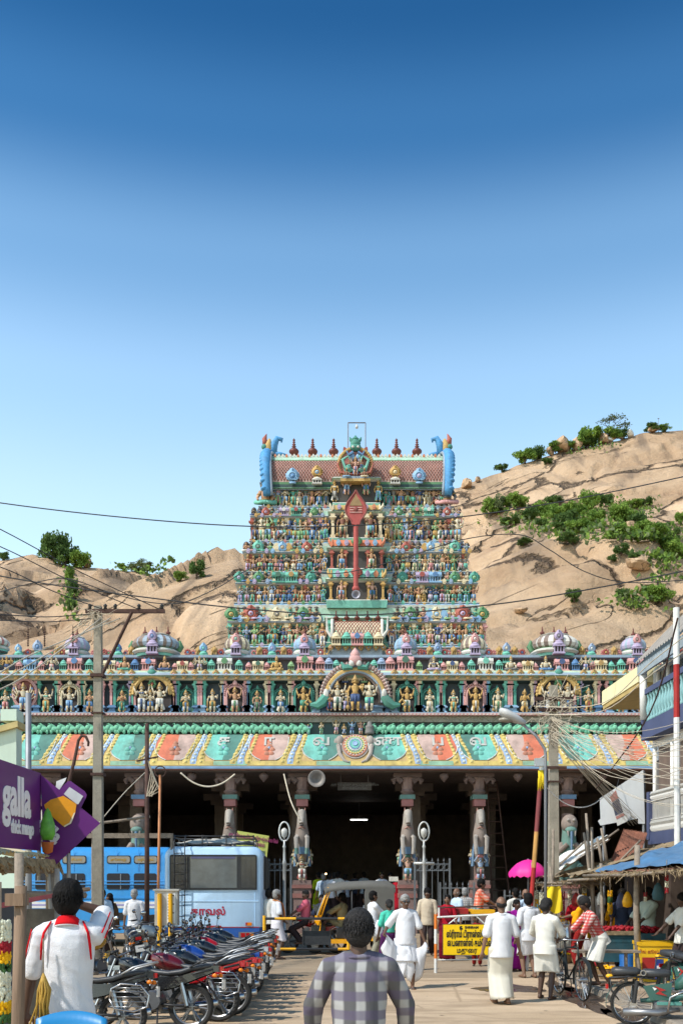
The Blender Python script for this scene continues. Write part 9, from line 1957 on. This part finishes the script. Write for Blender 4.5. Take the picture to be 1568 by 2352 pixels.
for side,hand,low in((-1,lw,.38),(1,rw,.30)):  # the two raised halves of the cloth
    b=MB();g=[]
    for i in range(15):
        u=i/14;top=hand.lerp(Vector((.02*-side,-.17,.80)),u)-Vector((0,0,.10*math.sin(PI*u)));ln=.16+.42*math.sin(PI*min(1,u*.62+.1))+.06*u;row=[]
        for j in range(9):v=j/8;row.append(top+Vector((.03*math.sin(7*u+5*v)+side*.05*v*(1-u),-.03*math.sin(9*u)-.05*math.sin(PI*v)-.015*math.cos(17*u),-ln*v)))
        g.append(row)
    b.loft(g,closed=False);o=b.build('lifted_cloth',F_WHITE,t,smooth='all');md=o.modifiers.new('thick','SOLIDIFY');md.thickness=.006
    b=MB();b.tube([r_[-1]for r_ in g],.006,5);b.build('cloth_border',mat('zari_border',srgb('6a6248'),rough=.6),t,smooth='all')
# -- walkers on the right
human('bald man in white shirt and long cream dhoti walking away',gp(1150,15.9),PI+.05,1.67,'mid',shirt=F_WHITE,lower='long',lmat=F_CREAM,hem=.76,hair='bald',hmat=m_hairs,vox=.011,la=(-.09,.12,.10),ra=(.07,-.12,.09),lh=(-.33,-.06,.82),rh=(.32,.02,.80),belly=.02,sandal=mat('sandal_tan',(.2,.1,.05)))
human('man in white shirt and short white folded dhoti standing with his back to us',gp(1213,20.0),PI+.25,1.64,'mid',shirt=F_WHITE,lower='half',lmat=F_WHITE,hem=.98,hair='thick',vox=.012,lh=(-.2,-.2,.95),rh=(.3,.05,.85),yaw=-.5,la=(-.12,.05,.08))
human('thin man in cream shirt and folded dhoti holding the bicycle',gp(1250,16.5),PI-.55,1.62,'dark',shirt=F_OFF,sleeve='rolled',lower='half',lmat=F_OFF,hem=.98,hair='thick',hmat=m_hairs,vox=.011,lh=(-.12,-.36,1.02),rh=(.18,-.36,1.02),lpole=(-1,.3,-.3),rpole=(1,.3,-.3),yaw=-.25,pitch=.45,lean=.10,la=(-.13,.08,.08),ra=(.11,-.06,.08))
human('man in red checked shirt bending over beside the bench',gp(1378,17.5,.115),-PI/2+.1,1.60,'dark',shirt=F_REDCH,sleeve='rolled',lower='half',lmat=F_OFF,hem=.86,hair='thick',hmat=m_hairs,vox=.011,lean=.5,pitch=.25,lh=(-.15,-.60,.93),rh=(.12,-.52,.76),lpole=(-.6,.6,-.3),rpole=(.6,.6,-.3),la=(-.1,-.02,.08),ra=(.12,.12,.08),hip=.88)
human('old woman in a yellow and red saree reaching for a stick at the stall',gp(1333,20.2,.115),-PI/2-.6,1.5,'brown','f',shirt=F_YELS,lower='saree',lmat=F_REDP,hem=.95,hair='bun',hmat=m_hairg,vox=.013,lh=(-.1,-.5,1.2),rh=(.2,-.2,.9),lpole=(-.4,.3,-1),pallu=F_YELS)
human('woman in a purple saree partly hidden behind the bald walker',gp(1186,21.4),.5,1.5,'dark','f',shirt=F_PURP,lower='saree',lmat=F_PURP,hem=.95,hair='bun',vox=.015,face=True,pallu=F_PURP)
human('man in a beige long sleeved shirt walking towards us from the hall',gp(981,25.4),-.15,1.68,'brown',shirt=F_BEIGE,sleeve='long',lower='trousers',lmat=F_BRN,hem=.80,hair='thick',vox=.013,face=True,la=(-.1,-.1,.09),ra=(.1,.12,.1),belly=.02)
human('young man in white shirt and olive trousers beside the auto rickshaw',gp(857,23.4),PI/2+.35,1.64,'brown',shirt=F_WHITE,lower='trousers',lmat=F_OLIVE,hem=.82,hair='short',vox=.013,lh=(-.05,-.42,1.02),rh=(.2,-.3,.98),lpole=(-.6,.6,-.4),face='clean',la=(-.12,.12,.08),ra=(.1,-.12,.08))
bgp=thing('plastic_bag','white plastic bag held by the young man in olive trousers','bag',loc=(px(868,23.2),23.1,.62));MB().lathe([(.0,0),(.1,.01),(.14,.1),(.12,.25),(.04,.36),(.03,.4)],10,sy=.6).build('bag',F_WHITE,bgp,smooth='all')
human('woman in turquoise blouse and violet skirt behind the man with sunglasses',gp(893,21.3),PI+.3,1.5,'dark','f',shirt=F_TURQ,lower='saree',lmat=fabric('violet_skirt',srgb('5a2a5e'),var=.6,scale=20),hem=.95,hair='bun',hmat=m_hairs,vox=.015)
t,J=human('grey haired man in lungi with an orange towel over his shoulders',gp(636,24.4),PI/2+.35,1.66,'dark',shirt=F_WHITE,lower='half',lmat=fabric('lungi_white',(.66,.63,.68)),hem=.94,hair='short',hmat=m_hairg,vox=.013,lh=(-.22,-.12,.98),rh=(.2,-.16,.98),lpole=(-.8,.6,0),face='clean',sandal=m_plast)
b=MB()
for s_ in(-1,1):
    g=[]
    for q,p in enumerate((J['U']((0,.09,1.47)),J['U']((s_*.09,.03,1.49)),J['U']((s_*.12,-.1,1.40)),J['U']((s_*.12,-.15,1.2)),J['U']((s_*.12,-.16,.98)))):g.append([p+Vector((s_*.05*(j-1),.01*math.sin(j*2+q),.0))for j in range(4)])
    b.loft(g,closed=False)
o=b.build('towel',fabric('orange_towel',srgb('d98a4e'),var=.3),t,smooth='all');md=o.modifiers.new('thick','SOLIDIFY');md.thickness=.012
human('man in cream shirt and dark trousers behind the towel man',gp(618,25.3),PI-.4,1.67,'dark',shirt=F_OFF,lower='trousers',lmat=F_BRN,hem=.84,hair='short',vox=.015)
human('white haired man in white shirt walking away beside the city bus',gp(309,25.0),PI,1.66,'mid',shirt=F_WHITE,lower='trousers',lmat=F_OLIVE,hem=.78,hair='short',hmat=m_hairg,vox=.013)
human('woman in a brown saree with a red flower in her hair beside the city bus',gp(252,26),-PI/2-.3,1.55,'brown','f',shirt=F_BRN,lower='saree',lmat=F_BROWNS,hem=.97,hair='braid',vox=.014,pallu=F_BROWNS)
human('man in pale blue shirt half hidden by the left utility pole',gp(236,25.6),0.4,1.65,'brown',shirt=F_SKY,lower='trousers',lmat=F_BRN,hair='short',vox=.016)
# riders on the red motorcycle and the couple near the pillar
bx0=-.15
human('woman in a black patterned saree riding pillion on the red motorcycle',(-.52,26.2,0),-.2,1.55,'brown','f',shirt=F_NAVY,lower='saree',lmat=F_BLKS,hemz=.35,hem=.97,hair='bun',vox=.014,hip=.86,la=(-.12,-.35,.42),ra=(.1,-.35,.42),lh=(-.2,-.3,.95),rh=(.2,-.3,.95),face=True,pallu=F_BLKS)
human('man in a pink shirt riding the red motorcycle',(-.95,26.3,0),-PI/2,1.66,'brown',shirt=F_PINK,lower='trousers',lmat=F_BRN,hem=.95,hair='short',hmat=m_hairs,vox=.014,hip=.86,la=(-.2,-.12,.33),ra=(.2,-.12,.33),lh=(-.25,-.42,1.02),rh=(.25,-.42,1.02),face=True,yaw=.9)
# driver and passengers of the auto rickshaw
human('auto rickshaw driver in khaki shirt seen from behind',(px(785,Ya),Ya+.6,.0),-PI/2-.5,1.66,'dark',shirt=F_KHAKI,sleeve='rolled',lower='trousers',lmat=F_KHAKI,hem=.95,hair='thick',vox=.013,hip=.78,la=(-.12,-.42,.48),ra=(.12,-.42,.48),lh=(-.25,-.45,1.02),rh=(.25,-.45,1.02))
human('passenger in a white shirt inside the auto rickshaw',(px(842,Ya),Ya+.35,.0),-PI/2,1.6,'brown',shirt=F_WHITE,lower='trousers',lmat=F_BRN,hem=.95,hair='short',vox=.015,hip=.80,la=(-.12,-.42,.48),ra=(.12,-.42,.48),lh=(-.15,-.4,.95),rh=(.15,-.4,.95))
human('passenger in a khaki shirt at the back of the auto rickshaw',(px(851,Ya),Ya+.85,.0),-PI/2,1.62,'brown',shirt=F_KHAKI,lower='trousers',lmat=F_BRN,hem=.95,hair='short',vox=.016,hip=.80,la=(-.12,-.42,.48),ra=(.12,-.42,.48),lh=(-.15,-.4,.95),rh=(.15,-.4,.95))
# people at the temple entrance
for x,Y,c_,hm,lab,sx in((742,36.6,F_LBLUE,m_hairg,'white haired man in pale blue shirt entering the temple','m'),(757,36.0,F_WHITE,m_hairb,'man in white shirt entering the temple beside the pale blue shirt','m'),(776,37.2,F_OFF,m_hairb,'man in cream shirt inside the temple entrance','m'),(793,38,F_GREYB,m_hairb,'man in grey blue shirt inside the temple entrance','m'),(731,37.5,F_LIME,m_hairb,'woman in a lime saree beside the white horse pillar','f'),(768,38.4,F_WHITE,m_hairs,'person in white deep inside the entrance','m'),(815,44,F_NAVY,m_hairb,'dim figure in the dark of the central bay','m'),(835,43,F_GREYB,m_hairb,'second dim figure in the dark of the central bay','m')):
    human(lab,gp(x,Y,FLZ),PI+rnd.uniform(-.5,.5),rnd.uniform(1.58,1.7),'brown',sx,shirt=c_,lower='trousers' if sx=='m' else 'saree',lmat=F_BRN if sx=='m' else c_,hair='short' if sx=='m' else 'bun',hmat=hm,vox=.018,group='people at the temple entrance')
for x,Y,c_,hm,lab,sx,ht in((876,36.3,F_WHITE,m_hairb,'man in white with a yellow cap leaving the temple','m',1.66),(896,37,F_BRN,m_hairb,'man in dark clothes leaving the temple','m',1.62),(911,36.2,F_RED,m_hairb,'woman in a red saree leaving the temple','f',1.52)):
    t,J=human(lab,gp(x,Y,FLZ),rnd.uniform(-.3,.3),ht,'mid',sx,shirt=c_,lower='long' if sx=='m' else 'saree',lmat=c_,hair='short' if sx=='m' else 'bun',hmat=hm,vox=.018,face=True,group='people at the temple entrance')
    if 'cap' in lab:b=MB();J['hel']((0,.015,.07),(.086,.1,.075),10,6,b);b.build('cap',mat('cap_yellow',srgb('b39a3a')),t,smooth='all')
# the group behind the yellow board
human('woman in a maroon saree behind the yellow board',gp(1027,24.0),-.25,1.55,'mid','f',shirt=F_RED,lower='saree',lmat=F_MAR,hem=.95,hair='bun',vox=.014,face=True,pallu=F_MAR)
human('bald man in pale blue shirt standing behind the goods cart',gp(1048,27.2),-1.1,1.66,'mid',shirt=F_SKY,lower='trousers',lmat=F_BRN,hair='bald',hmat=m_hairg,vox=.015,face='clean')
human('grey haired man in checked shirt with his back to us by the railing',gp(1067,28.3),PI-.3,1.66,'mid',shirt=F_TINYCH,lower='trousers',lmat=F_BRN,hair='short',hmat=m_hairg,vox=.016)
human('man in an orange checked shirt and green lungi sitting on the goods cart',(px(1098,24.5),24.6,pz(2098,24.5)-.74),PI/2-.2,1.6,'brown',shirt=F_ORCH,lower='half',lmat=F_GRCH,hemz=.45,hem=.95,hair='thick',vox=.014,hip=.84,la=(-.1,-.5,.36),ra=(.12,-.46,.34),lh=(-.1,-.5,.98),rh=(.2,-.4,.92),lean=.15)
human('child in a red patterned dress standing behind the yellow board',gp(1095,22.6),-.2,1.12,'dark','f',shirt=F_REDP,lower='trousers',lmat=F_REDP,hem=.7,hair='bun',vox=.016,face=True)
human('man in light shirt with his back to us near the right pedestal',gp(1183,25.6),PI+.3,1.68,'mid',shirt=F_OFF,lower='trousers',lmat=F_OLIVE,hair='short',vox=.014)
human('stout man in pale blue shirt with hand on hip near the pink umbrella',gp(1206,24.3),PI+.5,1.68,'mid',shirt=F_LBLUE,lower='trousers',lmat=F_OLIVE,hair='bald',hmat=m_hairs,vox=.014,belly=.04,rh=(.25,.02,.98),rpole=(1,.3,0))
human('man in a teal shirt facing left near the striped pole',gp(1229,25.8),-PI/2,1.64,'mid',shirt=F_TEALS,lower='trousers',lmat=F_BRN,hair='thick',vox=.016,face=True)
human('woman in a cream saree behind the stout man',gp(1222,26.6),-.3,1.52,'mid','f',shirt=F_CREAM,lower='saree',lmat=F_CREAM,hair='bun',vox=.018,face=True)
# vendors under the stalls
human('vendor in a navy shirt in the shade of the flower stall',gp(1428,20.9,.1),-.4,1.62,'dark',shirt=F_NAVY,lower='trousers',lmat=F_BRN,hair='thick',vox=.014,lh=(-.2,-.35,.95),rh=(.25,-.3,.95))
human('vendor in a pale green shirt working over the flower cart',gp(1487,20.2,.1),-PI/2+.5,1.66,'dark',shirt=F_MINTS,sleeve='rolled',lower='long',lmat=F_BRN,hem=.82,hair='thick',vox=.013,lh=(-.2,-.45,.95),rh=(.15,-.45,.98),lpole=(-.8,.3,-.4),rpole=(.8,.3,-.4),pitch=.2)
human('person in a white shirt cut by the right picture edge under the tarp',gp(1566,17.6,.1),-PI/2+.2,1.6,'dark',shirt=F_OFF,lower='trousers',lmat=F_BRN,hair='thick',vox=.014,lh=(-.2,-.5,.9),rh=(.2,-.35,.95))
human('woman in a maroon saree behind the old woman at the stall',gp(1318,22.4,.1),PI+.4,1.5,'dark','f',shirt=F_RED,lower='saree',lmat=F_MAR,hair='bun',hmat=m_hairg,vox=.016,pallu=F_RED)
human('man in white shirt standing deep between the two stalls',gp(1362,23.2,.1),-.6,1.68,'brown',shirt=F_WHITE,lower='long',lmat=F_WHITE,hair='short',vox=.016,face=True)
human('woman in a yellow saree standing deep in the stall',gp(1412,22.6,.1),PI,1.45,'brown','f',shirt=F_YELS,lower='saree',lmat=F_YELS,hair='bun',vox=.016,pallu=F_YELS)
for x,lab in((205,'bus passenger resting an arm on the window rail'),(352,'bus passenger at the rear window of the city bus')):
    human(lab,(px(x,Yc),Yc+.28,1.0),-.2,1.62,'brown',shirt=F_BEIGE,lower='trousers',lmat=F_BRN,hair='short',vox=.016,hip=.70,la=(-.12,.35,.2),ra=(.12,.35,.2),lh=(-.2,-.28,.98),rh=(.2,-.2,.9),group='bus passengers')

# ---- grow all bodies and clothes into continuous skins
tmp=[]
for b,vx,it,amp,nm,ms_,par in JOBS:
    me=bpy.data.meshes.new('t');me.from_pydata(b.v,[],b.f);o=bpy.data.objects.new('t',me);col.objects.link(o)
    m=o.modifiers.new('r','REMESH');m.mode='VOXEL';m.voxel_size=vx;m.use_smooth_shade=True
    m=o.modifiers.new('s','SMOOTH');m.factor=.5;m.iterations=it
    tmp.append(o)
dg=bpy.context.evaluated_depsgraph_get();dg.update()
for o,(b,vx,it,amp,nm,ms_,par)in zip(tmp,JOBS):
    me=bpy.data.meshes.new_from_object(o.evaluated_get(dg));me.name=nm
    if amp:
        n=len(me.vertices);fat=.010 if nm!='hair' else .004;co=np.empty(n*3,np.float32);no=np.empty(n*3,np.float32);me.vertices.foreach_get('co',co);me.vertex_normals.foreach_get('vector',no);co=co.reshape(-1,3);no=no.reshape(-1,3);sd_=(sum(map(ord,par.name))%97)*.37
        X,Y_,Z_=co[:,0].astype(float),co[:,1].astype(float),co[:,2].astype(float)
        d=np.zeros(n)
        for q,(fx,fy,fz,ph)in enumerate(((11,7,5,sd_),(-9,11,7,sd_*2.1),(7,13,-21,sd_*1.3))):
            w_=np.sin(X*fx+Y_*fy+Z_*fz+ph+2.4*np.sin(Z_*5+X*3+ph)+1.3*np.sin(X*13-Z_*9+Y_*7+2*ph));d+=(1-np.abs(w_))**1.5/(1+.35*q)
        d-=d.mean();co=co+no*(d*amp+fat)[:,None];me.vertices.foreach_set('co',co.astype(np.float32).ravel())
    me.materials.clear()
    for m in ms_:me.materials.append(m)
    me.polygons.foreach_set('use_smooth',[True]*len(me.polygons));me.update()
    obj(nm,me,par)
for o in tmp:me=o.data;bpy.data.objects.remove(o);bpy.data.meshes.remove(me)
for o in bpy.data.objects:
    if '_pts' in o:del o['_pts']
